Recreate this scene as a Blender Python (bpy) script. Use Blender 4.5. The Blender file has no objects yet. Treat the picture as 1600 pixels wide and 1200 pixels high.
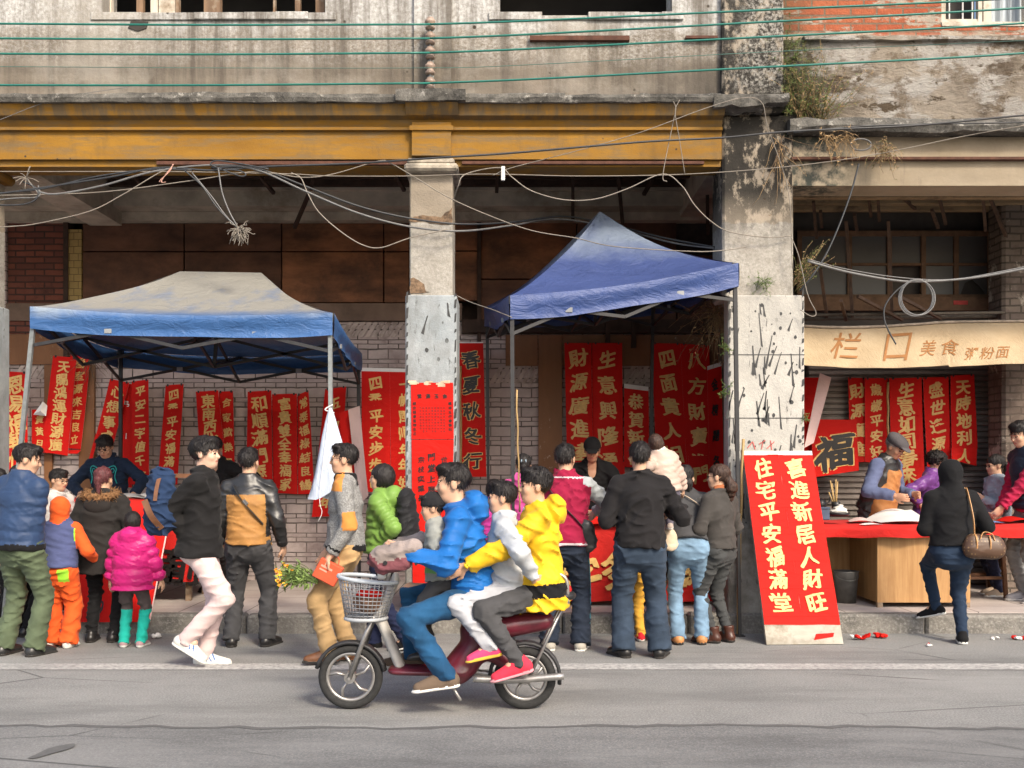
import bpy, math, random
import numpy as np
from mathutils import Vector, Matrix
R = math.radians
SC = bpy.context.scene
COL = SC.collection

# ------------------------------------------------------------------ camera
F_PX, CX, CY, EYE = 1600.0, 800.0, 725.0, 1.5      # focal length and principal point in photo pixels, eye height
cam = bpy.data.cameras.new('camera')
cam.sensor_width = 36.0
cam.lens = 36.0 * F_PX / 1600.0
cam.shift_y = (CY - 600.0) / 1600.0
cam.clip_start, cam.clip_end = 0.1, 500.0
camo = bpy.data.objects.new('camera', cam)
COL.objects.link(camo)
camo.location = (0, 0, EYE)
camo.rotation_euler = (R(90), 0, 0)
SC.camera = camo

# ------------------------------------------------------------------ light
SUN_EL, SUN_AZ = R(39), R(30)        # azimuth measured from straight behind the camera towards its right
to_sun = Vector((math.sin(SUN_AZ) * math.cos(SUN_EL), -math.cos(SUN_AZ) * math.cos(SUN_EL), math.sin(SUN_EL)))
W = bpy.data.worlds.new('World')
SC.world = W
W.use_nodes = True
wn = W.node_tree
sky = wn.nodes.new('ShaderNodeTexSky')
sky.sky_type = 'NISHITA'
sky.sun_disc = False
sky.sun_elevation = SUN_EL
sky.sun_rotation = math.atan2(to_sun.x, to_sun.y)
sky.air_density, sky.dust_density, sky.ozone_density = 1.0, 4.0, 1.0
wn.links.new(sky.outputs[0], wn.nodes['Background'].inputs[0])
wn.nodes['Background'].inputs[1].default_value = 0.15
sl = bpy.data.lights.new('sun', 'SUN')
sl.energy, sl.angle, sl.color = 1.8, R(10.0), (1.0, 0.89, 0.72)
so = bpy.data.objects.new('sun', sl)
COL.objects.link(so)
so.rotation_euler = to_sun.to_track_quat('Z', 'Y').to_euler()
so.location = (10, -12, 14)
SC.view_settings.view_transform = 'Standard'
SC.view_settings.look = 'None'
SC.view_settings.gamma = 1.0
SC.view_settings.use_curve_mapping = False
SC.view_settings.exposure = 1.03
SC.cycles.max_bounces = 8
SC.cycles.diffuse_bounces = 6

# ------------------------------------------------------------------ helpers
rng = random.Random(7)

def W3(px, py, Y):
    """the point at distance Y seen at photo pixel (px, py)"""
    return Vector(((px - CX) * Y / F_PX, Y, EYE + (CY - py) * Y / F_PX))

def XW(px, Y): return (px - CX) * Y / F_PX
def ZW(py, Y): return EYE + (CY - py) * Y / F_PX

def tag(o, label=None, cat=None, group=None, kind=None):
    if label: o['label'] = label
    if cat: o['category'] = cat
    if group: o['group'] = group
    if kind: o['kind'] = kind
    return o

def empty(name, loc=(0, 0, 0), rz=0.0, label=None, cat=None, group=None):
    o = bpy.data.objects.new(name, None)
    o.empty_display_size = 0.2
    COL.objects.link(o)
    o.location = loc
    o.rotation_euler = (0, 0, rz)
    return tag(o, label, cat, group)

def np_mesh(name, V, faces, mats, parent=None, midx=None, smooth=False):
    me = bpy.data.meshes.new(name)
    if isinstance(faces, np.ndarray):
        n, k = faces.shape
        me.vertices.add(len(V)); me.vertices.foreach_set('co', np.asarray(V, np.float32).ravel())
        me.loops.add(n * k); me.loops.foreach_set('vertex_index', faces.astype(np.int32).ravel())
        me.polygons.add(n); me.polygons.foreach_set('loop_start', np.arange(0, n * k, k, dtype=np.int32))
        me.update(calc_edges=True)
    else:
        me.from_pydata([tuple(v) for v in V], [], faces)
        me.update()
    n = len(me.polygons)
    if midx is not None: me.polygons.foreach_set('material_index', np.asarray(midx, np.int32))
    if smooth is True: me.polygons.foreach_set('use_smooth', np.ones(n, bool))
    elif smooth is not False and n: me.polygons.foreach_set('use_smooth', np.asarray(smooth, bool))
    for m in (mats if isinstance(mats, (list, tuple)) else [mats]): me.materials.append(m)
    o = bpy.data.objects.new(name, me)
    COL.objects.link(o)
    if parent is not None: o.parent = parent
    return o

class MB:
    """collects shapes for ONE mesh object"""
    def __init__(s): s.v, s.f, s.m, s.s = [], [], [], []
    def add(s, vs, fs, m=0, smooth=False):
        b = len(s.v)
        s.v += [tuple(v) for v in vs]
        for f in fs:
            s.f.append([b + i for i in f]); s.m.append(m); s.s.append(smooth)
        return s
    def box(s, a, b, m=0, mat=None, bev=0.0):
        (x0, y0, z0), (x1, y1, z1) = a, b
        if bev > 0:
            vs = []; c = [(x0 + x1) / 2, (y0 + y1) / 2, (z0 + z1) / 2]; hd = [(x1 - x0) / 2, (y1 - y0) / 2, (z1 - z0) / 2]
            bv = min(bev, min(hd) * .9); ids = {}
            for sx in (-1, 1):
                for sy in (-1, 1):
                    for sz in (-1, 1):
                        sg = (sx, sy, sz)
                        for ax in range(3):
                            p = [c[i] + sg[i] * (hd[i] if i == ax else hd[i] - bv) for i in range(3)]
                            ids[sg + (ax,)] = len(vs); vs.append(p)
            fs = []
            for ax in range(3):
                o1, o2 = [(1, 2), (2, 0), (0, 1)][ax]
                for sg in (-1, 1):
                    q = []
                    for (a1, a2) in ((-1, -1), (1, -1), (1, 1), (-1, 1)):
                        t = [0, 0, 0]; t[ax] = sg; t[o1] = a1; t[o2] = a2
                        q.append(ids[tuple(t) + (ax,)])
                    fs.append(q if sg > 0 else q[::-1])
            for ax in range(3):                     # edge chamfers
                o1, o2 = [(1, 2), (2, 0), (0, 1)][ax]
                for a1 in (-1, 1):
                    for a2 in (-1, 1):
                        def k(d, axx):
                            t = [0, 0, 0]; t[ax] = d; t[o1] = a1; t[o2] = a2
                            return ids[tuple(t) + (axx,)]
                        q = [k(-1, o1), k(1, o1), k(1, o2), k(-1, o2)]
                        fs.append(q[::-1] if a1 * a2 > 0 else q)
            for sx in (-1, 1):
                for sy in (-1, 1):
                    for sz in (-1, 1):
                        q = [ids[(sx, sy, sz, i)] for i in range(3)]
                        fs.append(q if sx * sy * sz > 0 else q[::-1])
        else:
            vs = [(x0, y0, z0), (x1, y0, z0), (x1, y1, z0), (x0, y1, z0), (x0, y0, z1), (x1, y0, z1), (x1, y1, z1), (x0, y1, z1)]
            fs = [(0, 3, 2, 1), (4, 5, 6, 7), (0, 1, 5, 4), (1, 2, 6, 5), (2, 3, 7, 6), (3, 0, 4, 7)]
        if mat is not None: vs = [mat @ Vector(v) for v in vs]
        return s.add(vs, fs, m)
    def bar(s, p, q, w, h, m=0, up=(0, 0, 1)):
        p, q = Vector(p), Vector(q)
        d = (q - p).normalized(); u = Vector(up)
        if abs(d.dot(u)) > .98: u = Vector((1, 0, 0))
        a = d.cross(u).normalized(); c = a.cross(d)
        vs = []
        for e in (p, q):
            for (i, j) in ((-1, -1), (1, -1), (1, 1), (-1, 1)): vs.append(e + a * (i * w / 2) + c * (j * h / 2))
        return s.add(vs, [(0, 1, 2, 3), (7, 6, 5, 4), (0, 4, 5, 1), (1, 5, 6, 2), (2, 6, 7, 3), (3, 7, 4, 0)], m)
    def tube(s, pts, r, n=8, m=0, caps=True, closed=False):
        pts = [Vector(p) for p in pts]; N = len(pts)
        rs = r if isinstance(r, (list, tuple)) else [r] * N
        vs, prev = [], None
        for i, p in enumerate(pts):
            if closed: d = pts[(i + 1) % N] - pts[i - 1]
            else: d = pts[min(i + 1, N - 1)] - pts[max(i - 1, 0)]
            d = d.normalized() if d.length > 1e-9 else Vector((0, 0, 1))
            if prev is None:
                a = d.cross(Vector((0, 0, 1)) if abs(d.z) < .9 else Vector((1, 0, 0))).normalized()
            else:
                a = prev - d * prev.dot(d)
                a = a.normalized() if a.length > 1e-6 else d.orthogonal().normalized()
            prev = a; b = d.cross(a)
            for k in range(n):
                t = 2 * math.pi * k / n
                vs.append(p + (a * math.cos(t) + b * math.sin(t)) * rs[i])
        fs = []
        for i in range(N if closed else N - 1):
            j = (i + 1) % N
            for k in range(n):
                l = (k + 1) % n
                fs.append((i * n + k, i * n + l, j * n + l, j * n + k))
        s.add(vs, fs, m, True)
        if caps and not closed:
            b = len(s.v) - len(vs)
            s.f.append([b + k for k in range(n)][::-1]); s.m.append(m); s.s.append(False)
            s.f.append([b + (N - 1) * n + k for k in range(n)]); s.m.append(m); s.s.append(False)
        return s
    def lathe(s, prof, c=(0, 0, 0), n=20, m=0, M=None, smooth=True):
        vs = []
        for (r, z) in prof:
            for k in range(n):
                t = 2 * math.pi * k / n
                p = Vector((r * math.cos(t), r * math.sin(t), z))
                if M is not None: p = M @ p
                vs.append(p + Vector(c))
        fs = []
        for i in range(len(prof) - 1):
            for k in range(n):
                l = (k + 1) % n
                fs.append((i * n + k, i * n + l, (i + 1) * n + l, (i + 1) * n + k))
        return s.add(vs, fs, m, smooth)
    def prism(s, poly, y0, y1, m=0):
        """poly in XZ (counter-clockwise seen from -Y), extruded along Y"""
        n = len(poly)
        vs = [(x, y0, z) for x, z in poly] + [(x, y1, z) for x, z in poly]
        fs = [list(range(n)), list(range(n, 2 * n))[::-1]] + [(i, i + n, (i + 1) % n + n, (i + 1) % n) for i in range(n)]
        return s.add(vs, fs, m)
    def extrude_x(s, prof, x0, x1, m=0, seg=1, jit=0.0):
        """closed profile of (y, z) swept along X"""
        n = len(prof); vs = []
        for i in range(seg + 1):
            x = x0 + (x1 - x0) * i / seg
            for (y, z) in prof:
                vs.append((x, y + rng.uniform(-jit, jit), z + rng.uniform(-jit, jit)))
        fs = []
        for i in range(seg):
            for k in range(n):
                l = (k + 1) % n
                fs.append((i * n + k, i * n + l, (i + 1) * n + l, (i + 1) * n + k))
        fs += [list(range(n))[::-1], [seg * n + k for k in range(n)]]
        return s.add(vs, fs, m)
    def build(s, name, mats, parent=None, fix=True):
        o = np_mesh(name, s.v, s.f, mats, parent, s.m, s.s)
        if fix:
            import bmesh
            bm = bmesh.new(); bm.from_mesh(o.data)
            bmesh.ops.recalc_face_normals(bm, faces=bm.faces); bm.to_mesh(o.data); bm.free()
        return o

def spline(pts, n=8):
    """Catmull-Rom through the points"""
    P = [Vector(p) for p in pts]
    if len(P) < 3:
        return [P[0].lerp(P[1], i / n) for i in range(n + 1)]
    Q = [P[0] * 2 - P[1]] + P + [P[-1] * 2 - P[-2]]
    out = []
    for i in range(1, len(Q) - 2):
        a, b, c, d = Q[i - 1:i + 3]
        for k in range(n):
            t = k / n
            out.append(.5 * ((2 * b) + (c - a) * t + (2 * a - 5 * b + 4 * c - d) * t * t + (3 * b - 3 * c + d - a) * t ** 3))
    out.append(P[-1])
    return out

# ------------------------------------------------------------------ materials
class NT:
    def __init__(s, name):
        s.mat = bpy.data.materials.new(name); s.mat.use_nodes = True
        s.t = s.mat.node_tree; s.b = s.t.nodes['Principled BSDF']
        s.co = s.t.nodes.new('ShaderNodeTexCoord').outputs['Object']
    def n(s, typ, **kw):
        nd = s.t.nodes.new('ShaderNode' + typ)
        for k, v in kw.items(): setattr(nd, k, v)
        return nd
    def put(s, sock, v):
        if hasattr(v, 'is_output'): s.t.links.new(v, sock)
        else:
            if isinstance(v, (tuple, list)) and len(v) == 3 and sock.type == 'RGBA': v = (*v, 1)
            sock.default_value = v
    def mapv(s, scale=(1, 1, 1), rot=(0, 0, 0), loc=(0, 0, 0), src=None):
        m = s.n('Mapping'); s.put(m.inputs[0], src or s.co)
        m.inputs['Scale'].default_value = scale; m.inputs['Rotation'].default_value = rot; m.inputs['Location'].default_value = loc
        return m.outputs[0]
    def noise(s, scale, detail=6, rough=.6, vec=None, dist=0.0):
        t = s.n('TexNoise'); s.put(t.inputs['Vector'], vec or s.co)
        t.inputs['Scale'].default_value = scale; t.inputs['Detail'].default_value = detail
        t.inputs['Roughness'].default_value = rough; t.inputs['Distortion'].default_value = dist
        return t.outputs['Fac']
    def voro(s, scale, vec=None, rnd=1.0, feat='F1'):
        t = s.n('TexVoronoi', feature=feat); s.put(t.inputs['Vector'], vec or s.co)
        t.inputs['Scale'].default_value = scale; t.inputs['Randomness'].default_value = rnd
        return t.outputs['Distance']
    def ramp(s, fac, stops):
        r = s.n('ValToRGB'); s.put(r.inputs[0], fac)
        e = r.color_ramp.elements
        while len(e) < len(stops): e.new(.5)
        for i, (p, c) in enumerate(stops):
            e[i].position = p
            e[i].color = (c, c, c, 1) if isinstance(c, (int, float)) else (*c, 1)
        return r.outputs[0]
    def mix(s, fac, a, b, mode='MIX'):
        m = s.n('Mix', data_type='RGBA', blend_type=mode)
        s.put(m.inputs[0], fac); s.put(m.inputs[6], a); s.put(m.inputs[7], b)
        return m.outputs[2]
    def math(s, op, a, b=0.0, clamp=False):
        m = s.n('Math', operation=op, use_clamp=clamp); s.put(m.inputs[0], a); s.put(m.inputs[1], b)
        return m.outputs[0]
    def sep(s, src=None):
        m = s.n('SeparateXYZ'); s.put(m.inputs[0], src or s.co); return m.outputs
    def bump(s, h, strength=.3, dist=.01):
        b = s.n('Bump'); s.put(b.inputs['Height'], h)
        b.inputs['Strength'].default_value = strength; b.inputs['Distance'].default_value = dist
        s.put(s.b.inputs['Normal'], b.outputs[0])
    def done(s, col, rough=.8, metal=0.0, spec=.4):
        s.put(s.b.inputs['Base Color'], col); s.put(s.b.inputs['Roughness'], rough)
        s.b.inputs['Metallic'].default_value = metal; s.b.inputs['Specular IOR Level'].default_value = spec
        return s.mat

def sc(c, k): return tuple(min(1, x * k) for x in c)

def pm(name, col, var=.25, scale=12.0, rough=.75, bump=.2, bscale=60.0, metal=0.0, spec=.4, stretch=(1, 1, 1), dirt=None):
    """plain material with procedural variation"""
    t = NT(name)
    v = t.mapv(stretch)
    f = t.noise(scale, 5, .6, v)
    c = t.mix(t.ramp(f, [(.3, 0), (.7, 1)]), sc(col, 1 - var), sc(col, 1 + var))
    if dirt:
        c = t.mix(t.ramp(t.noise(scale * .4, 8, .7), [(.5, 0), (.68, 1)]), c, dirt)
    if bump: t.bump(t.noise(bscale, 4, .6, v), bump, .004)
    return t.done(c, rough, metal, spec)

def cloth(name, col, var=.14, weave=350.0, rough=.85, wr=.14, wscale=11.0):
    """fabric: fine weave, soft creases and slightly uneven dye"""
    t = NT(name)
    f = t.noise(7, 4, .6)
    c = t.mix(t.ramp(f, [(.3, 0), (.7, 1)]), sc(col, 1 - var), sc(col, 1 + var))
    h = t.math('ADD', t.math('MULTIPLY', t.noise(wscale, 3, .5, t.mapv((1, 1, 1.6)), 1.2), 1.0), t.math('MULTIPLY', t.noise(weave, 2, .5), .06))
    t.bump(h, wr, .022)
    m = t.done(c, rough, 0, .25 if max(col) > .08 else .12)
    t.b.inputs['Sheen Weight'].default_value = .04
    return m
# ------------------------------------------------------------------ figures: distance fields turned into one smooth surface
f32 = np.float32
class Field:
    def __init__(s, lo, hi, h):
        s.lo = np.array(lo, float); s.h = h
        s.n = np.ceil((np.array(hi, float) - s.lo) / h).astype(int) + 1
        s.ax = [(s.lo[i] + h * np.arange(s.n[i])).astype(f32) for i in range(3)]
        s.d = np.full(s.n, 9.0, f32); s.lab = np.zeros(s.n, np.int8)
    def _sl(s, blo, bhi):
        a = np.maximum(0, np.floor((np.array(blo) - s.lo) / s.h).astype(int))
        b = np.minimum(s.n, np.ceil((np.array(bhi) - s.lo) / s.h).astype(int) + 1)
        if (b <= a).any(): return None, None
        sl = tuple(slice(a[i], b[i]) for i in range(3))
        X = s.ax[0][sl[0]][:, None, None]; Y = s.ax[1][sl[1]][None, :, None]; Z = s.ax[2][sl[2]][None, None, :]
        return sl, (X, Y, Z)
    def put(s, sl, d, k=0.0, lab=0):
        cur = s.d[sl]
        s.lab[sl] = np.where(d < cur, lab, s.lab[sl])
        if k > 0:
            h = np.clip(.5 + .5 * (cur - d) / k, 0, 1)
            s.d[sl] = cur * (1 - h) + d * h - k * h * (1 - h)
        else: s.d[sl] = np.minimum(cur, d)
    def cone(s, a, b, ra, rb=None, k=.02, lab=0, flat=None, bulge=None, end=None, start=None):
        """tapered limb from a to b; flat=(axis, ratio) squashes it; bulge=(amp, period) pads it in rings; end cuts it square"""
        rb = ra if rb is None else rb
        a = np.array(a, float); b = np.array(b, float)
        m = max(ra, rb) + k + 3 * s.h + (bulge[0] if bulge else 0)
        sl, P = s._sl(np.minimum(a, b) - m, np.maximum(a, b) + m)
        if sl is None: return
        ab = b - a; L = float(np.linalg.norm(ab)) + 1e-9; u = ab / L
        px, py, pz = P[0] - f32(a[0]), P[1] - f32(a[1]), P[2] - f32(a[2])
        t = np.clip((px * f32(u[0]) + py * f32(u[1]) + pz * f32(u[2])) / f32(L), 0, 1)
        qx, qy, qz = px - t * f32(ab[0]), py - t * f32(ab[1]), pz - t * f32(ab[2])
        r = ra + (rb - ra) * t
        if bulge: r = r + bulge[0] * (np.abs(np.sin(np.pi * t * L / bulge[1])) - .6)
        if flat is not None:
            ax, q = flat; ax = np.array(ax, float)
            c = (qx * f32(ax[0]) + qy * f32(ax[1]) + qz * f32(ax[2]))
            g = c * f32(1 / q - 1)
            qx, qy, qz = qx + g * f32(ax[0]), qy + g * f32(ax[1]), qz + g * f32(ax[2])
        d = np.sqrt(qx * qx + qy * qy + qz * qz) - r
        if flat is not None: d = d * f32(max(.6, flat[1]))
        if end is not None:
            d = np.maximum(d, (P[0] - f32(b[0])) * f32(u[0]) + (P[1] - f32(b[1])) * f32(u[1]) + (P[2] - f32(b[2])) * f32(u[2]) - end)
        if start is not None:
            d = np.maximum(d, -((P[0] - f32(a[0])) * f32(u[0]) + (P[1] - f32(a[1])) * f32(u[1]) + (P[2] - f32(a[2])) * f32(u[2])) - start)
        s.put(sl, d.astype(f32), k, lab)
    def ell(s, c, r, M=None, k=.02, lab=0, sub=False, bulge=None):
        c = np.array(c, float); r = np.array(r, float); m = r.max() + k + 3 * s.h
        sl, P = s._sl(c - m, c + m)
        if sl is None: return
        x, y, z = P[0] - f32(c[0]), P[1] - f32(c[1]), P[2] - f32(c[2])
        if M is not None:
            A = np.array(M, float)            # columns = axes of the ellipsoid
            x, y, z = (x * f32(A[0, i]) + y * f32(A[1, i]) + z * f32(A[2, i]) for i in range(3))
        x, y, z = x + 0 * y + 0 * z, y + 0 * x + 0 * z, z + 0 * x + 0 * y
        k0 = np.sqrt((x / r[0]) ** 2 + (y / r[1]) ** 2 + (z / r[2]) ** 2)
        k1 = np.sqrt((x / r[0] ** 2) ** 2 + (y / r[1] ** 2) ** 2 + (z / r[2] ** 2) ** 2) + 1e-6
        d = (k0 * (k0 - 1) / k1)
        if bulge: d = d - bulge[0] * (np.abs(np.sin(np.pi * (z - r[2]) / bulge[1])) - .6)
        d = d.astype(f32)
        if sub:
            cur = s.d[sl]; h = np.clip(.5 - .5 * (cur + d) / max(k, 1e-4), 0, 1)
            s.d[sl] = cur * (1 - h) + (-d) * h + k * h * (1 - h)
        else: s.put(sl, d, k, lab)
    def plane(s, p, nrm):
        """keep only the side the normal points away from"""
        p = np.array(p, float); n = np.array(nrm, float); n /= np.linalg.norm(n)
        X, Y, Z = s.ax[0][:, None, None], s.ax[1][None, :, None], s.ax[2][None, None, :]
        s.d = np.maximum(s.d, ((X - p[0]) * n[0] + (Y - p[1]) * n[1] + (Z - p[2]) * n[2]).astype(f32))
    def ripple(s, amp, wl, seed, aniso=(1, 1, 1)):
        """soft cloth folds"""
        near = np.abs(s.d) < .05
        I = np.argwhere(near)
        if not len(I): return
        p = (s.lo + s.h * I) * np.array(aniso)
        g = np.random.RandomState(seed); f = np.zeros(len(I))
        w = np.zeros(len(I))
        for i in range(3):
            v = g.normal(size=3); v /= np.linalg.norm(v)
            w += np.sin(p @ v * 2 * np.pi / (wl * 2.7) + g.uniform(0, 6))
        for i in range(5):                               # sharp creases, mostly running across and slantwise, gathered in places
            v = g.normal(size=3) * .55 + np.array((0, 0, g.choice((-1, 1)) * .8)); v /= np.linalg.norm(v)
            ph = p @ v * 2 * np.pi / (wl * g.uniform(.8, 1.7)) + g.uniform(0, 6) + 1.3 * w
            u = g.normal(size=3); u /= np.linalg.norm(u)
            mask = np.clip(.35 + .75 * np.sin(p @ u * 2 * np.pi / (wl * 3.4) + g.uniform(0, 6) + .6 * w), 0, 1)
            f += mask * ((1 - np.abs(np.sin(ph * .5))) ** 1.8 - .28)
        s.d[tuple(I.T)] -= (amp * 1.25 * f).astype(f32)
    def mesh(s):
        d = s.d; n = d.shape
        neg = d < 0
        c = np.zeros([k - 1 for k in n], np.int8)
        offs = [(i, j, k) for i in (0, 1) for j in (0, 1) for k in (0, 1)]
        for (i, j, k) in offs: c += neg[i:n[0] - 1 + i, j:n[1] - 1 + j, k:n[2] - 1 + k]
        act = (c > 0) & (c < 8)
        I = np.argwhere(act)
        vid = np.full(act.shape, -1, np.int32); vid[act] = np.arange(len(I))
        D = {o: d[I[:, 0] + o[0], I[:, 1] + o[1], I[:, 2] + o[2]] for o in offs}
        acc = np.zeros((len(I), 3)); cnt = np.zeros(len(I))
        for o in offs:
            for a in range(3):
                if o[a]: continue
                q = list(o); q[a] = 1; q = tuple(q)
                m = (D[o] < 0) != (D[q] < 0)
                t = D[o] / (D[o] - D[q] + 1e-12)
                p = np.array(o, float)[None, :].repeat(len(I), 0); p[:, a] = t
                acc[m] += p[m]; cnt[m] += 1
        V = s.lo + s.h * (I + acc / np.maximum(cnt, 1)[:, None])
        quads = []
        for a in range(3):
            b, e = (a + 1) % 3, (a + 2) % 3
            lo = [slice(None)] * 3; hi = [slice(None)] * 3
            lo[a] = slice(0, n[a] - 1); hi[a] = slice(1, n[a])
            ch = neg[tuple(lo)] != neg[tuple(hi)]
            E = np.argwhere(ch)
            E = E[(E[:, b] >= 1) & (E[:, e] >= 1) & (E[:, b] < n[b] - 1) & (E[:, e] < n[e] - 1)]
            def cell(db, de):
                q = E.copy(); q[:, b] += db; q[:, e] += de
                return vid[q[:, 0], q[:, 1], q[:, 2]]
            Q = np.stack([cell(-1, -1), cell(0, -1), cell(0, 0), cell(-1, 0)], 1)
            out = ~neg[tuple(E.T)]                       # outside at the low end: flip
            Q[out] = Q[out][:, ::-1]
            quads.append(Q)
        Q = np.concatenate(quads)
        Q = Q[(Q >= 0).all(1)]
        lab = s.lab[tuple(np.minimum(np.round((V - s.lo) / s.h).astype(int), np.array(n) - 1).T)]
        return V, Q, lab

def vv(*a): return np.array(a, float)
def nz(v):
    v = np.array(v, float); return v / (np.linalg.norm(v) + 1e-9)
def rotm(ax, a):
    return np.array(Matrix.Rotation(a, 3, ax))
def ik(a, t, l1, l2, pole):
    """middle joint and end of a two-bone limb from a towards t, bending towards pole"""
    d = t - a; L = np.linalg.norm(d); L2 = min(L, (l1 + l2) * .995); u = d / (L + 1e-9)
    x = (l1 * l1 - l2 * l2 + L2 * L2) / (2 * L2)
    h = math.sqrt(max(0, l1 * l1 - x * x))
    w = pole - u * np.dot(pole, u); w = nz(w)
    return a + u * x + w * h, a + u * L2

SKIN = [cloth('skin', (.50, .30, .20), .06, 500, .5, .05), cloth('skin_tan', (.40, .22, .14), .06, 500, .5, .05), cloth('skin_fair', (.60, .38, .28), .05, 500, .5, .05)]
EYE_M = pm('eye', (.012, .009, .008), .1, rough=.25, bump=0)
LIP_M = pm('lip', (.38, .14, .11), .1, rough=.5, bump=0)
def hair_mat(name, col):
    t = NT(name)
    v = t.mapv((1, 1, .12))
    f = t.noise(160, 3, .6, v)
    c = t.mix(t.ramp(f, [(.35, 0), (.7, 1)]), sc(col, .6), sc(col, 1.9))
    t.bump(f, .8, .006)
    return t.done(c, .55, 0, .35)
HAIR = hair_mat('black_hair', (.010, .008, .008)); HAIR_RED = hair_mat('reddish_hair', (.075, .02, .022)); HAIR_BROWN = hair_mat('brown_hair', (.035, .018, .012))
def hand(F, w, f, n, side, curl, sz, lab=0):
    """palm, four unequal bent fingers and a thumb; w wrist, f pointing along the hand, n out of the palm"""
    f = nz(f); n = nz(n - f * np.dot(n, f)); l = np.cross(n, f) * side      # l towards the thumb
    k = sz
    pc = w + f * .045 * k
    F.cone(w - f * .01 * k, w + f * .03 * k, .024 * k, .030 * k, .012, lab, flat=(n, .62))
    F.ell(pc + f * .012 * k, (.040 * k, .048 * k, .018 * k), np.stack([l, f, n], 1), .012, lab)
    for i, (o, L) in enumerate(((.030, .072), (.010, .080), (-.011, .074), (-.030, .058))):
        b = w + f * .085 * k + l * o * k
        c1 = curl + .12 * i
        d1 = nz(f * math.cos(c1 * .6) + n * math.sin(c1 * .6)); d2 = nz(f * math.cos(c1 * 1.7) + n * math.sin(c1 * 1.7))
        m = b + d1 * L * .5 * k; e = m + d2 * L * .5 * k
        F.cone(b - f * .01 * k, m, .0098 * k, .0092 * k, .003, lab); F.cone(m, e, .0092 * k, .0080 * k, .003, lab)
    tb = w + f * .03 * k + l * .030 * k
    tm = tb + nz(f * .6 + l * .7 + n * .35) * .036 * k
    F.cone(tb, tm, .0125 * k, .011 * k, .008, lab); F.cone(tm, tm + nz(f * .9 + l * .15 + n * .45) * .034 * k, .011 * k, .009 * k, .004, lab)

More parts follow.
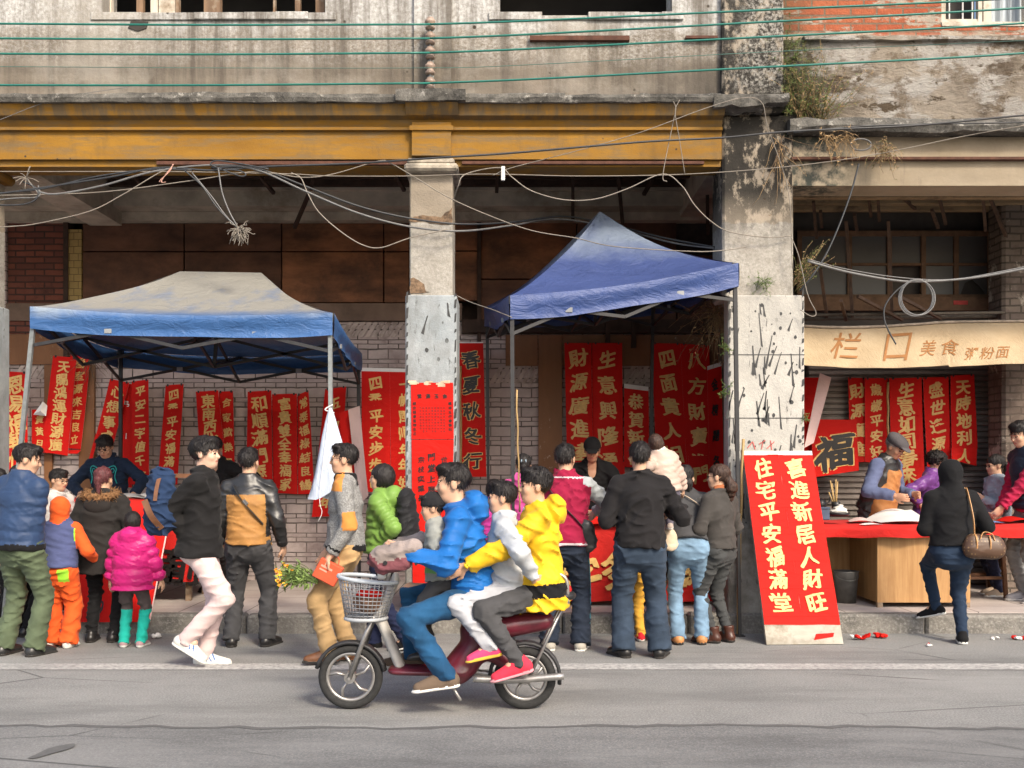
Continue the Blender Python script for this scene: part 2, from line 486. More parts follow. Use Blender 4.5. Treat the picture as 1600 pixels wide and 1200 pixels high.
class Person:
    def __init__(s, label, px, py, H, yaw, z0=0.0, Y=None, group=None, seed=1, fine=.009, skin=0, heads=1.0, build=1.0, lean=0.0, side=0.0, twist=0.0,
                 pel=(0, 0, 0), lh=None, rh=None, lf=None, rf=None, lpole=None, rpole=None, lkp=None, rkp=None, hyaw=0.0, hpitch=0.0, hroll=0.0,
                 ltoe=0.12, rtoe=-0.12, lpitch=0.0, rpitch=0.0, lcurl=.5, rcurl=.5, lpalm=None, rpalm=None, cat='person'):
        s.Y = Y if Y is not None else (EYE - z0) * F_PX / (py - CY)
        s.H = H; s.seed = seed; s.fine = fine; s.bw = build
        s.root = empty('person', (XW(px, s.Y), s.Y, z0), R(yaw), label, cat, group)
        s.z0 = z0
        cy_, sy_ = math.cos(R(yaw)), math.sin(R(yaw))
        def fix(t):
            if t is None or t[0] != 'p': return t
            w = W3(t[1], t[2], s.Y + t[3]); x, y = w.x - s.root.location.x, w.y - s.Y
            return (x * cy_ + y * sy_, -x * sy_ + y * cy_, w.z - z0)
        s.fix = fix
        lh, rh, lf, rf = fix(lh), fix(rh), fix(lf), fix(rf)
        a, b = R(lean), R(side)
        s.up = nz((math.sin(b), math.sin(a), math.cos(a) * math.cos(b)))
        rt = nz(vv(math.cos(R(twist)), math.sin(R(twist)), 0) - s.up * np.dot(vv(math.cos(R(twist)), math.sin(R(twist)), 0), s.up))
        s.rt = rt; s.fw = np.cross(s.up, rt)
        s.pel = vv(0, 0, .525 * H) + vv(*pel)
        s.waist = s.pel + s.up * .075 * H
        s.chest = s.pel + s.up * .19 * H
        s.neck = s.pel + s.up * .300 * H
        bw = build
        s.sh = {q: s.neck - s.up * .042 * H + rt * (q * .092 * H * (.4 + .6 * bw)) for q in (-1, 1)}
        l1, l2 = .172 * H, .150 * H
        s.el, s.wr = {}, {}
        for q, tgt, pole in ((-1, lh, lpole), (1, rh, rpole)):
            if tgt is None: t = s.sh[q] + vv(q * .05 * H, .035 * H, -.315 * H)
            else: t = vv(*tgt)
            p = vv(q * .45, -1, -.3) if pole is None else vv(*pole)
            s.el[q], s.wr[q] = ik(s.sh[q], t, l1, l2, p)
        s.hip = {q: s.pel + vv(q * .050 * H, 0, -.02 * H) for q in (-1, 1)}
        s.kn, s.an = {}, {}
        for q, tgt, pole in ((-1, lf, lkp), (1, rf, rkp)):
            t = vv(q * .062 * H, 0, .042 * H) if tgt is None else vv(*tgt)
            p = vv(q * .15, 1, 0) if pole is None else vv(*pole)
            s.kn[q], s.an[q] = ik(s.hip[q], t, .247 * H, .240 * H, p)
        s.toe = {-1: (ltoe, lpitch), 1: (rtoe, rpitch)}
        s.curl = {-1: lcurl, 1: rcurl}; s.palm = {-1: lpalm, 1: rpalm}
        # head
        s.hs = (H / 7.4) / .235 * heads
        Rb = np.stack([s.rt, s.fw, s.up], 1)
        tw = rotm('Z', R(hyaw)) @ rotm('X', R(-hpitch)) @ rotm('Y', R(hroll))
        if lean: Rb = np.stack([s.rt, nz(s.fw + s.up * math.tan(a) * .6), nz(s.up - s.fw * math.tan(a) * .6)], 1) if abs(lean) < 60 else Rb
        s.Rh = Rb @ tw
        s.hc = s.neck + s.up * (.016 * H) + s.Rh @ vv(0, .012, .115) * s.hs
        s.skin = SKIN[skin]
        s.kids = {}
        s.make_body()
    def hp(s, x, y, z): return s.hc + s.Rh @ (vv(x, y, z) * s.hs)
    def bounds(s, *pts, m=.15):
        P = np.array([p for p in pts]); return P.min(0) - m, P.max(0) + m
    def obj(s, name, V, Q, mats, midx=None):
        return np_mesh(name, V, Q, mats, s.root, midx, True)
    def make_body(s):
        H, bw = s.H, s.bw
        pts = [s.hp(0, 0, .14), s.hp(0, 0, -.1), s.pel] + [v for D in (s.el, s.wr, s.kn, s.an, s.sh) for v in D.values()]
        lo, hi = s.bounds(*pts, m=.20)
        F = Field(lo, hi, s.fine)
        fl = (s.fw, .68)
        F.cone(s.pel, s.waist, .070 * H * bw, .064 * H * bw, .03, flat=fl)
        F.cone(s.waist, s.chest, .070 * H * bw, .082 * H * bw, .03, flat=fl)
        F.cone(s.chest, s.neck - s.up * .04 * H, .082 * H * bw, .05 * H, .03, flat=fl)
        for q in (-1, 1): F.cone(s.neck + s.up * .005 * H, s.sh[q], .024 * H, .028 * H, .03)
        for q in (-1, 1):
            F.cone(s.sh[q], s.el[q], .025 * H, .021 * H, .02); F.cone(s.el[q], s.wr[q], .024 * H, .0155 * H, .012)
            f = nz(s.wr[q] - s.el[q])
            n = s.palm[q]
            n = vv(-q * 1.0, .25, 0) if n is None else vv(*n)
            hand(F, s.wr[q], f, n, -q if False else q, s.curl[q], H / 1.7 * (1.0 if H > 1.3 else 1.05))
            F.cone(s.hip[q], s.kn[q], .038 * H * bw, .024 * H, .02); F.cone(s.kn[q], s.an[q], .024 * H, .017 * H, .015)
            F.cone(s.an[q], s.an[q] + vv(math.sin(-s.toe[q][0]) * .06, math.cos(s.toe[q][0]) * .06, -.02), .020 * H, .018 * H, .01)
        k = s.hs
        F.cone(s.neck - s.up * .02 * H, s.hp(0, -.012, -.05), .034 * H * (.9 if bw < 1 else 1), .047 * k, .02)
        M = s.Rh
        F.ell(s.hp(0, -.012, .032), vv(.074, .092, .083) * k, M, .02)
        F.ell(s.hp(0, .030, -.028), vv(.060, .060, .082) * k, M, .03)
        F.ell(s.hp(0, .046, -.080), vv(.040, .040, .032) * k, M, .03)
        F.ell(s.hp(0, .075, -.052), vv(.024, .018, .014) * k, M, .015)
        for q in (-1, 1):
            F.ell(s.hp(q * .036, .062, -.025), vv(.026, .024, .026) * k, M, .02)
            F.ell(s.hp(q * .031, .082, .022), vv(.024, .012, .007) * k, M, .012)
            F.ell(s.hp(q * .076, -.006, -.008), vv(.010, .021, .032) * k, M, .006)
            F.ell(s.hp(q * .031, .098, .004), vv(.016, .014, .009) * k, M, .008, sub=True)
            F.ell(s.hp(q * .031, .080, .003), vv(.014, .010, .008) * k, M, .003)
        F.cone(s.hp(0, .082, .008), s.hp(0, .101, -.024), .008 * k, .0135 * k, .012)
        V, Q, lab = F.mesh()
        C = V[Q].mean(1)
        L = ((C - s.hc) @ M) / k
        ax = np.abs(np.abs(L[:, 0]) - .031)
        face = L[:, 1] > .055
        eye = face & (ax < .013) & (np.abs(L[:, 2] - .002) < .0052)
        brow = face & (ax < .018) & (np.abs(L[:, 2] - .024) < .0035)
        lip = face & (np.abs(L[:, 0]) < .022) & (np.abs(L[:, 2] + .056) < .007)
        mi = np.zeros(len(Q), int); mi[eye | brow] = 1; mi[lip] = 2
        s.obj('body', V, Q, [s.skin, EYE_M, LIP_M], mi)
    # ---------------------------------------------------------------- hair and hats
    def hair(s, style='short', mat=None, fringe=.050, name='hair', vol=1.0, length=.25):
        k = s.hs
        F = Field(vv(-.19, -.24, -.16 - (length if style in ('long', 'wavy') else (.18 if style in ('tail', 'bun') else 0))), vv(.19, .19, .20), .0075)
        v = vol
        F.ell((0, -.016, .040), vv(.084, .104, .092) * v, None, 0)
        if style == 'short':
            F.ell((0, .045, .098), (.062, .052, .030), None, .02)
            F.plane((0, 0, -.055), (0, .25, -1))
        elif style == 'shaved':
            F.plane((0, 0, -.045), (0, .35, -1))
        elif style == 'bob':
            F.ell((0, -.022, .005), vv(.096, .104, .115) * v, None, .02); F.plane((0, 0, -.075), (0, .1, -1))
        elif style == 'long':
            F.cone((0, -.05, .0), (0, -.075, -length), .085, .07, .03, flat=(vv(0, 1, 0), .5))
        elif style == 'curly':
            F.ell((0, -.02, .05), vv(.112, .122, .100) * v, None, .02); F.plane((0, 0, -.05), (0, .2, -1))
        elif style == 'tail':
            F.cone((0, -.10, .03), (0, -.135, -.01), .020, .032, .015)
            F.cone((0, -.135, -.01), (.01, -.125, -.15), .034, .014, .015)
            F.plane((0, 0, -.17), (0, 0, -1))
        elif style == 'wavy':
            F.cone((0, -.10, -.02), (0, -.13, -.09), .035, .055, .02); F.cone((0, -.13, -.09), (.02, -.11, -length), .058, .03, .02, bulge=(.012, .05))
        elif style == 'pigtails':
            for q in (-1, 1): F.cone((q * .085, -.03, .01), (q * .105, -.04, -.09), .026, .012, .01)
        # open the face
        X, Y, Z = F.ax[0][:, None, None], F.ax[1][None, :, None], F.ax[2][None, None, :]
        fz = fringe + .25 * np.maximum(0, np.abs(X) - .045) * (-6 if style in ('bob', 'long') else -1.5)
        yc = .030 if style not in ('bob', 'long', 'pigtails') else .035
        face = np.minimum(fz - Z, Y - yc)
        wid = .070 if style not in ('bob', 'long', 'curly') else .078
        if style in ('short', 'shaved', 'tail', 'wavy'):
            side = np.minimum(np.minimum(.012 - Z, np.abs(X) - .060), Y + .045)
            face = np.maximum(face, side)
        F.d = np.maximum(F.d, np.minimum(face, 1).astype(f32))
        F.ripple(.0045 if style != 'curly' else .014, .03 if style != 'curly' else .045, s.seed + 5, (1, 1, .35) if style != 'curly' else (1, 1, 1))
        V, Q, lab = F.mesh()
        # loose strands over the surface break the outline
        g = np.random.RandomState(s.seed + 77); N = 1300
        idx = g.randint(0, len(V), N); p = V[idx]
        nrm = p - np.array((0, -.016, .035)); nrm /= np.linalg.norm(nrm, axis=1)[:, None] + 1e-9
        fl = p - np.array((.012, -.035, .145)); fl -= nrm * (fl * nrm).sum(1)[:, None]; fl /= np.linalg.norm(fl, axis=1)[:, None] + 1e-9
        if style == 'curly': fl = g.normal(size=(N, 3)) * .8
        dr = fl + nrm * g.uniform(.05, .40 if style == 'short' else .22, (N, 1)) + g.normal(size=(N, 3)) * .22
        if style in ('bob', 'long', 'wavy', 'tail'): dr[:, 2] -= .5
        dr /= np.linalg.norm(dr, axis=1)[:, None]
        wd = np.cross(dr, nrm); wd /= np.linalg.norm(wd, axis=1)[:, None] + 1e-9
        L = g.uniform(.018, .048, (N, 1)); w = g.uniform(.0012, .0032, (N, 1)); b = p - nrm * .003
        X = np.concatenate([b - wd * w, b + wd * w, b + dr * L * .6 + wd * w * .8, b + dr * L]); n0 = len(V)
        Q = np.concatenate([Q, np.stack([n0 + np.arange(N) + j * N for j in range(4)], 1)]); V = np.concatenate([V, X])
        V = s.hc + (V * k) @ s.Rh.T
        return s.obj(name, V, Q, [mat or HAIR])
    def cap(s, mat, kind='cap'):
        k = s.hs
        F = Field(vv(-.16, -.18, -.05), vv(.16, .27, .20), .0075)
        if kind == 'cap':
            F.ell((0, -.012, .045), (.092, .110, .098), None, 0); F.plane((0, 0, .030), (0, .1, -1))
            F.ell((0, .100, .040), (.072, .070, .007), rotm('X', R(-8)), .006)
        elif kind == 'flat':
            F.ell((0, .0, .070), (.100, .125, .062), rotm('X', R(-10)), 0); F.ell((0, -.012, .05), (.090, .108, .06), None, .02); F.plane((0, 0, .028), (0, .05, -1))
            F.ell((0, .108, .045), (.070, .060, .012), rotm('X', R(-12)), .01)
        elif kind == 'beanie':
            F.ell((0, -.012, .045), (.095, .113, .105), None, 0); F.plane((0, 0, .022), (0, .1, -1)); F.ripple(.004, .03, 3, (1, 1, .3))
        V, Q, lab = F.mesh()
        return s.obj({'cap': 'cap', 'flat': 'flat_cap', 'beanie': 'beanie'}[kind], s.hc + (V * k) @ s.Rh.T, Q, [mat])
    def glasses(s, mat):
        m = MB(); k = s.hs
        for q in (-1, 1):
            pts = [s.hp(q * .032 + .024 * math.cos(t), .100 - .3 * abs(.024 * math.cos(t) + q * .0) * (1 if q * math.cos(t) > 0 else 0), .0 + .017 * math.sin(t)) for t in np.linspace(0, 2 * math.pi, 13)[:-1]]
            m.tube(pts, .0015, 5, closed=True)
            m.tube([s.hp(q * .056, .094, .006), s.hp(q * .080, .04, .008), s.hp(q * .080, -.01, .004)], .0015, 5)
        m.tube([s.hp(-.008, .102, .003), s.hp(.008, .102, .003)], .0022, 5)
        return m.build('glasses', [mat], s.root)
    # ---------------------------------------------------------------- clothes
    def top(s, mats, name='jacket', thick=.014, hem=.03, hemr=1.0, sleeve=.010, cuff=.02, puff=None, wr=.009, wl=.085, collar=.03, hood=None, hoodlab=0,
            labels=None, slv_lab=0, col_lab=0, hem_lab=None, h=.0105, open_neck=False, skirt=0.0, cuff_lab=None, slv=(-1, 1)):
        H, bw, T = s.H, s.bw, thick
        pts = [s.pel - s.up * (hem + skirt + .08), s.hp(0, 0, .16), s.neck, s.chest] + [v for D in (s.el, s.wr, s.sh) for v in D.values()]
        lo, hi = s.bounds(*pts, m=.24)
        F = Field(lo, hi, h)
        fl = (s.fw, .72)
        bt = s.pel - s.up * hem
        F.cone(bt, s.waist, (.092 * H * bw + T) * hemr, .081 * H * bw + T, .03, flat=(s.fw, .86), bulge=puff)
        F.cone(s.waist, s.chest, .080 * H * bw + T, .088 * H * bw + T, .03, flat=fl, bulge=puff)
        F.cone(s.chest, s.neck - s.up * .035 * H, .088 * H * bw + T, .052 * H + T, .03, flat=fl, bulge=puff)
        for q in (-1, 1): F.cone(s.neck - s.up * .012 * H, s.sh[q] - s.up * .006 * H, .030 * H + T * .6, .032 * H + T * .6, .035)
        if skirt: F.cone(bt + s.up * .03, bt - s.up * skirt, (.088 * H * bw + T) * hemr, (.100 * H * bw + T) * hemr, .03, flat=(s.fw, .8), bulge=puff)
        F.plane(bt - s.up * skirt, -s.up)
        if hem_lab is not None:
            X, Y, Z = F.ax[0][:, None, None], F.ax[1][None, :, None], F.ax[2][None, None, :]
            hd = (X - bt[0]) * s.up[0] + (Y - bt[1]) * s.up[1] + (Z - bt[2]) * s.up[2] + skirt
            F.lab = np.where(hd < .055, hem_lab, F.lab).astype(np.int8)
        for q in slv:
            F.cone(s.sh[q], s.el[q], .0315 * H + T * .6 + sleeve * .3, .026 * H + T * .45 + sleeve * .8, .022, slv_lab, bulge=puff)
            c = s.wr[q] - nz(s.wr[q] - s.el[q]) * (cuff - .015)
            F.cone(s.el[q], c, .026 * H + T * .45 + sleeve * .8, .019 * H + T * .4 + sleeve * .7, .02, slv_lab, bulge=puff, end=0)
            if cuff_lab is not None:
                F.cone(s.el[q] + (c - s.el[q]) * .80, c, .021 * H + T * .4 + sleeve * .7, .019 * H + T * .4 + sleeve * .6, .004, cuff_lab, end=0)
        if collar:
            F.cone(s.neck - s.up * .03 * H, s.neck + s.up * collar, .050 * H + T * .5, .040 * H + T * .4, .02, col_lab, end=0)
        if hood == 'down':
            F.ell(s.neck - s.fw * .085 * H * .75 - s.up * .015 * H, vv(.072, .048, .060) * H, np.stack([s.rt, s.fw, s.up], 1), .025, hoodlab)
        elif hood == 'up':
            k = s.hs
            F.ell(s.hp(0, -.022, .025), vv(.106, .122, .125) * k, s.Rh, .03, hoodlab)
            F.cone(s.hp(0, -.03, -.06), s.neck - s.up * .02 * H, .085 * k, .065 * H, .04, hoodlab)
            F.ell(s.hp(0, .115, -.005), vv(.068, .105, .095) * k, s.Rh, .015, sub=True)
        if wr: F.ripple(wr, wl, s.seed + 11, (1, 1, 1.5))
        if open_neck:
            F.ell(s.neck + s.fw * .055 * H, vv(.035, .04, .085) * H, np.stack([s.rt, s.fw, s.up], 1), .01, sub=True)
        V, Q, lab = F.mesh()
        mi = np.array([np.bincount(r).argmax() for r in lab[Q]]) if len(mats) > 1 else None
        if labels is not None:
            C = V[Q].mean(1) - s.pel
            loc = np.stack([C @ s.rt, C @ s.fw, C @ s.up], 1) / H
            mi = labels(loc, mi if mi is not None else np.zeros(len(Q), int))
        return s.obj(name, V, Q, mats, mi)
    def trousers(s, mats, name='trousers', thick=.008, knee=1.0, ankle=.045, cuffr=1.0, wr=.009, wl=.09, length=.0, labels=None, h=.0100, seat=1.0):
        H, bw, T = s.H, s.bw, thick
        pts = [s.pel + vv(0, 0, .12)] + [v for D in (s.kn, s.an, s.hip) for v in D.values()]
        lo, hi = s.bounds(*pts, m=.20)
        F = Field(lo, hi, h)
        up = vv(0, 0, 1)
        F.cone(s.pel + s.up * .035 * H, s.pel - up * .02 * H, .074 * H * bw + T, (.086 * H * bw + T) * seat, .03, flat=(nz(vv(s.fw[0], s.fw[1], 0)), .74))
        for q in (-1, 1):
            F.ell(s.hip[q] + vv(0, -.026 * H, -.016 * H) , vv(.046, .040, .052) * H * bw * seat, None, .03)
            F.cone(s.hip[q], s.kn[q], .0495 * H * bw * seat + T, (.0345 * H + T * .8) * knee, .025)
            c = s.an[q] + (s.kn[q] - s.an[q]) * length
            F.cone(s.kn[q], c, (.0345 * H + T * .8) * knee, (.027 * H + T) * cuffr, .02, end=.022)
        F.plane(s.pel + s.up * .05 * H, s.up)
        if wr: F.ripple(wr, wl, s.seed + 23, (1, 1, 1.7))
        V, Q, lab = F.mesh()
        mi = None
        if labels is not None:
            mi = labels(V[Q].mean(1), H)
        return s.obj(name, V, Q, mats, mi)
    def shoes(s, mats, name='shoe', size=.155, tall=0.0, boots=None, heel=.0, tint=None):
        H = s.H
        for q in (-1, 1):
            yaw, pit = s.toe[q]
            L = size * H
            Rm = rotm('Z', yaw) @ rotm('X', pit)
            an = s.an[q]
            F = Field(vv(-.09, -.14, -.05), vv(.09, .26, .20 + tall), .0075)
            b = .042 * H                                   # ankle height above the sole
            F.cone((0, -.018 * H, .022 * H), (0, L * .62, .016 * H), .026 * H, .021 * H, .01, flat=(vv(0, 0, 1), .85))
            F.cone((0, -.015 * H, .03 * H), (0, -.006 * H, b + .012), .026 * H, .025 * H, .02)
            F.cone((0, .02 * H, b), (0, L * .5, .022 * H), .020 * H, .016 * H, .02)
            if tall: F.cone((0, -.006 * H, b), (0, -.004, b + tall), .027 * H, .031 * H, .01, end=0)
            F.cone((0, -.018 * H, .008), (0, L * .64, .008), .0275 * H, .0255 * H, .0, 1, flat=(vv(0, 0, 1), .30))
            F.plane((0, 0, 0), (0, 0, -1))
            V, Q, lab = F.mesh()
            V = an + (V - vv(0, 0, b)) @ Rm.T
            mi = (lab[Q].max(1) == 1).astype(int) if len(mats) > 1 else None
            if len(mats) > 2:
                C = ((V[Q].mean(1) - an) @ Rm); st = (np.abs(np.sin(C[:, 1] * 95 + C[:, 2] * 60)) > .86) & (C[:, 2] > -.03) & (np.abs(C[:, 1] - .04) < .06)
                mi[st & (mi == 0)] = 2
            s.obj(name, V, Q, mats, mi)
    def blob(s, name, mats, prims, h=.009, wr=0, wl=.08, cuts=(), m=.1, top=False, labels=None):
        """extra piece from tapered limbs (a, b, ra, rb[, flat ratio]) in the figure's own frame"""
        pts = [p for c in prims for p in (vv(*c[0]), vv(*c[1]))]
        rr = max(max(c[2], c[3]) for c in prims)
        lo, hi = s.bounds(*pts, m=rr + .04)
        F = Field(lo, hi, h)
        for c in prims:
            F.cone(c[0], c[1], c[2], c[3], .02, flat=(c[5] if len(c) > 5 else s.fw, c[4]) if len(c) > 4 and c[4] else None)
        for p, n in cuts: F.plane(p, n)
        if wr: F.ripple(wr, wl, s.seed + 31)
        V, Q, lab = F.mesh()
        return s.obj(name, V, Q, mats, labels(V[Q].mean(1)) if labels else None)
    def strap(s, pts, w, mat, name='strap', t=.004):
        m = MB(); P = spline(pts, 6)
        for a, b in zip(P, P[1:]):
            m.bar(a, b + (b - a) * .05, w, t, up=(b - a).cross(Vector(s.fw)) if (b - a).cross(Vector(s.fw)).length > 1e-4 else (0, 0, 1))
        return m.build(name, [mat], s.root)
# ------------------------------------------------------------------ setting: road, kerb, sidewalk
def part(mb, name, mats, root, parent=None, fix=True):
    """a part of a thing whose Empty stands at root; its mesh is written in world coordinates"""
    o = mb.build(name, mats if isinstance(mats, (list, tuple)) else [mats], None, fix)
    o.parent = parent or root
    if parent is None: o.matrix_parent_inverse = Matrix.Translation(-root.location)
    return o

def asphalt(name, a, b, speck):
    t = NT(name)
    c = t.mix(t.ramp(t.noise(1.1, 8, .65), [(.3, 0), (.7, 1)]), a, b)
    c = t.mix(t.ramp(t.noise(75, 5, .85), [(.46, 0), (.66, .9)]), c, speck)
    c = t.mix(t.ramp(t.noise(90, 5, .85, t.mapv(loc=(3, 5, 1))), [(.54, 0), (.70, .9)]), c, sc(a, .45))
    c = t.mix(t.ramp(t.noise(.9, 6, .7, t.mapv((.35, 1.4, 1), loc=(3, 1, 0))), [(.47, 0), (.66, .55)]), c, sc(a, .6))
    c = t.mix(t.ramp(t.noise(.55, 7, .72, t.mapv((.3, 1.2, 1), loc=(9, 4, 0))), [(.54, 0), (.66, .5)]), c, sc(speck, .85))     # traffic polish, oil
    crack = t.voro(.75, t.mapv((.6, 1.2, 1), loc=(7, 3, 0)), 1, 'DISTANCE_TO_EDGE')
    cm = t.math('MULTIPLY', t.ramp(crack, [(.0, 1), (.006, 0)]), t.ramp(t.noise(.5, 3), [(.52, 0), (.6, 1)]))
    c = t.mix(cm, c, sc(a, .35))
    t.bump(t.math('ADD', t.noise(140, 4, .7), t.math('MULTIPLY', cm, -1.2)), .55, .006)
    return t.done(c, .88, 0, .3)
road_m = asphalt('asphalt', (.150, .152, .150), (.222, .222, .215), (.36, .36, .35))
road_m2 = asphalt('asphalt_dark', (.112, .114, .116), (.168, .169, .168), (.27, .27, .265))

m = MB(); m.box((-60, -30, -.30), (60, 9.06, 0)); tag(m.build('road', [road_m]), kind='structure')
# newer strip of asphalt in the foreground with a ragged seam
seam_y = 1.5 * 1600 / (1137 - 725)
xs = np.arange(-12, 12.01, .12)
m = MB()
top = [(x, seam_y + .035 * math.sin(x * 1.7) + rng.uniform(-.03, .03), .004) for x in xs]
m.add([(x, -30, .004) for x in xs] + top, [(i, i + 1, len(xs) + i + 1, len(xs) + i) for i in range(len(xs) - 1)])
tag(m.build('road_strip', [road_m2]), kind='structure')
t = NT('tar_seam'); seam_m = t.done(t.mix(t.noise(30, 5), (.065, .065, .066), (.13, .13, .128)), .8)
m = MB(); w = [.015 + .035 * abs(math.sin(i * .37) * math.sin(i * 1.13)) for i in range(len(xs))]
m.add([(p[0], p[1] - .02, .006) for p in top] + [(p[0], p[1] + w[i] * .8, .006) for i, p in enumerate(top)], [(i, i + 1, len(xs) + i + 1, len(xs) + i) for i in range(len(xs) - 1)])
tag(m.build('road_seam', [seam_m]), kind='structure')
# worn white edge line
t = NT('road_paint')
wm = t.math('MULTIPLY', t.ramp(t.noise(26, 8, .75), [(.36, 0), (.60, 1)]), t.ramp(t.noise(1.3, 5, .6), [(.22, .15), (.52, 1)]))
paint_m = t.done(t.mix(wm, (.19, .19, .187), (.47, .465, .45)), .75)
yl0, yl1 = 1.5 * 1600 / (1047 - 725), 1.5 * 1600 / (1037.5 - 725)
m = MB(); m.add([(-40, yl0, .004), (40, yl0, .004), (40, yl1, .004), (-40, yl1, .004)], [(0, 1, 2, 3)]); tag(m.build('road_line', [paint_m]), kind='structure')
# dark patch of tar at the lower left and pale dust patches along the line
m = MB()
for (px, py, rx, ry) in ((82, 1176, .05, .14),):
    Y = 1.5 * 1600 / (py - 725); X = XW(px, Y)
    m.add([(X + rx * math.cos(a) * (1 + .25 * math.sin(3 * a)) + .35 * ry * math.sin(a), Y + ry * math.sin(a), .010) for a in np.linspace(0, 6.28, 25)[:-1]], [list(range(24))])
tag(m.build('tar_patch', [seam_m]), kind='structure')

# kerb of separate stones and the raised walk under the arcade
t = NT('kerb_stone')
c = t.mix(t.ramp(t.noise(5, 8, .7), [(.3, 0), (.7, 1)]), (.10, .095, .088), (.24, .225, .20))
c = t.mix(t.ramp(t.noise(40, 4, .7), [(.5, 0), (.7, 1)]), c, (.28, .27, .25))
t.bump(t.noise(22, 8, .7), .8, .02); kerb_m = t.done(c, .9)
t = NT('walk_concrete')
c = t.mix(t.ramp(t.noise(2.2, 8, .65), [(.3, 0), (.7, 1)]), (.31, .27, .25), (.44, .39, .365))
c = t.mix(t.ramp(t.noise(60, 4, .7), [(.55, 0), (.7, .5)]), c, (.20, .18, .17))
br = t.n('TexBrick'); br.offset = 0.0; t.put(br.inputs['Vector'], t.co)
br.inputs['Scale'].default_value = 1; br.inputs['Brick Width'].default_value = .6; br.inputs['Row Height'].default_value = .6; br.inputs['Mortar Size'].default_value = .006
c = t.mix(br.outputs['Fac'], c, (.12, .10, .09))
t.bump(t.noise(30, 6), .3, .005); walk_m = t.done(c, .8)
m = MB(); m.box((-30, 9.22, -.1), (30, 13, .168)); tag(m.build('sidewalk', [walk_m]), kind='structure')
m = MB(); x = -14.0
while x < 14:
    L = rng.uniform(.75, 1.15); dz = rng.uniform(-.012, .006); dy = rng.uniform(-.012, .012)
    m.box((x + .006, 9.055 + dy, -.1), (x + L - .006, 9.222, .172 + dz), bev=.02); x += L
tag(m.build('kerb', [kerb_m]), kind='structure')

# ------------------------------------------------------------------ the old shophouse over the arcade
HX, HY = -2.2, 9.15
house = empty('shophouse', (HX, HY, 0), 0, 'weathered concrete shophouse with a mustard yellow beam across its street arcade', 'building')
def plaster(name, kind='wall'):
    t = NT(name); x, y, z = t.sep()
    c = t.mix(t.ramp(t.noise(1.4, 9, .62), [(.3, 0), (.7, 1)]), (.135, .115, .09), (.245, .21, .17))
    c = t.mix(t.ramp(t.noise(5, 8, .7), [(.46, 0), (.62, .55)]), c, (.19, .165, .135))
    zn = t.math('ADD', z, t.math('MULTIPLY', t.noise(3.5, 6, .6), .35))
    # lime-white upper band and speckled rendering under it
    spk = t.ramp(t.noise(30, 9, .82, t.mapv((1, 1, 1.3))), [(.42, 0), (.60, 1)])
    band = t.math('MULTIPLY', t.ramp(t.math('SUBTRACT', zn, 5.22), [(0, 0), (.12, .75), (.22, .8)]), spk)
    c = t.mix(band, c, (.42, .405, .375))
    c = t.mix(t.ramp(t.math('SUBTRACT', zn, 5.53), [(0, 0), (.07, .9)]), c, t.mix(t.ramp(t.noise(30, 6, .7), [(.36, 0), (.6, 1)]), (.27, .26, .24), (.48, .48, .47)))
    # grime running down and soot at the right end
    run = t.ramp(t.noise(2.6, 7, .7, t.mapv((2.4, 1, .16))), [(.45, 0), (.62, .85)])
    c = t.mix(run, c, (.10, .085, .07))
    c = t.mix(t.ramp(t.noise(1.1, 8, .7, t.mapv(loc=(6, 2, 3))), [(.50, 0), (.66, .7)]), c, (.31, .285, .245))
    wr = t.ramp(t.noise(3.3, 5, .7, t.mapv((5, 1, .25), loc=(4, 0, 2))), [(.66, 0), (.69, .8)])
    c = t.mix(t.math('MULTIPLY', wr, t.ramp(t.math('SUBTRACT', z, 4.9), [(0, 0), (.3, 1)])), c, (.46,.45,.43))
    soot = t.math('MULTIPLY', t.ramp(t.math('SUBTRACT', x, .95), [(0, 0), (.95, 1)]), t.ramp(t.math('SUBTRACT', 5.45, zn), [(0, 0), (.55, 1)]))
    c = t.mix(t.math('MULTIPLY', soot, t.ramp(t.noise(4, 7, .7), [(.28, 0), (.55, 1)])), c, (.045, .042, .038))
    pits = t.ramp(t.voro(2.9), [(.035, 1), (.06, 0)])
    c = t.mix(pits, c, (.05, .04, .03))
    t.bump(t.math('ADD', t.noise(24, 9, .72), t.math('MULTIPLY', pits, -.8)), .55, .015)
    return t.done(c, .92, 0, .2)
wall_m = plaster('grimy_plaster')

t = NT('yellow_paint'); x, y, z = t.sep()
c = t.mix(t.ramp(t.noise(2.2, 8, .6, t.mapv((.5, 1, 1.6))), [(.3, 0), (.7, 1)]), (.19, .092, .011), (.28, .142, .016))
c = t.mix(t.ramp(t.noise(5.5, 9, .74, t.mapv((.45, 1, 3.2))), [(.46, 0), (.62, .85)]), c, (.155, .105, .05))
c = t.mix(t.ramp(t.noise(2.0, 7, .75, t.mapv((1.2, 1, .5), loc=(2, 2, 2))), [(.54, 0), (.70, .7)]), c, (.12, .075, .03))
c = t.mix(t.ramp(t.voro(4.2), [(.03, 1), (.05, 0)]), c, (.04, .03, .025))
st = t.math('MULTIPLY', t.ramp(t.math('SUBTRACT', z, 4.545), [(0, 0), (.02, 1)]), t.ramp(t.noise(4.5, 7, .7, t.mapv((2.5, 1, .3))), [(.40, 0), (.58, 1)]))
c = t.mix(t.math('MULTIPLY', st, .85), c, (.10, .075, .045))
t.bump(t.noise(18, 8, .7), .35, .01); yellow_m = t.done(c, .8, 0, .3)

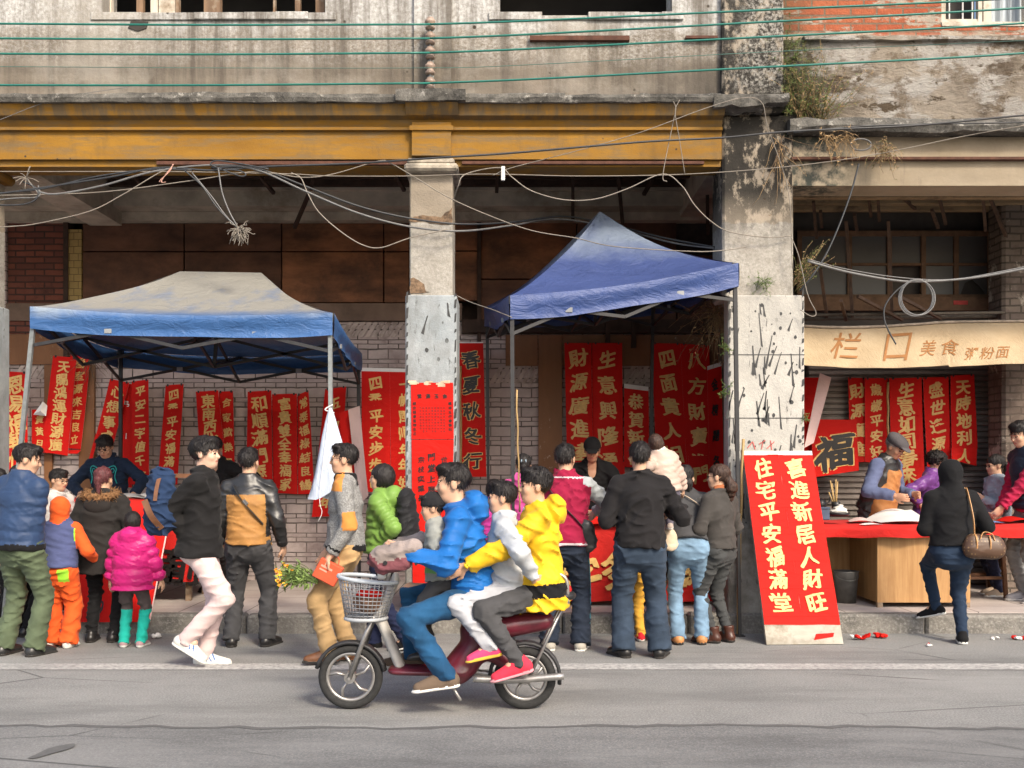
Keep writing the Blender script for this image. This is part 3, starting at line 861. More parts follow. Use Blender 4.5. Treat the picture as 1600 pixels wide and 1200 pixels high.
t = NT('mossy_cement')
c = t.mix(t.ramp(t.noise(6, 9, .72), [(.35, 0), (.65, 1)]), (.05, .048, .044), (.20, .19, .17))
c = t.mix(t.ramp(t.noise(11, 8, .75), [(.56, 0), (.66, 1)]), c, (.40, .385, .35))
t.bump(t.noise(22, 9, .75), 1.0, .03); moss_m = t.done(c, .95, 0, .2)

X0, X1 = -9.5, XW(1127, 9.16)      # the left house ends at the heavy pier
# upper wall with two window openings
def zy(py): return ZW(py, 9.16)
wl = (XW(160, 9.16), XW(508, 9.16)); wr_ = (XW(781, 9.16), XW(1050, 9.16)); zs = (zy(24), zy(31))
m = MB()
ZT = 8.2
m.box((X0, 9.16, 4.72), (X1, 9.50, zs[0] - .0), bev=0)
for a, b in ((X0, wl[0]), (wl[1], wr_[0]), (wr_[1], X1)): m.box((a, 9.16, zs[0]), (b, 9.50, ZT))
m.box((wl[0], 9.16, 6.6), (wl[1], 9.5, ZT)); m.box((wr_[0], 9.16, 6.6), (wr_[1], 9.5, ZT))
part(m, 'upper_wall', [wall_m], house)
m = MB(); m.box((XW(647, 9.12), 9.115, 4.76), (XW(705, 9.12), 9.158, ZT)); part(m, 'pilaster', [wall_m], house)
# jagged broken sills
for (a, b) in (wl, wr_):
    m = MB(); x = a - .10
    while x < b + .02:
        L = rng.uniform(.14, .5)
        m.box((x, 9.125 + rng.uniform(0, .02), zs[0] - .045), (min(x + L, b + .1), 9.52, zs[0] + rng.choice((.016, .02, .024, -.012, .018))), bev=.004); x += L
    part(m, 'window_sill', [wall_m], house)
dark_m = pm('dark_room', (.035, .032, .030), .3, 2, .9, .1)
wood_old = pm('old_wood', (.16, .10, .06), .45, 9, .8, .5, 40, stretch=(1, 1, .15), dirt=(.30, .26, .20))
grey_post = pm('whitewashed_wood', (.50, .45, .37), .3, 9, .85, .4, 40, stretch=(1, 1, .15), dirt=(.2, .15, .1))
for (a, b), posts in ((wl, ((163, 176, 1), (215, 225, 0), (237, 248, 1), (250, 275, 1), (276, 281, 0), (320, 346, 0), (428, 431, 0), (462, 470, 0), (494, 508, 0))), (wr_, ((1046, 1052, 1),))):
    m = MB()
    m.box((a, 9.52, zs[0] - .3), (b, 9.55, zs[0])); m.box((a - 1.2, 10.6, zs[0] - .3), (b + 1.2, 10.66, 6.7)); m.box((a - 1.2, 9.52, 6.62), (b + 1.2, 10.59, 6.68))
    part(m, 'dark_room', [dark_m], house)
    m = MB()
    for (p, q, k) in posts: m.box((XW(p, 9.36), 9.33, zs[0] + .01), (XW(q, 9.36), 9.39, 6.6), k)
    m.box((a, 9.34, 6.2), (b, 9.38, 6.26))
    part(m, 'window_frame', [wood_old, grey_post], house)
# iron flat bars on the wall
rust_m = pm('rust', (.085, .035, .022), .4, 14, .85, .4, 60)
for a, b, c_ in ((828, 984, 66), (1072, 1122, 63)):
    m = MB(); m.box((XW(a, 9.1), 9.11, zy(c_)), (XW(b, 9.1), 9.158, zy(59))); part(m, 'iron_strip', [rust_m], house)
# small square hole with a spalled edge
m = MB(); P = [(205, 33), (232, 34), (229, 44), (216, 49), (200, 44)]
m.prism([(XW(x, 9.155), ZW(y, 9.155)) for x, y in P][::-1], 9.150, 9.158); part(m, 'wall_hole', [pm('hole', (.03, .025, .02), .3)], house)

# cornice: slab, cove, ledge, frieze, soffit
m = MB()
x = X0
while x < X1 + .55:
    L = rng.uniform(.5, 1.4); e = min(x + L, X1 + .55)
    m.extrude_x([(9.16, 4.665), (8.95, 4.665), (8.935, 4.70), (8.95, 4.745 + rng.uniform(-.012, .012)), (9.16, 4.76)], x, e, 0, max(1, int((e - x) / .12)), .006); x = e
m.extrude_x([(9.16, 4.668), (8.90, 4.665), (8.89, 4.758), (9.16, 4.77)], XW(620, 9), XW(728, 9), 0, 5, .008)
part(m, 'cornice', [moss_m], house)
m = MB()
m.extrude_x([(9.5, 4.22), (9.14, 4.22), (9.14, 4.465), (9.10, 4.470), (9.10, 4.495), (9.13, 4.50), (9.10, 4.558), (9.03, 4.575), (8.985, 4.664), (9.5, 4.664)], X0, X1, 0)
m.box((X0, 9.18, 4.165), (X1, 9.46, 4.218))
part(m, 'beam', [yellow_m], house)
m = MB(); a, b = XW(644, 9.1), XW(705, 9.1)
m.box((a, 9.075, 4.235), (b, 9.138, 4.53)); m.box((a - .02, 9.055, 4.455), (b + .02, 9.10, 4.495)); part(m, 'beam_block', [yellow_m], house)
m = MB(); m.extrude_x([(9.16, 4.57), (9.02, 4.575), (8.94, 4.660), (9.16, 4.660)], XW(634, 9), XW(716, 9), 0, 6, .004); part(m, 'cornice_bracket', [yellow_m], house)
m = MB(); m.box((XW(245, 9.15), 9.142, 4.175), (XW(640, 9.15), 9.178, 4.205)); m.box((XW(722, 9.15), 9.142, 4.180), (XW(1100, 9.15), 9.178, 4.205)); part(m, 'iron_rail', [rust_m], house)

# ---- columns
def column_mat(name, zb, warm=1.0, ink=True, soot=False):
    """plaster above, rough render in the middle, pale painted dado with ink-black blots below zb"""
    t = NT(name); x, y, z = t.sep()
    up = t.mix(t.ramp(t.noise(2.5, 8, .65), [(.3, 0), (.7, 1)]), (.225, .19, .145), (.31, .265, .21))
    rough = t.mix(t.ramp(t.noise(38, 7, .75), [(.34, 0), (.66, 1)]), (.24, .225, .195), (.39, .37, .335))
    rough = t.mix(t.ramp(t.noise(2.6, 8, .7), [(.45, 0), (.7, .7)]), rough, (.17, .15, .125))
    zn = t.math('ADD', z, t.math('MULTIPLY', t.noise(9, 6, .7), .10))
    c = t.mix(t.ramp(t.math('SUBTRACT', zn, 3.70), [(0, 0), (.012, 1)]), rough, up)
    chip = t.ramp(t.noise(3.2, 9, .65, t.mapv(loc=(1.7, 0, 5))), [(.655, 0), (.67, 1)])
    c = t.mix(chip, c, (.20, .135, .085))
    if soot:
        s1 = t.math('MULTIPLY', t.ramp(t.math('SUBTRACT', zn, 3.45), [(0, 0), (.55, 1)]), t.ramp(t.noise(5.5, 9, .72, t.mapv((1.3, 1, .8))), [(.42, 0), (.50, 1)]))
        c = t.mix(t.math('MULTIPLY', s1, .97), c, t.mix(t.noise(14, 7, .75), (.006, .006, .006), (.032, .029, .025)))
        c = t.mix(t.math('MULTIPLY', t.ramp(t.math('SUBTRACT', zn, 4.75), [(0, 0), (.2, 1)]), t.math('MULTIPLY', t.ramp(t.noise(34, 7, .8), [(.47, 0), (.60, 1)]), t.ramp(t.math('ADD', x, t.math('MULTIPLY', t.noise(2.5, 5, .7), .5)), [(2.26, 0), (2.40, 1)])) if False else t.math('MULTIPLY', t.ramp(t.noise(34, 7, .8), [(.46, 0), (.62, 1)]), t.ramp(t.math('SUBTRACT', t.math('ADD', x, t.math('MULTIPLY', t.noise(2.5, 6, .7), .6)), 2.28), [(0, .12), (.16, 1)]))), c, (.36, .345, .31))
    dado = t.mix(t.ramp(t.noise(3, 8, .7), [(.3, 0), (.7, 1)]), (.23, .265, .285), (.37, .395, .41)) if not soot else t.mix(t.ramp(t.noise(3, 8, .7), [(.3, 0), (.7, 1)]), (.33, .32, .295), (.46, .445, .41))
    if ink:
        blot = t.ramp(t.noise(11, 7, .78, t.mapv((1.8, 1, .35))), [(.61, 0), (.65, .85)])
        dado = t.mix(blot, dado, (.05, .05, .05))
        dots = t.math('MULTIPLY', t.ramp(t.voro(9, t.mapv((1, .15, .7))), [(.13, 1), (.17, 0)]), t.ramp(t.noise(2.2, 3), [(.50, 0), (.56, 1)]))
        dado = t.mix(t.math('MULTIPLY', dots, .9), dado, (.045, .045, .045))
        gr = t.ramp(t.noise(2.2, 9, .7, t.mapv((1, 1, .6), loc=(2, 2, 2))), [(.44, 0), (.62, .75)])
        dado = t.mix(gr, dado, (.30, .295, .275) if soot else (.16, .17, .17))
    low = t.math('MULTIPLY', t.ramp(t.math('SUBTRACT', 1.45, zn), [(0, 0), (.35, 1)]), t.ramp(t.noise(4, 8, .7), [(.30, 0), (.55, 1)]))
    dado = t.mix(t.math('MULTIPLY', low, .85), dado, (.15, .135, .115))
    c = t.mix(t.ramp(t.math('SUBTRACT', z, zb), [(0, 0), (.004, 1)]), dado, c)
    t.bump(t.math('ADD', t.noise(40, 8, .7), t.math('MULTIPLY', chip, -1.0)), .6, .012)
    return t.done(c, .9, 0, .25)
ink_m = pm('ink', (.035, .035, .036), .4, 20, .6, .1)
def ink_marks(y, x0, x1, z0, z1, n, seed, root):
    g = random.Random(seed); m = MB()
    for i in range(n):
        x, z = g.uniform(x0 + .03, x1 - .03), g.uniform(z0, z1)
        k = g.random()
        if k < .55:
            r = g.uniform(.006, .019)
            P = [(x + r * math.cos(a) * g.uniform(.7, 1.1), z + r * 1.25 * math.sin(a) * g.uniform(.7, 1.1)) for a in np.linspace(0, 6.28, 9)[:-1]]
        else:
            L = g.uniform(.08, .30); dx = g.uniform(-.07, .03); w = g.uniform(.006, .011)
            P = [(x - w * .4, z), (x + dx * .5 - w * .6, z - L * .5), (x + dx - w * 1.3, z - L), (x + dx + w * 1.3, z - L - .015), (x + dx * .5 + w * .6, z - L * .5), (x + w * .6, z)]
        m.prism(P, y - .003, y - .0005)
    for xe in (x0 + .012, x1 - .014):
        z = z0
        while z < z1 + .1:
            L = g.uniform(.02, .12); w = g.uniform(.006, .014)
            m.prism([(xe - w, z), (xe + w * .6, z + .01), (xe + w, z + L), (xe - w * .5, z + L * .9)], y - .003, y - .0005); z += L + g.uniform(.01, .07)
    return m
def column(px0, px1, lx0, lx1, y0, depth, zb, ztop, mat, label=None, ink=30, seed=1):
    m = MB()
    m.box((XW(px0, y0), y0, zb - .02), (XW(px1, y0), y0 + depth, ztop), bev=.012)
    up = part(m, 'column', [mat], house)
    m = MB()
    m.box((XW(lx0, y0), y0 - .045, .10), (XW(lx1, y0), y0 + depth + .04, zb), bev=.012)
    lo = part(m, 'column_base', [mat], house, up)
    a, b = XW(lx0, y0 - .045), XW(lx1, y0 - .045)
    if ink: part(ink_marks(y0 - .045, a, b, .75, zb - .05, ink, seed, house), 'ink_marks', [ink_m], house, up)
    return up
zb2 = ZW(461, 9.13)
cm2 = column_mat('column_plaster', zb2)
column(640, 707, 634, 714, 9.17, .42, zb2, 4.18, cm2, ink=16, seed=3)
column(-95, -28, -101, -24, 9.17, .42, ZW(470, 9.13), 4.18, column_mat('column_plaster_left', ZW(470, 9.13)), ink=8, seed=4)
column(-860, -790, -866, -784, 9.17, .42, zb2, 4.18, cm2, ink=0)
m = MB(); m.box((XW(632, 9.1), 9.06, 4.10), (XW(716, 9.1), 9.62, 4.168), bev=.02); m.box((XW(636, 9.1), 9.09, 4.168), (XW(710, 9.1), 9.14, 4.22), bev=.015)
part(m, 'capital', [pm('broken_cement', (.34, .30, .24), .4, 10, .95, 1.0, 30, dirt=(.10, .09, .08))], house)
m = MB(); m.box((XW(-105, 9.1), 9.06, 4.10), (XW(-18, 9.1), 9.62, 4.19), bev=.03); part(m, 'capital', [yellow_m], house)
# broken render on the centre column
brk = pm('broken_render', (.16, .105, .065), .5, 40, .95, 1.0, 50, dirt=(.05, .035, .025))
def ragged(pts, seed, n=3, j=2.0):
    g = random.Random(seed); out = []
    for (x0, y0), (x1, y1) in zip(pts, pts[1:] + pts[:1]):
        for k in range(n): out.append((x0 + (x1 - x0) * k / n + g.uniform(-j, j), y0 + (y1 - y0) * k / n + g.uniform(-j, j)))
    return [(XW(x, 9.168), ZW(y, 9.168)) for x, y in out][::-1]
for k, pts in enumerate((((641, 341), (660, 337), (690, 339), (706, 322), (706, 352), (680, 348), (655, 346), (641, 347)), ((642, 434), (652, 436), (662, 446), (669, 458), (642, 459)), ((668, 247), (706, 245), (706, 262), (670, 258)))):
    m = MB(); m.prism(ragged(list(pts), k), 9.163, 9.1695); part(m, 'broken_render', [brk], house)
# ---- the heavy pier between the two houses
pier = empty('pier', (2.2, 9.15, 0), 0, 'broad stained pier with soot and weeds rising between the two old houses', 'pier')
zb3 = ZW(461, 9.10)
cm3 = column_mat('pier_plaster', zb3, soot=True)
m = MB(); m.box((XW(1129, 9.15), 9.15, zb3 - .02), (XW(1240, 9.15), 9.62, 4.62), bev=.02); m.box((XW(1127, 9.13), 9.08, 4.622), (XW(1224, 9.1), 9.62, 8.2), bev=.02)
part(m, 'shaft', [cm3], pier)
m = MB(); m.box((XW(1138, 9.10), 9.10, .10), (XW(1257, 9.10), 9.30, zb3), bev=.012); m.box((2.36, 9.30, .10), (XW(1250, 9.10), 9.62, zb3 - .01)); base3 = part(m, 'pier_base', [cm3], pier)
mk = ink_marks(9.10, XW(1138, 9.1), XW(1257, 9.1), .95, zb3 - .05, 105, 9, pier); part(mk, 'ink_marks', [ink_m], pier)
m = MB()
for z in (ZW(555, 9.1), ZW(654, 9.1)): m.box((XW(1138, 9.1), 9.0975, z), (XW(1257, 9.1), 9.0995, z + .008))
part(m, 'joint_lines', [ink_m], pier)
m = MB(); m.extrude_x([(9.14, 4.62), (8.93, 4.63), (8.92, 4.72), (9.14, 4.80)], XW(1110, 9.1), XW(1190, 9.1), 0, 6, .015); part(m, 'broken_ledge', [moss_m], pier)
m = MB(); m.box((2.36, 9.62, .1), (XW(1236, 9.5), 13.0, 5.2)); part(m, 'party_wall', [pm('party_plaster', (.20, .165, .13), .4, 3, .9, .5, 30, dirt=(.06, .045, .035))], pier)
# red scribble of paint
m = MB()
for (a, b) in (((1168, 700), (1176, 690)), ((1176, 690), (1180, 702)), ((1186, 694), (1196, 688)), ((1192, 690), (1190, 702)), ((1198, 701), (1210, 690)), ((1204, 688), (1206, 703))):
    m.bar(W3(*a, 9.096), W3(*b, 9.096), .008, .003, up=(0, 1, 0))
part(m, 'red_scribble', [pm('red_marker', (.45, .10, .09), .2)], pier)

# ---- arcade ceiling, back wall
ceil_m = pm('ceiling_plaster', (.46, .41, .36), .25, 1.6, .9, .3, 20, dirt=(.25, .21, .175))
m = MB(); m.box((X0, 9.5, 4.62), (XW(1140, 9.6), 13, 4.72)); part(m, 'arcade_ceiling', [ceil_m], house)
m = MB()
m.box((-4.78, 9.5, 4.20), (-4.42, 11.6, 4.62)); m.box((X0, 11.35, 4.36), (XW(1140, 9.6), 11.72, 4.62)); m.box((1.9, 9.5, 4.30), (2.36, 11.6, 4.62))
m.box((X0, 11.28, 4.52), (2.3, 11.348, 4.60)); m.box((X0, 11.60, 4.26), (2.3, 11.75, 4.355))
part(m, 'ceiling_beam', [pm('beam_plaster', (.44, .385, .31), .3, 3, .9, .4, 25, dirt=(.20, .16, .11))], house)
darkwood = pm('dark_timber', (.045, .026, .018), .4, 10, .85, .4, 40)
m = MB()
for y in (10.8, 11.14): m.box((-4.4, y, 4.53), (1.88, y + .07, 4.60))
for (a, b) in (((195, 262), (222, 288)), ((210, 258), (190, 268)), ((400, 268), (428, 302)), ((610, 258), (632, 298)), ((482, 305), (460, 356)), ((492, 262), (486, 296)), ((895, 270), (895, 345)), ((966, 275), (973, 350)), ((1028, 265), (1006, 304)), ((1105, 285), (1106, 366)), ((778, 262), (776, 300))):
    m.bar(W3(*a, 10.6), W3(*b, 10.9), .035, .035)
part(m, 'rusty_bars', [darkwood], house)

def bricks(name, c1, c2, mort, bw, rh, ms, warp=0.0, dirt=None, thr=.55, lime=None):
    t = NT(name); x, y, z = t.sep()
    zz = z if not warp else t.math('ADD', z, t.math('MULTIPLY', t.math('SINE', t.math('MULTIPLY', z, 2 * math.pi / (3 * rh))), warp))
    cb = t.n('CombineXYZ'); t.put(cb.inputs[0], t.math('ADD', x, y)); t.put(cb.inputs[1], t.math('ADD', zz, t.math('MULTIPLY', t.noise(4, 4), .026)))
    br = t.n('TexBrick'); t.put(br.inputs['Vector'], cb.outputs[0]); br.inputs['Scale'].default_value = 1
    br.inputs['Brick Width'].default_value = bw; br.inputs['Row Height'].default_value = rh; br.inputs['Mortar Size'].default_value = ms; br.inputs['Mortar Smooth'].default_value = .25
    t.put(br.inputs['Color1'], c1); t.put(br.inputs['Color2'], c2); t.put(br.inputs['Mortar'], mort)
    c = t.mix(t.ramp(t.noise(9, 8, .7), [(.35, 0), (.75, .6)]), br.outputs['Color'], sc(c1, .55))
    if dirt: c = t.mix(t.ramp(t.noise(1.6, 9, .7), [(thr, 0), (thr + .12, .9)]), c, dirt)
    if lime: c = t.mix(t.ramp(t.noise(2.4, 9, .72, t.mapv(loc=(5, 5, 1))), [(.55, 0), (.60, .9)]), c, lime)
    t.bump(t.math('ADD', t.math('MULTIPLY', br.outputs['Fac'], -1.0), t.math('MULTIPLY', t.noise(35, 6, .7), .5)), .7, .012)
    return t.done(c, .9, 0, .25)
gb_m = bricks('grey_bricks', (.52, .43, .40), (.42, .35, .33), (.09, .072, .064),   .235, .074, .0075, .023, (.27, .21, .195))
rb_m = bricks('dark_red_bricks', (.22, .075, .05), (.12, .05, .04), (.05, .036, .03), .22, .072, .010, 0, (.05, .03, .025))
BW = 11.76
m = MB(); m.box((XW(15, BW), BW, .1), (XW(1123, BW), BW + .25, ZW(503, BW))); part(m, 'brick_wall', [gb_m], house)
m = MB(); m.box((X0, BW - .05, .1), (XW(13, BW), BW + .25, 4.6)); part(m, 'end_wall', [gb_m], house)
m = MB(); m.box((XW(14, BW), BW - .02, ZW(522, BW)), (XW(104, BW), BW + .2, 4.6)); part(m, 'red_brick_infill', [rb_m], house)
m = MB()
for i in range(9): 
    x = XW(16, BW) + i * .085
    m.bar((x, BW - .03, ZW(345, BW)), (x + .07, BW - .03, ZW(322, BW) + .05), .06, .05, up=(0, 1, 0))
part(m, 'arch_bricks', [rb_m], house)
m = MB(); m.box((XW(110, BW), BW - .05, ZW(470, BW)), (XW(130, BW), BW + .1, ZW(360, BW))); part(m, 'tile_strip', [bricks('yellow_tiles', (.42, .30, .12), (.36, .26, .10), (.14, .10, .05), .1, .08, .004)], house)
m = MB(); m.box((XW(103, BW), BW - .07, ZW(560, BW)), (XW(110, BW), BW + .1, 4.4)); part(m, 'door_post', [darkwood], house)
ply = pm('plywood', (.115, .052, .030), .5, 4, .75, .3, 30, stretch=(.6, 1, 1.2), dirt=(.06, .030, .020))
ply2 = pm('plywood_brown', (.205, .083, .036), .6, 4.2, .7, .3, 30, stretch=(.5, 1, 1.3), dirt=(.075, .034, .018))
m = MB()
cols = (130, 289, 441, 600, 640); rows = (349, 394, 474)
for i in range(len(cols) - 1):
    for j in range(2):
        m.box((XW(cols[i] + 1, BW), BW - .03 - .004 * ((i + j) % 2), ZW(rows[j + 1] - 1, BW)), (XW(cols[i + 1] - 1, BW), BW + .05, ZW(rows[j] + 1, BW)), (1 if 440 < cols[i] + 5 else 0), bev=.004)
for (a, b, c, d, k) in ((690, 345, 746, 392, 1), (690, 394, 746, 470, 1), (752, 345, 900, 436, 1), (902, 345, 1056, 436, 0), (752, 438, 1056, 500, 0), (1058, 400, 1120, 500, 0)):
    m.box((XW(a, BW), BW - .03, ZW(d, BW)), (XW(b and c, BW), BW + .05, ZW(b, BW)), k, bev=.004)
part(m, 'plywood_panel', [ply, ply2], house)
m = MB(); m.box((X0, BW + .26, 2.6), (XW(1123, BW), BW + .36, 4.65)); part(m, 'panel_backing', [darkwood], house)
conc = pm('concrete_lintel', (.17, .115, .085), .3, 3, .9, .4, 30, dirt=(.09, .07, .055))
m = MB(); m.box((XW(13, BW), BW - .06, ZW(502, BW)), (XW(722, BW), BW + .2, ZW(475, BW))); m.box((XW(722, BW), BW - .06, ZW(522, BW)), (XW(1123, BW), BW + .2, ZW(500, BW)), 1); part(m, 'lintel', [conc, darkwood], house)
# slanting soldier course, brick by brick
def slant(x0, x1, y0, y1):
    m = MB(); z0, z1 = ZW(y1, BW), ZW(y0, BW); x = XW(x0, BW)
    while x < XW(x1, BW) - .05:
        w = .052; dx = (z1 - z0) * .62
        m.add([(x, BW - .012, z0), (x + w, BW - .012, z0), (x + w + dx, BW - .012, z1), (x + dx, BW - .012, z1), (x, BW + .05, z0), (x + w, BW + .05, z0), (x + w + dx, BW + .05, z1), (x + dx, BW + .05, z1)],
              [(0, 1, 2, 3), (4, 7, 6, 5), (0, 4, 5, 1), (1, 5, 6, 2), (2, 6, 7, 3), (3, 7, 4, 0)]); x += .074
    return m
slm = pm('slant_brick', (.44, .37, .33), .25, 9, .9, .5, 40, dirt=(.17, .13, .11))
for a in ((530, 640, 503, 527), (20, 72, 571, 592), (764, 842, 573, 599), (970, 1014, 572, 600), (700, 722, 503, 527)): part(slant(*a), 'slanted_brick_course', [slm], house)
# brown door boards, chalked and flaking
t = NT('brown_door'); c = t.mix(t.ramp(t.noise(3, 7, .6, t.mapv((2, 1, .5))), [(.3, 0), (.7, 1)]), (.15, .062, .022), (.22, .096, .036))
fl = t.math('MULTIPLY', t.ramp(t.noise(20, 8, .75), [(.60, 0), (.64, 1)]), t.ramp(t.noise(2.1, 4), [(.50, 0), (.60, 1)]))
c = t.mix(fl, c, (.45, .36, .28)); t.bump(t.noise(30, 5), .2, .004); door_m = t.done(c, .6)
m = MB(); m.box((XW(790, BW), BW - .045, ZW(572, BW)), (XW(840, BW), BW - .014, ZW(524, BW))); part(m, 'door_board', [door_m], house)
m = MB(); m.box((XW(841, BW), BW - .05, .12), (XW(878, BW), BW - .012, ZW(524, BW))); part(m, 'door_board', [door_m], house)
m = MB(); m.box((XW(878.5, BW), BW - .046, ZW(572, BW)), (XW(1122, BW), BW - .012, ZW(524, BW))); part(m, 'door_board', [door_m], house)
m = MB(); m.box((XW(15, BW), BW - .045, ZW(570, BW)), (XW(104, BW), BW - .022, ZW(523, BW))); part(m, 'door_board', [door_m], house)
m = MB(); m.box((XW(72, BW), BW - .05, .12), (XW(84, BW), BW - .012, ZW(571, BW))); part(m, 'door_board', [door_m], house)
m = MB(); m.box((XW(126, BW), BW - .05, .12), (XW(150, BW), BW - .012, ZW(571, BW))); part(m, 'door_board', [door_m], house)

m = MB()
for x in (945, 985): m.box((XW(x, BW), BW - .12, ZW(545, BW)), (XW(x + 7, BW), BW - .062, ZW(505, BW)))
m.box((XW(735, BW), BW - .11, ZW(521, BW)), (XW(1056, BW), BW - .065, ZW(517, BW)))
part(m, 'timber_batten', [darkwood], house)
for (a, b) in ((746, 752),): 
    m = MB(); m.box((XW(a, BW), BW - .08, 2.9), (XW(b, BW), BW - .035, 4.4)); part(m, 'door_post', [darkwood], house)
# ------------------------------------------------------------------ the neighbouring shophouse on the right
rh = empty('shophouse', (3.6, 9.2, 0), 0, 'peeling shophouse with exposed red bricks above a rolling shutter and cream awning', 'building')
RX0, RX1 = XW(1225, 9.2), 9.5
t = NT('peeling_plaster'); x, y, z = t.sep()
c = t.mix(t.ramp(t.noise(1.7, 9, .68), [(.38, 0), (.58, 1)]), (.105, .08, .058), (.33, .285, .23))
c = t.mix(t.ramp(t.noise(2.3, 9, .66, t.mapv((.75, 1, 1.5), loc=(3, 1, 1)), .25), [(.475, 0), (.53, 1)]), c, t.mix(t.noise(7, 6, .7), (.29, .26, .225), (.52, .50, .465)))
c = t.mix(t.ramp(t.noise(3.1, 9, .7, t.mapv(loc=(9, 1, 4))), [(.53, 0), (.60, .85)]), c, (.17, .13, .09))
c = t.mix(t.ramp(t.noise(4.4, 9, .7, t.mapv((.8, 1, 1.6), loc=(1, 7, 4))), [(.58, 0), (.62, 1)]), c, (.10, .075, .05))
dk = t.math('MULTIPLY', t.ramp(t.math('SUBTRACT', 3.25, t.math('ADD', x, t.math('MULTIPLY', t.noise(2.5, 5), .5))), [(0, 0), (.62, 1)]), t.ramp(t.noise(4, 8, .7), [(.25, 0), (.5, 1)]))
c = t.mix(dk, c, (.045, .043, .035))
c = t.mix(t.math('MULTIPLY', t.ramp(t.math('SUBTRACT', 2.82, x), [(0, 0), (.2, 1)]), t.ramp(t.noise(9, 6, .7), [(.45, 0), (.6, .8)])), c, (.085, .095, .04))
bl = t.math('MULTIPLY', t.ramp(t.math('SUBTRACT', 4.70, t.math('ADD', z, t.math('MULTIPLY', t.noise(4, 6), .3))), [(0, 0), (.14, 1)]), .85)
c = t.mix(bl, c, (.07, .062, .05))
t.bump(t.noise(10, 10, .75, t.mapv((.8, 1, 1.6)), .4), 1.0, .06); peel_m = t.done(c, .93, 0, .2)
t = NT('brick_under_plaster'); x, y, z = t.sep()
br = t.n('TexBrick'); cb = t.n('CombineXYZ'); t.put(cb.inputs[0], x); t.put(cb.inputs[1], z); t.put(br.inputs['Vector'], cb.outputs[0]); br.inputs['Scale'].default_value = 1
br.inputs['Brick Width'].default_value = .235; br.inputs['Row Height'].default_value = .072; br.inputs['Mortar Size'].default_value = .009
t.put(br.inputs['Color1'], (.33, .105, .05)); t.put(br.inputs['Color2'], (.29, .07, .035)); t.put(br.inputs['Mortar'], (.16, .12, .085))
c = t.mix(t.ramp(t.noise(11, 8, .7), [(.4, 0), (.8, .7)]), br.outputs['Color'], (.17, .06, .035))
c = t.mix(t.ramp(t.noise(3.2, 9, .74, t.mapv((.6, 1, 1.8))), [(.515, 0), (.55, 1)]), c, t.mix(t.noise(8, 6), (.20, .16, .12), (.42, .37, .31)))
c = t.mix(t.math('MULTIPLY', t.ramp(t.math('SUBTRACT', 3.0, t.math('ADD', x, t.math('MULTIPLY', t.noise(3, 5), .5))), [(0, 0), (.4, 1)]), .9), c, (.05, .05, .03))
c = t.mix(t.ramp(t.math('SUBTRACT', 5.50, t.math('ADD', z, t.math('MULTIPLY', t.noise(4, 6), .2))), [(0, 0), (.06, 1)]), c, (.30, .245, .19))
t.bump(t.math('ADD', t.math('MULTIPLY', br.outputs['Fac'], -1), t.noise(30, 6)), .8, .015); under_m = t.done(c, .92, 0, .2)
zr = lambda py: ZW(py, 9.2)
wx = (XW(1470, 9.25), XW(1640, 9.25))
m = MB(); m.box((RX0, 9.2, zr(190)), (RX1, 9.5, zr(62)), 0); part(m, 'upper_wall', [peel_m], rh)
m = MB(); m.box((RX0, 9.235, zr(62)), (wx[0], 9.5, 8.2)); m.box((wx[0], 9.235, zr(62)), (wx[1], 9.5, zr(38))); m.box((wx[1], 9.235, zr(62)), (RX1, 9.5, 8.2)); m.box((wx[0], 9.235, 6.8), (wx[1], 9.5, 8.2))
part(m, 'brick_wall', [under_m], rh)
m = MB(); m.extrude_x([(9.24, zr(66)), (9.15, zr(65)), (9.16, zr(58)), (9.24, zr(55))], XW(1255, 9.2), RX1, 0, 40, .008); part(m, 'string_course', [peel_m], rh)
m = MB()
for a, b in ((1470, 1477), (1528, 1534), (1536, 1548), (1600, 1606)): m.box((XW(a, 9.25), 9.24, zr(37)), (XW(b, 9.25), 9.30, 6.8))
m.box((wx[0], 9.225, zr(38.5)), (wx[1], 9.31, zr(32)), 0); m.box((XW(1477, 9.25), 9.25, zr(31)), (XW(1528, 9.25), 9.29, zr(26)), 0)
part(m, 'window_frame', [grey_post], rh)
m = MB()
for a in (1484, 1505, 1520): m.box((XW(a, 9.25), 9.27, zr(37)), (XW(a, 9.25) + .012, 9.285, 6.8))
part(m, 'window_bars', [pm('steel_bar', (.45, .45, .44), .2)], rh)
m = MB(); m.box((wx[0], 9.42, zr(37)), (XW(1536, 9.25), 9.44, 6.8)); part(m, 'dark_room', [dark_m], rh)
cur = pm('net_curtain', (.30, .34, .37), .5, 30, .8, .4, 20, stretch=(1, 1, .05))
m = MB(); m.add([(XW(1546, 9.25) + i * .018, 9.36 + .012 * math.sin(i * 1.3), zz) for zz in (zr(37), 6.8) for i in range(46)], [(i, i + 1, 47 + i, 46 + i) for i in range(45)]); part(m, 'curtain', [cur], rh)
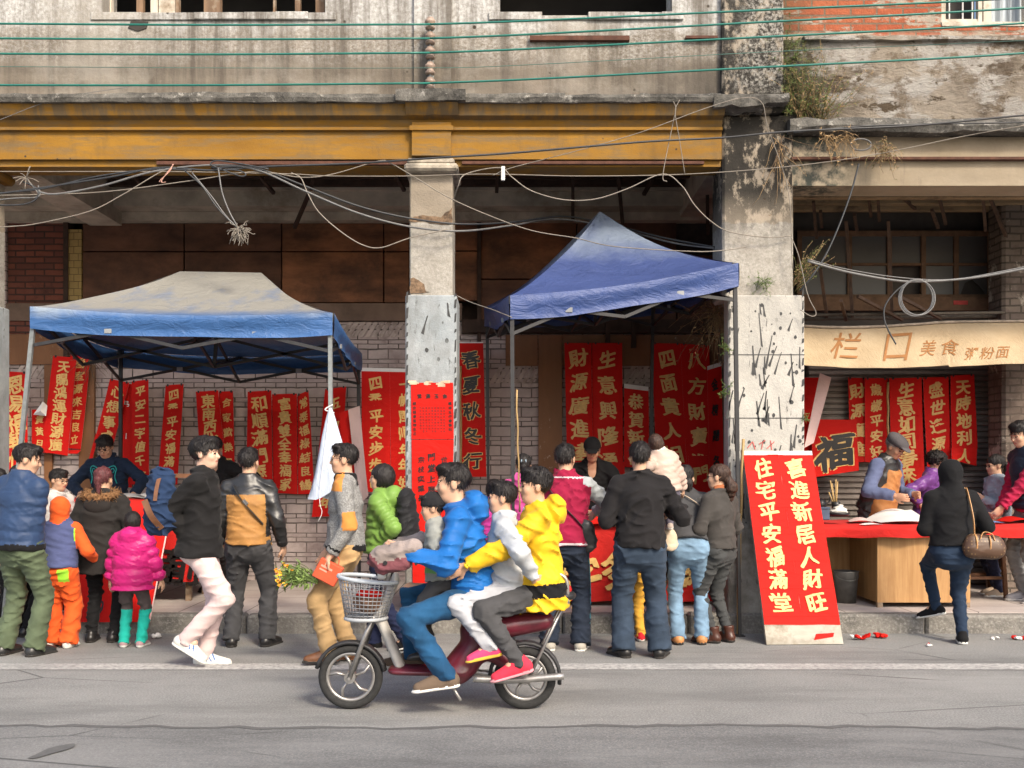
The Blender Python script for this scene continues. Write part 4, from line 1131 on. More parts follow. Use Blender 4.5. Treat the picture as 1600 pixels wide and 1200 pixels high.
# ledge, beam
m = MB()
m.extrude_x([(9.5, zr(212)), (9.05, zr(214)), (9.02, zr(206)), (9.06, zr(193)), (9.5, zr(188))], XW(1232, 9.1), RX1, 0, 46, .012); part(m, 'ledge', [moss_m], rh)
t = NT('pale_beam'); x, y, z = t.sep()
c = t.mix(t.ramp(t.noise(2, 8, .6), [(.3, 0), (.7, 1)]), (.23, .185, .125), (.33, .275, .20))
c = t.mix(t.math('MULTIPLY', t.ramp(t.math('SUBTRACT', 3.55, t.math('ADD', x, t.math('MULTIPLY', t.noise(3, 5), .9))), [(0, 0), (.25, 1)]), t.ramp(t.noise(7, 9, .75), [(.42, 0), (.56, 1)])), c, (.05, .055, .045))
c = t.mix(t.ramp(t.noise(4, 8, .7, t.mapv((2, 1, .3))), [(.58, 0), (.72, .7)]), c, (.20, .16, .12))
t.bump(t.noise(25, 8), .4, .01); pale_m = t.done(c, .9)
m = MB(); m.box((XW(1232, 9.2), 9.16, zr(292)), (RX1, 9.52, zr(253))); m.box((XW(1236, 9.2), 9.20, zr(250)), (RX1, 9.5, zr(214)))
part(m, 'beam', [pale_m], rh)
m = MB(); m.box((XW(1232, 9.2), 9.10, zr(254)), (RX1, 9.5, zr(250))); part(m, 'iron_strip', [rust_m], rh)
# joists, rods, back wall
joist = pm('joist', (.27, .19, .11), .4, 6, .85, .4, 30, stretch=(.2, 1, 1), dirt=(.09, .06, .04))
m = MB()
for Y, z in ((9.85, 4.12), (10.2, 4.15), (10.55, 4.18), (10.9, 4.2)): m.box((XW(1240, 9.6), Y, z), (RX1, Y + .09, z + .16), bev=.006)
part(m, 'joist', [joist], rh)
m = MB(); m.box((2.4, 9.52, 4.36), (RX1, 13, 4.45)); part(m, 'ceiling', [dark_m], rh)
m = MB()
for (a, b) in (((1271, 315), (1276, 372)), ((1282, 330), (1284, 355)), ((1357, 305), (1361, 338)), ((1372, 312), (1374, 345)), ((1466, 302), (1478, 350)), ((1456, 328), (1466, 356)), ((1544, 302), (1580, 388)), ((1536, 308), (1540, 360)), ((1335, 335), (1339, 360)), ((1405, 302), (1430, 326)), ((1282, 420), (1292, 495)), ((1322, 345), (1332, 495)), ((1388, 345), (1394, 490)), ((1340, 463), (1410, 500)), ((1402, 462), (1470, 498)), ((1314, 470), (1322, 500))):
    m.bar(W3(*a, 10.3), W3(*b, 10.7), .03, .03)
part(m, 'rusty_rod', [pm('rod', (.065, .038, .026), .4)], rh)
RB = 11.3
m = MB(); m.box((2.5, RB + .06, .1), (RX1, RB + .3, 4.4)); m.box((2.5, 9.625, .1), (2.63, RB + .059, 4.36)); part(m, 'back_wall', [pm('dark_back', (.055, .045, .038), .3, 3)], rh)
frame_m = pm('brown_frame', (.13, .075, .042), .35, 8, .8, .3, 40)
gl = NT('dusty_glass'); gl_m = gl.done(gl.mix(gl.noise(3, 5), (.045, .045, .045), (.09, .088, .085)), .45, 0, .5)
m = MB(); xs_ = (1248, 1326, 1388, 1441, 1492, 1545)
for a in xs_: m.box((XW(a - 4, RB), RB - .05, ZW(462, RB)), (XW(a + 3, RB), RB - .001, ZW(366, RB)))
for b, h in ((366, 8), (414, 4), (463, 4)): m.box((XW(1244, RB), RB - .045, ZW(b + h / 2, RB)), (XW(1549, RB), RB - .003, ZW(b - h / 2, RB)))
m.box((XW(1250, RB), RB - .09, ZW(487, RB)), (XW(1545, RB), RB - .052, ZW(466, RB)))
wf = part(m, 'transom_window', [frame_m], rh)
m = MB()
for i in range(5):
    for j in range(2):
        if (i, j) == (2, 1): continue
        a, b = XW(xs_[i] + 3, RB), XW(xs_[i + 1] - 4, RB); z0, z1 = (ZW(412, RB), ZW(370, RB)) if j == 0 else (ZW(461, RB), ZW(416, RB))
        if (i, j) == (4, 1): m.prism([(a, z0), (a + .03, z0), (a + .08, z0 + .13), (a + .16, z0 + .17), (a + .24, z0 + .10), (b - .01, z0), (b, z0), (b, z1), (a, z1)], RB - .02, RB - .012)
        else: m.box((a, RB - .02, z0), (b, RB - .012, z1))
part(m, 'glass_pane', [gl_m], rh, wf)
m = MB(); m.box((XW(1484, RB), RB - .10, ZW(478, RB)), (XW(1506, RB), RB - .092, ZW(472, RB))); part(m, 'small_red_plate', [pm('red_plate', (.45, .06, .05), .3)], rh, wf)
# rolling shutter
sh_m = pm('shutter_steel', (.22, .19, .17), .3, 2.2, .6, .25, 40, metal=.2, dirt=(.10, .075, .06))
m = MB(); prof = []; z = .18; zt = ZW(520, RB)
k = 0
while z < zt:
    prof += [(RB - .015, z), (RB - .045, z + .012), (RB - .045, z + .045), (RB - .015, z + .055)]; z += .062
poly = prof + [(RB + .05, z), (RB + .05, .18)]
n = len(poly); xa, xb = XW(1262, RB), XW(1556, RB)
m.add([(xa, y, z) for y, z in poly] + [(xb, y, z) for y, z in poly], [(i, i + 1, n + i + 1, n + i) for i in range(n - 1)])
part(m, 'rolling_shutter', [sh_m], rh, fix=False)
m = MB(); m.box((XW(1556, RB), RB - .10, .17), (XW(1580, RB), RB + .05, ZW(520, RB))); m.box((XW(1546, RB), RB - .06, .17), (XW(1556, RB), RB + .05, ZW(520, RB))); part(m, 'shutter_jamb', [pm('jamb', (.20, .17, .145), .4, 8, .9, .5, 30, dirt=(.08, .06, .05))], rh)
pier_m = bricks('pier_bricks', (.20, .16, .13), (.13, .10, .085), (.06, .05, .04), .23, .075, .010, 0, (.08, .06, .05), .50, (.42, .37, .31))
m = MB(); m.box((XW(1567, 10.6), 10.6, .1), (RX1, 10.95, 4.36), bev=.03); part(m, 'side_pier', [pier_m], rh)
# pipes and ledge above the awning
m = MB()
for (y, z, r) in ((10.62, ZW(492, 10.6), .016), (10.75, ZW(497, 10.7), .022)): m.tube([(XW(1255, 10.6), y, z), (XW(1600, 10.6), y, z + .03)], r, 8)
part(m, 'pipe', [pm('pipe', (.09, .075, .06), .3)], rh)

# ------------------------------------------------------------------ lettering
GLY = {}
def glyph(ch):
    """flat outline of one character, in the font Blender carries, thickened like a brush stroke"""
    if ch in GLY: return GLY[ch]
    out = []
    cu = bpy.data.curves.new('glyph', 'FONT'); cu.body = ch; cu.resolution_u = 3; cu.offset = .004
    ob = bpy.data.objects.new('glyph', cu); COL.objects.link(ob)
    dg = bpy.context.evaluated_depsgraph_get(); dg.update()
    me = bpy.data.meshes.new_from_object(ob.evaluated_get(dg))
    V = np.array([v.co[:2] for v in me.vertices]); Fc = [list(p.vertices) for p in me.polygons]
    bpy.data.objects.remove(ob); bpy.data.curves.remove(cu); bpy.data.meshes.remove(me)
    if len(V):
        V = V - np.array([.5, .38])
    GLY[ch] = (V, Fc); return GLY[ch]
def brush(V, seed, k=1.0):
    """the slant and uneven weight of brush writing"""
    g = np.random.RandomState(seed); W = V.copy()
    W[:, 1] += .13 * k * V[:, 0] + .05 * k * np.sin(5 * V[:, 0] + g.uniform(0, 6))
    W[:, 0] += .06 * k * np.sin(4.5 * V[:, 1] + g.uniform(0, 6)) - .03 * k * V[:, 1]
    W += g.normal(0, .011 * k, W.shape)
    r = g.uniform(.92, 1.08); W[:, 0] *= r
    return W
def letters(m, txt_pos, surf, size, mi=0, style=1.0, bold=.024, off=0.004, sx=1.0):
    """txt_pos: [(char, u, v)] in metres on the sheet; surf maps (u, v, offset) to a point; the stroke is swept with a slanting nib"""
    w = bold * 1.25
    nib = [(k * w * .85, -k * w * .62) for k in (-1, -.5, 0, .5, 1)] + [(w * .35, w * .45), (-w * .35, -w * .45), (w * .9, w * .2)] if bold > 0 else [(0, 0)]
    for i, (ch, u, v) in enumerate(txt_pos):
        V, Fc = glyph(ch)
        if not len(V): continue
        Wv = brush(V, ord(ch) + i * 7, style) if style else V
        for k, (dx, dy) in enumerate(nib):
            m.add([surf(u + (x + dx) * size * sx, v + (y + dy) * size, off + k * .0002) for x, y in Wv], Fc, mi)
    return m

# ------------------------------------------------------------------ cream awning of the food shop
aw = empty('awning', (XW(1430, 10.2), 10.2, ZW(540, 10.2)), 0, 'cream cloth awning with tan shop writing stretched over the shutter', 'awning')
NU, NV = 200, 14
def aw_s(u, v, off=0.0):
    """u 0..1 along, v 0 top .. 1 bottom"""
    px = 1250 + u * 420
    yt = 511 - 26 * max(0, (u - .45)) + 3 * math.sin(u * 9); yb = 570 + 5 * math.sin(u * 5.5) + (3 if u > .55 else 0)
    Y = 10.55 - .62 * v
    py = yt + (yb - yt) * v
    p = W3(px, py, Y); p.y += .018 * math.sin(u * 40) * v + .012 * math.sin(u * 23 + v * 4) - off; p.z += off * .6
    return p
V = [aw_s(i / NU, j / NV) for j in range(NV + 1) for i in range(NU + 1)]
V2 = [p + Vector((0, .012, -.004)) for p in V]
m = MB(); fs = [(j * (NU + 1) + i, j * (NU + 1) + i + 1, (j + 1) * (NU + 1) + i + 1, (j + 1) * (NU + 1) + i) for j in range(NV) for i in range(NU)]
m.add(V, [f[::-1] for f in fs], 0, True); m.add(V2, fs, 0, True)
t = NT('cream_canvas'); c = t.mix(t.ramp(t.noise(2.4, 7, .6), [(.3, 0), (.7, 1)]), (.37, .28, .175), (.45, .355, .235))
c = t.mix(t.ramp(t.noise(3, 6, .7, t.mapv((2, 1, .4))), [(.58, 0), (.7, .5)]), c, (.40, .31, .21)); t.bump(t.noise(9, 4, .6, t.mapv((3, 1, .6)), 1.0), .35, .03); aw_m = t.done(c, .75)
part(m, 'canvas', [aw_m], aw, fix=False)
tan_m = pm('tan_lettering', (.29, .135, .05), .12, 12, .75, .05)
m = MB()
def aw_t(px, py, off): return aw_s((px - 1250) / 420, (py - 508) / 62, off)
for ch, cx, cy, w, h in (('栏', 1322, 536, 50, 46), ('口', 1402, 537, 50, 52), ('美', 1451, 543, 27, 25), ('食', 1484, 543, 27, 25), ('粥', 1517, 553, 22, 19), ('粉', 1543, 553, 22, 19), ('面', 1567, 552, 22, 20)):
    V, Fc = glyph(ch)
    m.add([aw_t(cx + x * w + y * w * .22, cy - y * h, .005) for x, y in V], Fc, 0)
part(m, 'lettering', [tan_m], aw)
m = MB(); m.tube([aw_s(i / 20, 0) + Vector((0, -.01, .015)) for i in range(21)], .014, 8); part(m, 'awning_rail', [pm('rail', (.30, .25, .20), .3)], aw)
# ------------------------------------------------------------------ red couplets
def paper(name, col, sheen=.55):
    t = NT(name)
    c = t.mix(t.ramp(t.noise(3, 5, .6), [(.3, 0), (.7, 1)]), sc(col, .90), sc(col, 1.08))
    fold = t.math('ABSOLUTE', t.math('SINE', t.math('MULTIPLY', t.sep()[2], 14.0)))
    h = t.math('ADD', t.math('MULTIPLY', t.ramp(fold, [(0, 0), (.04, 1)]), .25), t.noise(6, 4, .55, t.mapv((1, 1, 1.6)), 1.0))
    t.bump(h, .30, .03)
    return t.done(c, sheen + .15, 0, .15)
red_m = paper('red_paper', (.53, .009, .006)); red2_m = paper('bright_red_paper', (.48, .009, .005)); pink_m = paper('paper_back', (.60, .44, .42))
gold_m = pm('gold_ink', (.66, .42, .14), .16, 30, .5, .1, 80, spec=.4)
blk_m = pm('black_ink', (.012, .010, .010), .2, 30, .4, .05)
white_m = pm('white_paper', (.70, .69, .67), .08, 4, .7, .2, 12)
clip_m = pm('clip', (.03, .03, .03), .2)
GRP = 'red paper couplets hung along the arcade wall'
BOLD = .024

def sheet(root, corners, Y, text, ink, wave=.012, size=None, pad=(.04, .03), white_top=0.0, outline=None, Yb=None, mat=None, seed=0, cols=None, style=1.0, back=None, curl=0.0, bold=None, thick=.003, sx=1.0):
    tl, tr, br, bl = corners
    Yb = Y if Yb is None else Yb
    A, B, C, D = W3(*tl, Y), W3(*tr, Y), W3(*br, Yb), W3(*bl, Yb)
    Wd = ((B - A).length + (C - D).length) / 2; Hd = ((D - A).length + (C - B).length) / 2
    g = random.Random(seed); p1, p2 = g.uniform(0, 6), g.uniform(0, 6)
    nrm = (B - A).cross(D - A).normalized()
    if nrm.y > 0: nrm = -nrm
    def surf(u, v, off=0.0):
        s, t = u / Wd + .5, .5 - v / Hd
        p = A.lerp(B, s).lerp(D.lerp(C, s), t)
        w = wave * t * math.sin(3.2 * t * Hd + p1 + 1.5 * s) + wave * .7 * math.sin(4.5 * s + p2 + 2 * t) * t + curl * (s - .5) ** 2
        return p + nrm * (off + .0 + w)
    nu, nv = 6, 26
    m = MB()
    g0 = [surf((i / nu - .5) * Wd, (.5 - j / nv) * Hd, .0015) for j in range(nv + 1) for i in range(nu + 1)]
    g1 = [surf((i / nu - .5) * Wd, (.5 - j / nv) * Hd, -.0015) for j in range(nv + 1) for i in range(nu + 1)]
    fs = [(j * (nu + 1) + i, (j + 1) * (nu + 1) + i, (j + 1) * (nu + 1) + i + 1, j * (nu + 1) + i + 1) for j in range(nv) for i in range(nu)]
    m.add(g0, fs, 0, True); m.add(g1, [f[::-1] for f in fs], 1, True)
    part(m, 'paper', [mat or red_m, back or pink_m], root, fix=False)
    if white_top:
        m = MB(); n = 6
        P = [surf((i / n - .5) * Wd, Hd / 2 + .004, .003) for i in range(n + 1)] + [surf((i / n - .5) * Wd, Hd / 2 - white_top, .003) for i in range(n + 1)]
        m.add(P, [(i, n + 1 + i, n + 2 + i, i + 1) for i in range(n)], 0, True)
        Q = [p + Vector((0, .002, 0)) for p in P]; m.add(Q, [(i, i + 1, n + 2 + i, n + 1 + i) for i in range(n)], 0, True)
        part(m, 'white_header', [white_m], root, fix=False)
    if text:
        columns = cols or [(0.0, text)]
        pos = []; sz = size or Wd * .62
        for uc, tx in columns:
            n = len(tx); top = Hd / 2 - pad[0] - white_top; bot = -Hd / 2 + pad[1]
            st = (top - bot) / n
            for i, ch in enumerate(tx): pos.append((ch, uc * Wd + g.uniform(-.02, .02) * sz, top - st * (i + .5)))
        if outline:
            m = MB(); letters(m, pos, surf, sz, 0, style, .060, .0032, sx); part(m, 'gold_outline', [gold_m], root, fix=False)
        m = MB(); letters(m, pos, surf, sz, 0, style, BOLD if bold is None else bold, .0055, sx); part(m, 'lettering', [ink], root, fix=False)
    return surf, Wd, Hd

def banner(corners, text, label, Y=11.60, ink=None, name='couplet_banner', group=GRP, clips=True, **kw):
    tl, tr, br, bl = corners
    o = empty(name, tuple(W3((bl[0] + br[0]) / 2, (bl[1] + br[1]) / 2, kw.get('Yb') or Y)), 0, label, 'banner', group)
    surf, Wd, Hd = sheet(o, corners, Y, text, ink or gold_m, seed=len(label) + int(tl[0]), **kw)
    if clips:
        m = MB()
        for u in (-.38, .38): 
            p = surf(u * Wd, Hd / 2 - .005, .004); m.box((p.x - .008, p.y - .008, p.z - .012), (p.x + .008, p.y + .006, p.z + .014))
        part(m, 'clip', [clip_m], o)
    return o
Yw = 11.66
banner(((8, 580), (42, 582), (44, 735), (10, 740)), '恩易福報悅', 'large gold-lettered red banner behind the slanting tent leg at far left', 11.5, size=.21, wave=.006)
banner(((50, 640), (74, 640), (76, 708), (50, 706)), '貴黃旦', 'small red banner with its white backing folded over at the corner', 11.62, size=.10, clips=False)
m = MB(); fo = empty('folded_paper', tuple(W3(62, 640, 11.56)), 0, 'white folded paper corner sticking out beside the leftmost red banners', 'paper')
m.add([W3(52, 648, 11.55), W3(67, 627, 11.52), W3(74, 634, 11.56), W3(72, 650, 11.50), W3(63, 642, 11.46)], [(0, 4, 1), (1, 4, 2), (4, 3, 2), (0, 3, 4)]); m.add([W3(52, 648, 11.56), W3(67, 627, 11.53), W3(74, 634, 11.57), W3(72, 650, 11.57)], [(0, 1, 2, 3)])
part(m, 'sheet', [white_m], fo)
banner(((110, 553), (142, 552), (127, 702), (103, 700)), '營室源來吉良立', 'narrow slanting red banner tucked behind the seven-character wealth banner', Yw + .02, size=.115)
banner(((83, 556), (120, 559), (105, 712), (65, 706)), '天賜鴻運財源廣', 'slanting red banner of seven gold characters beside the brown door post at left', Yw - .06, size=.145)
banner(((100, 703), (127, 703), (122, 709), (98, 709)), '', 'red paper edge showing below the slanting banners', Yw, clips=False)
banner(((189, 600), (208, 600), (206, 762), (186, 760)), '弓丨弓', 'red banner with thin white marks half under the peace banner', Yw + .03, ink=white_m, size=.07, clips=False)
banner(((172, 592), (202, 598), (176, 700), (146, 697)), '心想事成', 'tilted red banner hanging just behind the man in the bear sweater', Yw - .03, size=.15)
banner(((136, 728), (150, 676), (152, 690), (138, 742)), '', 'thin red paper strip slanting left of the man in the bear sweater', Yw - .02, clips=False, wave=.002)
banner(((206, 596), (232, 593), (233, 757), (205, 757)), '平安二字值千金', 'straight red banner of seven gold characters right of the bear sweater man', Yw - .05, size=.125)
banner(((259, 602), (287, 600), (278, 757), (246, 756)), '四季平安福滿堂', 'leaning red banner alone on the brick wall left of the walking man', Yw - .03, size=.125)
banner(((306, 612), (341, 610), (350, 700), (312, 702)), '東南西北', 'short red banner with large characters above the vendor in the black cap', Yw - .04, size=.16)
banner(((342, 612), (364, 611), (368, 762), (350, 762)), '合家歡樂興旺', 'narrow red banner next to the short one above the black cap', Yw + .0, size=.105)
banner(((387, 612), (424, 610), (426, 756), (385, 756)), '和順滿門添', 'wide red banner of big gold characters behind the brown leather jacket', Yw - .04, size=.18)
banner(((425, 616), (464, 615), (465, 772), (427, 770)), '富貴雙全幸福家', 'red banner of seven gold characters between the wide one and the narrow fanned one', Yw - .02, size=.145)
banner(((465, 617), (482, 610), (492, 772), (466, 772)), '常泰福祿結良緣', 'narrow red banner fanning out at the right end of the left group', Yw + .0, size=.12)
banner(((508, 608), (541, 604), (530, 806), (487, 808)), '五福臨門年', 'leaning red banner partly covered by the white plastic bag', Yw - .02, size=.15)
banner(((565, 575), (609, 576), (611, 770), (565, 768)), '四季平安步步高', 'wide white-topped red banner left of the centre column reading downward in gold', 11.45, size=.155, white_top=.035, clips=False)
banner(((609, 576), (655, 577), (657, 770), (611, 770)), '一帆風順年年好', 'white-topped red banner half hidden behind the centre column', 11.46, size=.15, white_top=.035, clips=False)
banner(((716, 535), (755, 535), (760, 745), (718, 745)), '春夏秋冬行', 'red banner with black gold-edged characters beside the centre column', 11.45, ink=blk_m, outline=True, size=.20, clips=False, white_top=.008, bold=.02)
banner(((882, 536), (924, 536), (926, 730), (886, 730)), '財源廣進達', 'leftmost wide red banner behind the right blue tent', Yw - .05, size=.215)
banner(((925, 536), (972, 536), (974, 745), (926, 745)), '生意興隆通', 'wide red banner second from left behind the right blue tent', Yw - .04, size=.215)
banner(((928, 722), (976, 722), (978, 830), (932, 830)), '三江', 'lower red sheet hanging under the second wide banner behind the black caps', Yw - .08, size=.2, clips=False)
banner(((975, 600), (1013, 605), (1015, 730), (975, 730)), '恭賀新禧', 'short white-topped red banner hanging lower than the wide ones', Yw - .03, size=.185, white_top=.045, clips=False)
banner(((1018, 536), (1064, 537), (1084, 770), (1027, 770)), '四面貴人相助', 'wide red banner slanting right of the dark back tent leg', Yw - .05, size=.21)
banner(((1063, 537), (1108, 540), (1114, 745), (1074, 745)), '八方財寶進', 'wide red banner at the right end under the hanging dry roots', Yw - .07, size=.2)
banner(((1076, 712), (1112, 712), (1116, 815), (1078, 815)), '門發', 'lower red sheet with gold writing behind the woman with wavy hair', Yw - .12, size=.2, clips=False)
banner(((1105, 573), (1127, 566), (1131, 745), (1108, 745)), '金榜題名', 'narrow red banner with tall black characters beside the pier', 11.3, ink=blk_m, size=.13, white_top=.04, clips=False, bold=.035, sx=.6)
YR = 11.12
g2 = 'red paper couplets hung on the rolling shutter'
banner(((1325, 590), (1352, 591), (1354, 722), (1329, 722)), '財源廣進', 'half hidden red banner at the left end of the shutter row', YR + .04, group=g2, size=.17)
banner(((1351, 591), (1387, 591), (1389, 722), (1352, 722)), '歲歲平安好', 'narrow red banner with bamboo edge behind the flat cap', YR, group=g2, size=.135)
banner(((1389, 591), (1440, 590), (1444, 760), (1394, 760)), '生意如同春來', 'widest red banner in the middle of the shutter row', YR - .03, group=g2, size=.19)
banner(((1442, 590), (1482, 589), (1486, 740), (1448, 740)), '盛世逢源豐', 'red banner above the curly haired woman on the shutter', YR, group=g2, size=.165)
banner(((1485, 587), (1522, 585), (1527, 700), (1486, 702)), '天時地利', 'rightmost red banner of the shutter row left of the bare slats', YR - .02, group=g2, size=.17)
banner(((1486, 700), (1527, 699), (1526, 728), (1486, 718)), '人', 'bottom end of the rightmost shutter banner turned up to its pale back', YR - .06, group=g2, size=.17, clips=False)
banner(((1266, 655), (1338, 656), (1342, 735), (1272, 746)), '福', 'square red blessing sheet with one big black gold-edged character', 10.9, ink=blk_m, outline=True, size=.40, name='blessing_sheet', group=None, clips=False, mat=red2_m, bold=.03, pad=(.10, .0), wave=.004)
banner(((1281, 583), (1299, 590), (1272, 692), (1256, 700)), '', 'pale pink strip of paper hanging slantwise beside the white pier', 10.6, name='paper_strip', group=None, mat=pink_m, clips=False)
banner(((1257, 590), (1280, 590), (1270, 760), (1254, 760)), '', 'plain red sheet mostly hidden behind the pale pink paper strip', 11.0, name='red_sheet', group=None, clips=False)
banner(((1552, 680), (1572, 676), (1566, 738), (1543, 736)), '', 'plain red cloth hanging behind the girl in the grey top', 10.9, name='red_cloth', group=None, clips=False)
banner(((1545, 735), (1560, 735), (1562, 760), (1548, 760)), '', 'short red paper end just above the head of the girl in grey', 10.95, name='red_sheet', group=None, clips=False)

# paper on the front of the centre column
cy = 9.114
o = empty('wall_notice', tuple(W3(673, 685, cy)), 0, 'sunlit red notice with small black writing pasted on the centre column', 'notice')
surf, Wd, Hd = sheet(o, ((642, 598), (708, 598), (709, 686), (643, 686)), cy, '', blk_m, wave=.002, mat=red2_m, back=red2_m)
pos = [(c, (-.30 + .2 * i) * Wd, .41 * Hd - .075) for i, c in enumerate('堂滿玉金')]
m = MB(); letters(m, pos, surf, .042, 0, .6, .03, .004)
letters(m, [(c, -.42 * Wd, .13 * Hd - i * .0385) for i, c in enumerate('銀合錢春富晴生花')], surf, .030, 0, .6, .02, .004)
letters(m, [(c, .42 * Wd, .13 * Hd - i * .0385) for i, c in enumerate('筆祥五行春錦利')], surf, .030, 0, .6, .02, .004)
txt = '門前五福臨吉慶有餘年年好景百事如意萬象更新家和興旺平安人壽'
k = 0; pp = []
for c in range(9):
    for r in range(9 if c % 3 else 8): pp.append((txt[k % len(txt)], (-.28 + .07 * c) * Wd, .05 * Hd - .026 * r)); k += 1
letters(m, pp, surf, .017, 0, .4, .0, .004)
part(m, 'lettering', [blk_m], o, fix=False)
m = MB()
for i in range(14): 
    u = rng.uniform(-.48, .48) * Wd; p = surf(u, Hd / 2 + rng.uniform(-.02, .015), .003); m.box((p.x - rng.uniform(.01, .05), p.y - .002, p.z - rng.uniform(.004, .02)), (p.x + rng.uniform(.01, .04), p.y, p.z + .006))
part(m, 'torn_edge', [pm('torn_paper', (.52, .40, .28), .3)], o)
o = empty('wall_notice', tuple(W3(673, 805, cy)), 0, 'long red ancestor notice with three columns of black writing low on the centre column', 'notice')
surf, Wd, Hd = sheet(o, ((643, 687), (709, 687), (702, 926), (645, 926)), cy, '', blk_m, wave=.005, mat=red2_m, back=red2_m)
m = MB()
letters(m, [(c, -.02 * Wd, Hd / 2 - .155 - i * .098) for i, c in enumerate('門堂上歷代祖先')], surf, .072, 0, .8, .022, .004)
letters(m, [(c, .28 * Wd, Hd / 2 - .18 - i * .085) for i, c in enumerate('世代源流遠')], surf, .058, 0, .8, .015, .004)
letters(m, [(c, -.27 * Wd, Hd / 2 - .18 - i * .085) for i, c in enumerate('宗枝奕葉長')], surf, .058, 0, .8, .018, .004)
part(m, 'lettering', [blk_m], o, fix=False)

# big board leaning on the pier
bd = empty('couplet_board', tuple(W3(1257, 1009, 8.48)), 0, 'tall wooden board pasted with two red couplets leaning on the white pier', 'board')
BL, BR = Vector((XW(1198, 8.47), 8.47, .006)), Vector((XW(1318, 8.50), 8.50, .006))
TL, TR = Vector((XW(1161, 9.0), 9.0, ZW(705, 9.0))), Vector((XW(1268, 9.03), 9.03, ZW(705, 9.03)))
nb = (BR - BL).cross(TL - BL).normalized()
if nb.y > 0: nb = -nb
def bsurf(s, t, off=0.0): return BL.lerp(BR, s).lerp(TL.lerp(TR, s), t) + nb * off
m = MB()
q = [bsurf(s, t, o_) for o_ in (0, -.035) for s, t in ((0, 0), (1, 0), (1, 1), (0, 1))]
m.add(q, [(0, 1, 2, 3), (7, 6, 5, 4), (0, 4, 5, 1), (1, 5, 6, 2), (2, 6, 7, 3), (3, 7, 4, 0)])
part(m, 'board', [pm('weathered_board', (.34, .32, .27), .3, 7, .8, .5, 40, stretch=(.3, 1, 1), dirt=(.16, .12, .08))], bd)
LB = (TL - BL).length; WB_ = (BR - BL).length
for s0, s1, tx in ((.0, .505, '住宅平安福滿堂'), (.505, 1.0, '喜進新居人財旺')):
    m = MB(); n = 14; g = random.Random(int(s0 * 100))
    P = []
    for off, in ((.004,), (.001,)):
        for j in range(n + 1):
            for s in (s0, (s0 + s1) / 2, s1):
                e = 0 if 0 < j < n else g.uniform(-.004, .004)
                P.append(bsurf(s + (g.uniform(-.004, .004) if s == .505 else 0), .095 + (.978 - .095) * j / n + e, off + .003 * math.sin(j * 1.3 + s * 5)))
    fs = [(j * 3 + i, j * 3 + i + 1, (j + 1) * 3 + i + 1, (j + 1) * 3 + i) for j in range(n) for i in range(2)]
    m.add(P[:45], fs, 0, True)
    pp_ = part(m, 'couplet_paper', [red2_m], bd, fix=False)
    m = MB(); c0 = (s0 + s1) / 2 + (.0 if s0 < .3 else -.03)
    def sf(u, v, off): return bsurf(c0 + u / WB_, v / LB, off + .008)
    letters(m, [(c, 0, (.905 - .1165 * i) * LB) for i, c in enumerate(tx)], sf, .176, 0, 1.0, .025, .002)
    part(m, 'lettering', [gold_m], bd, pp_, fix=False)
m = MB(); m.add([bsurf(s, t, .006) for s, t in ((0, .978), (1, .978), (1, 1), (0, 1))], [(0, 1, 2, 3)]); part(m, 'white_header', [white_m], bd, fix=False)
m = MB(); m.add([bsurf(s, t, .003) for s, t in ((.62, .02), (.88, .035), (.90, .055), (.66, .05))], [(0, 1, 2, 3)]); part(m, 'red_smear', [red2_m], bd, fix=False)
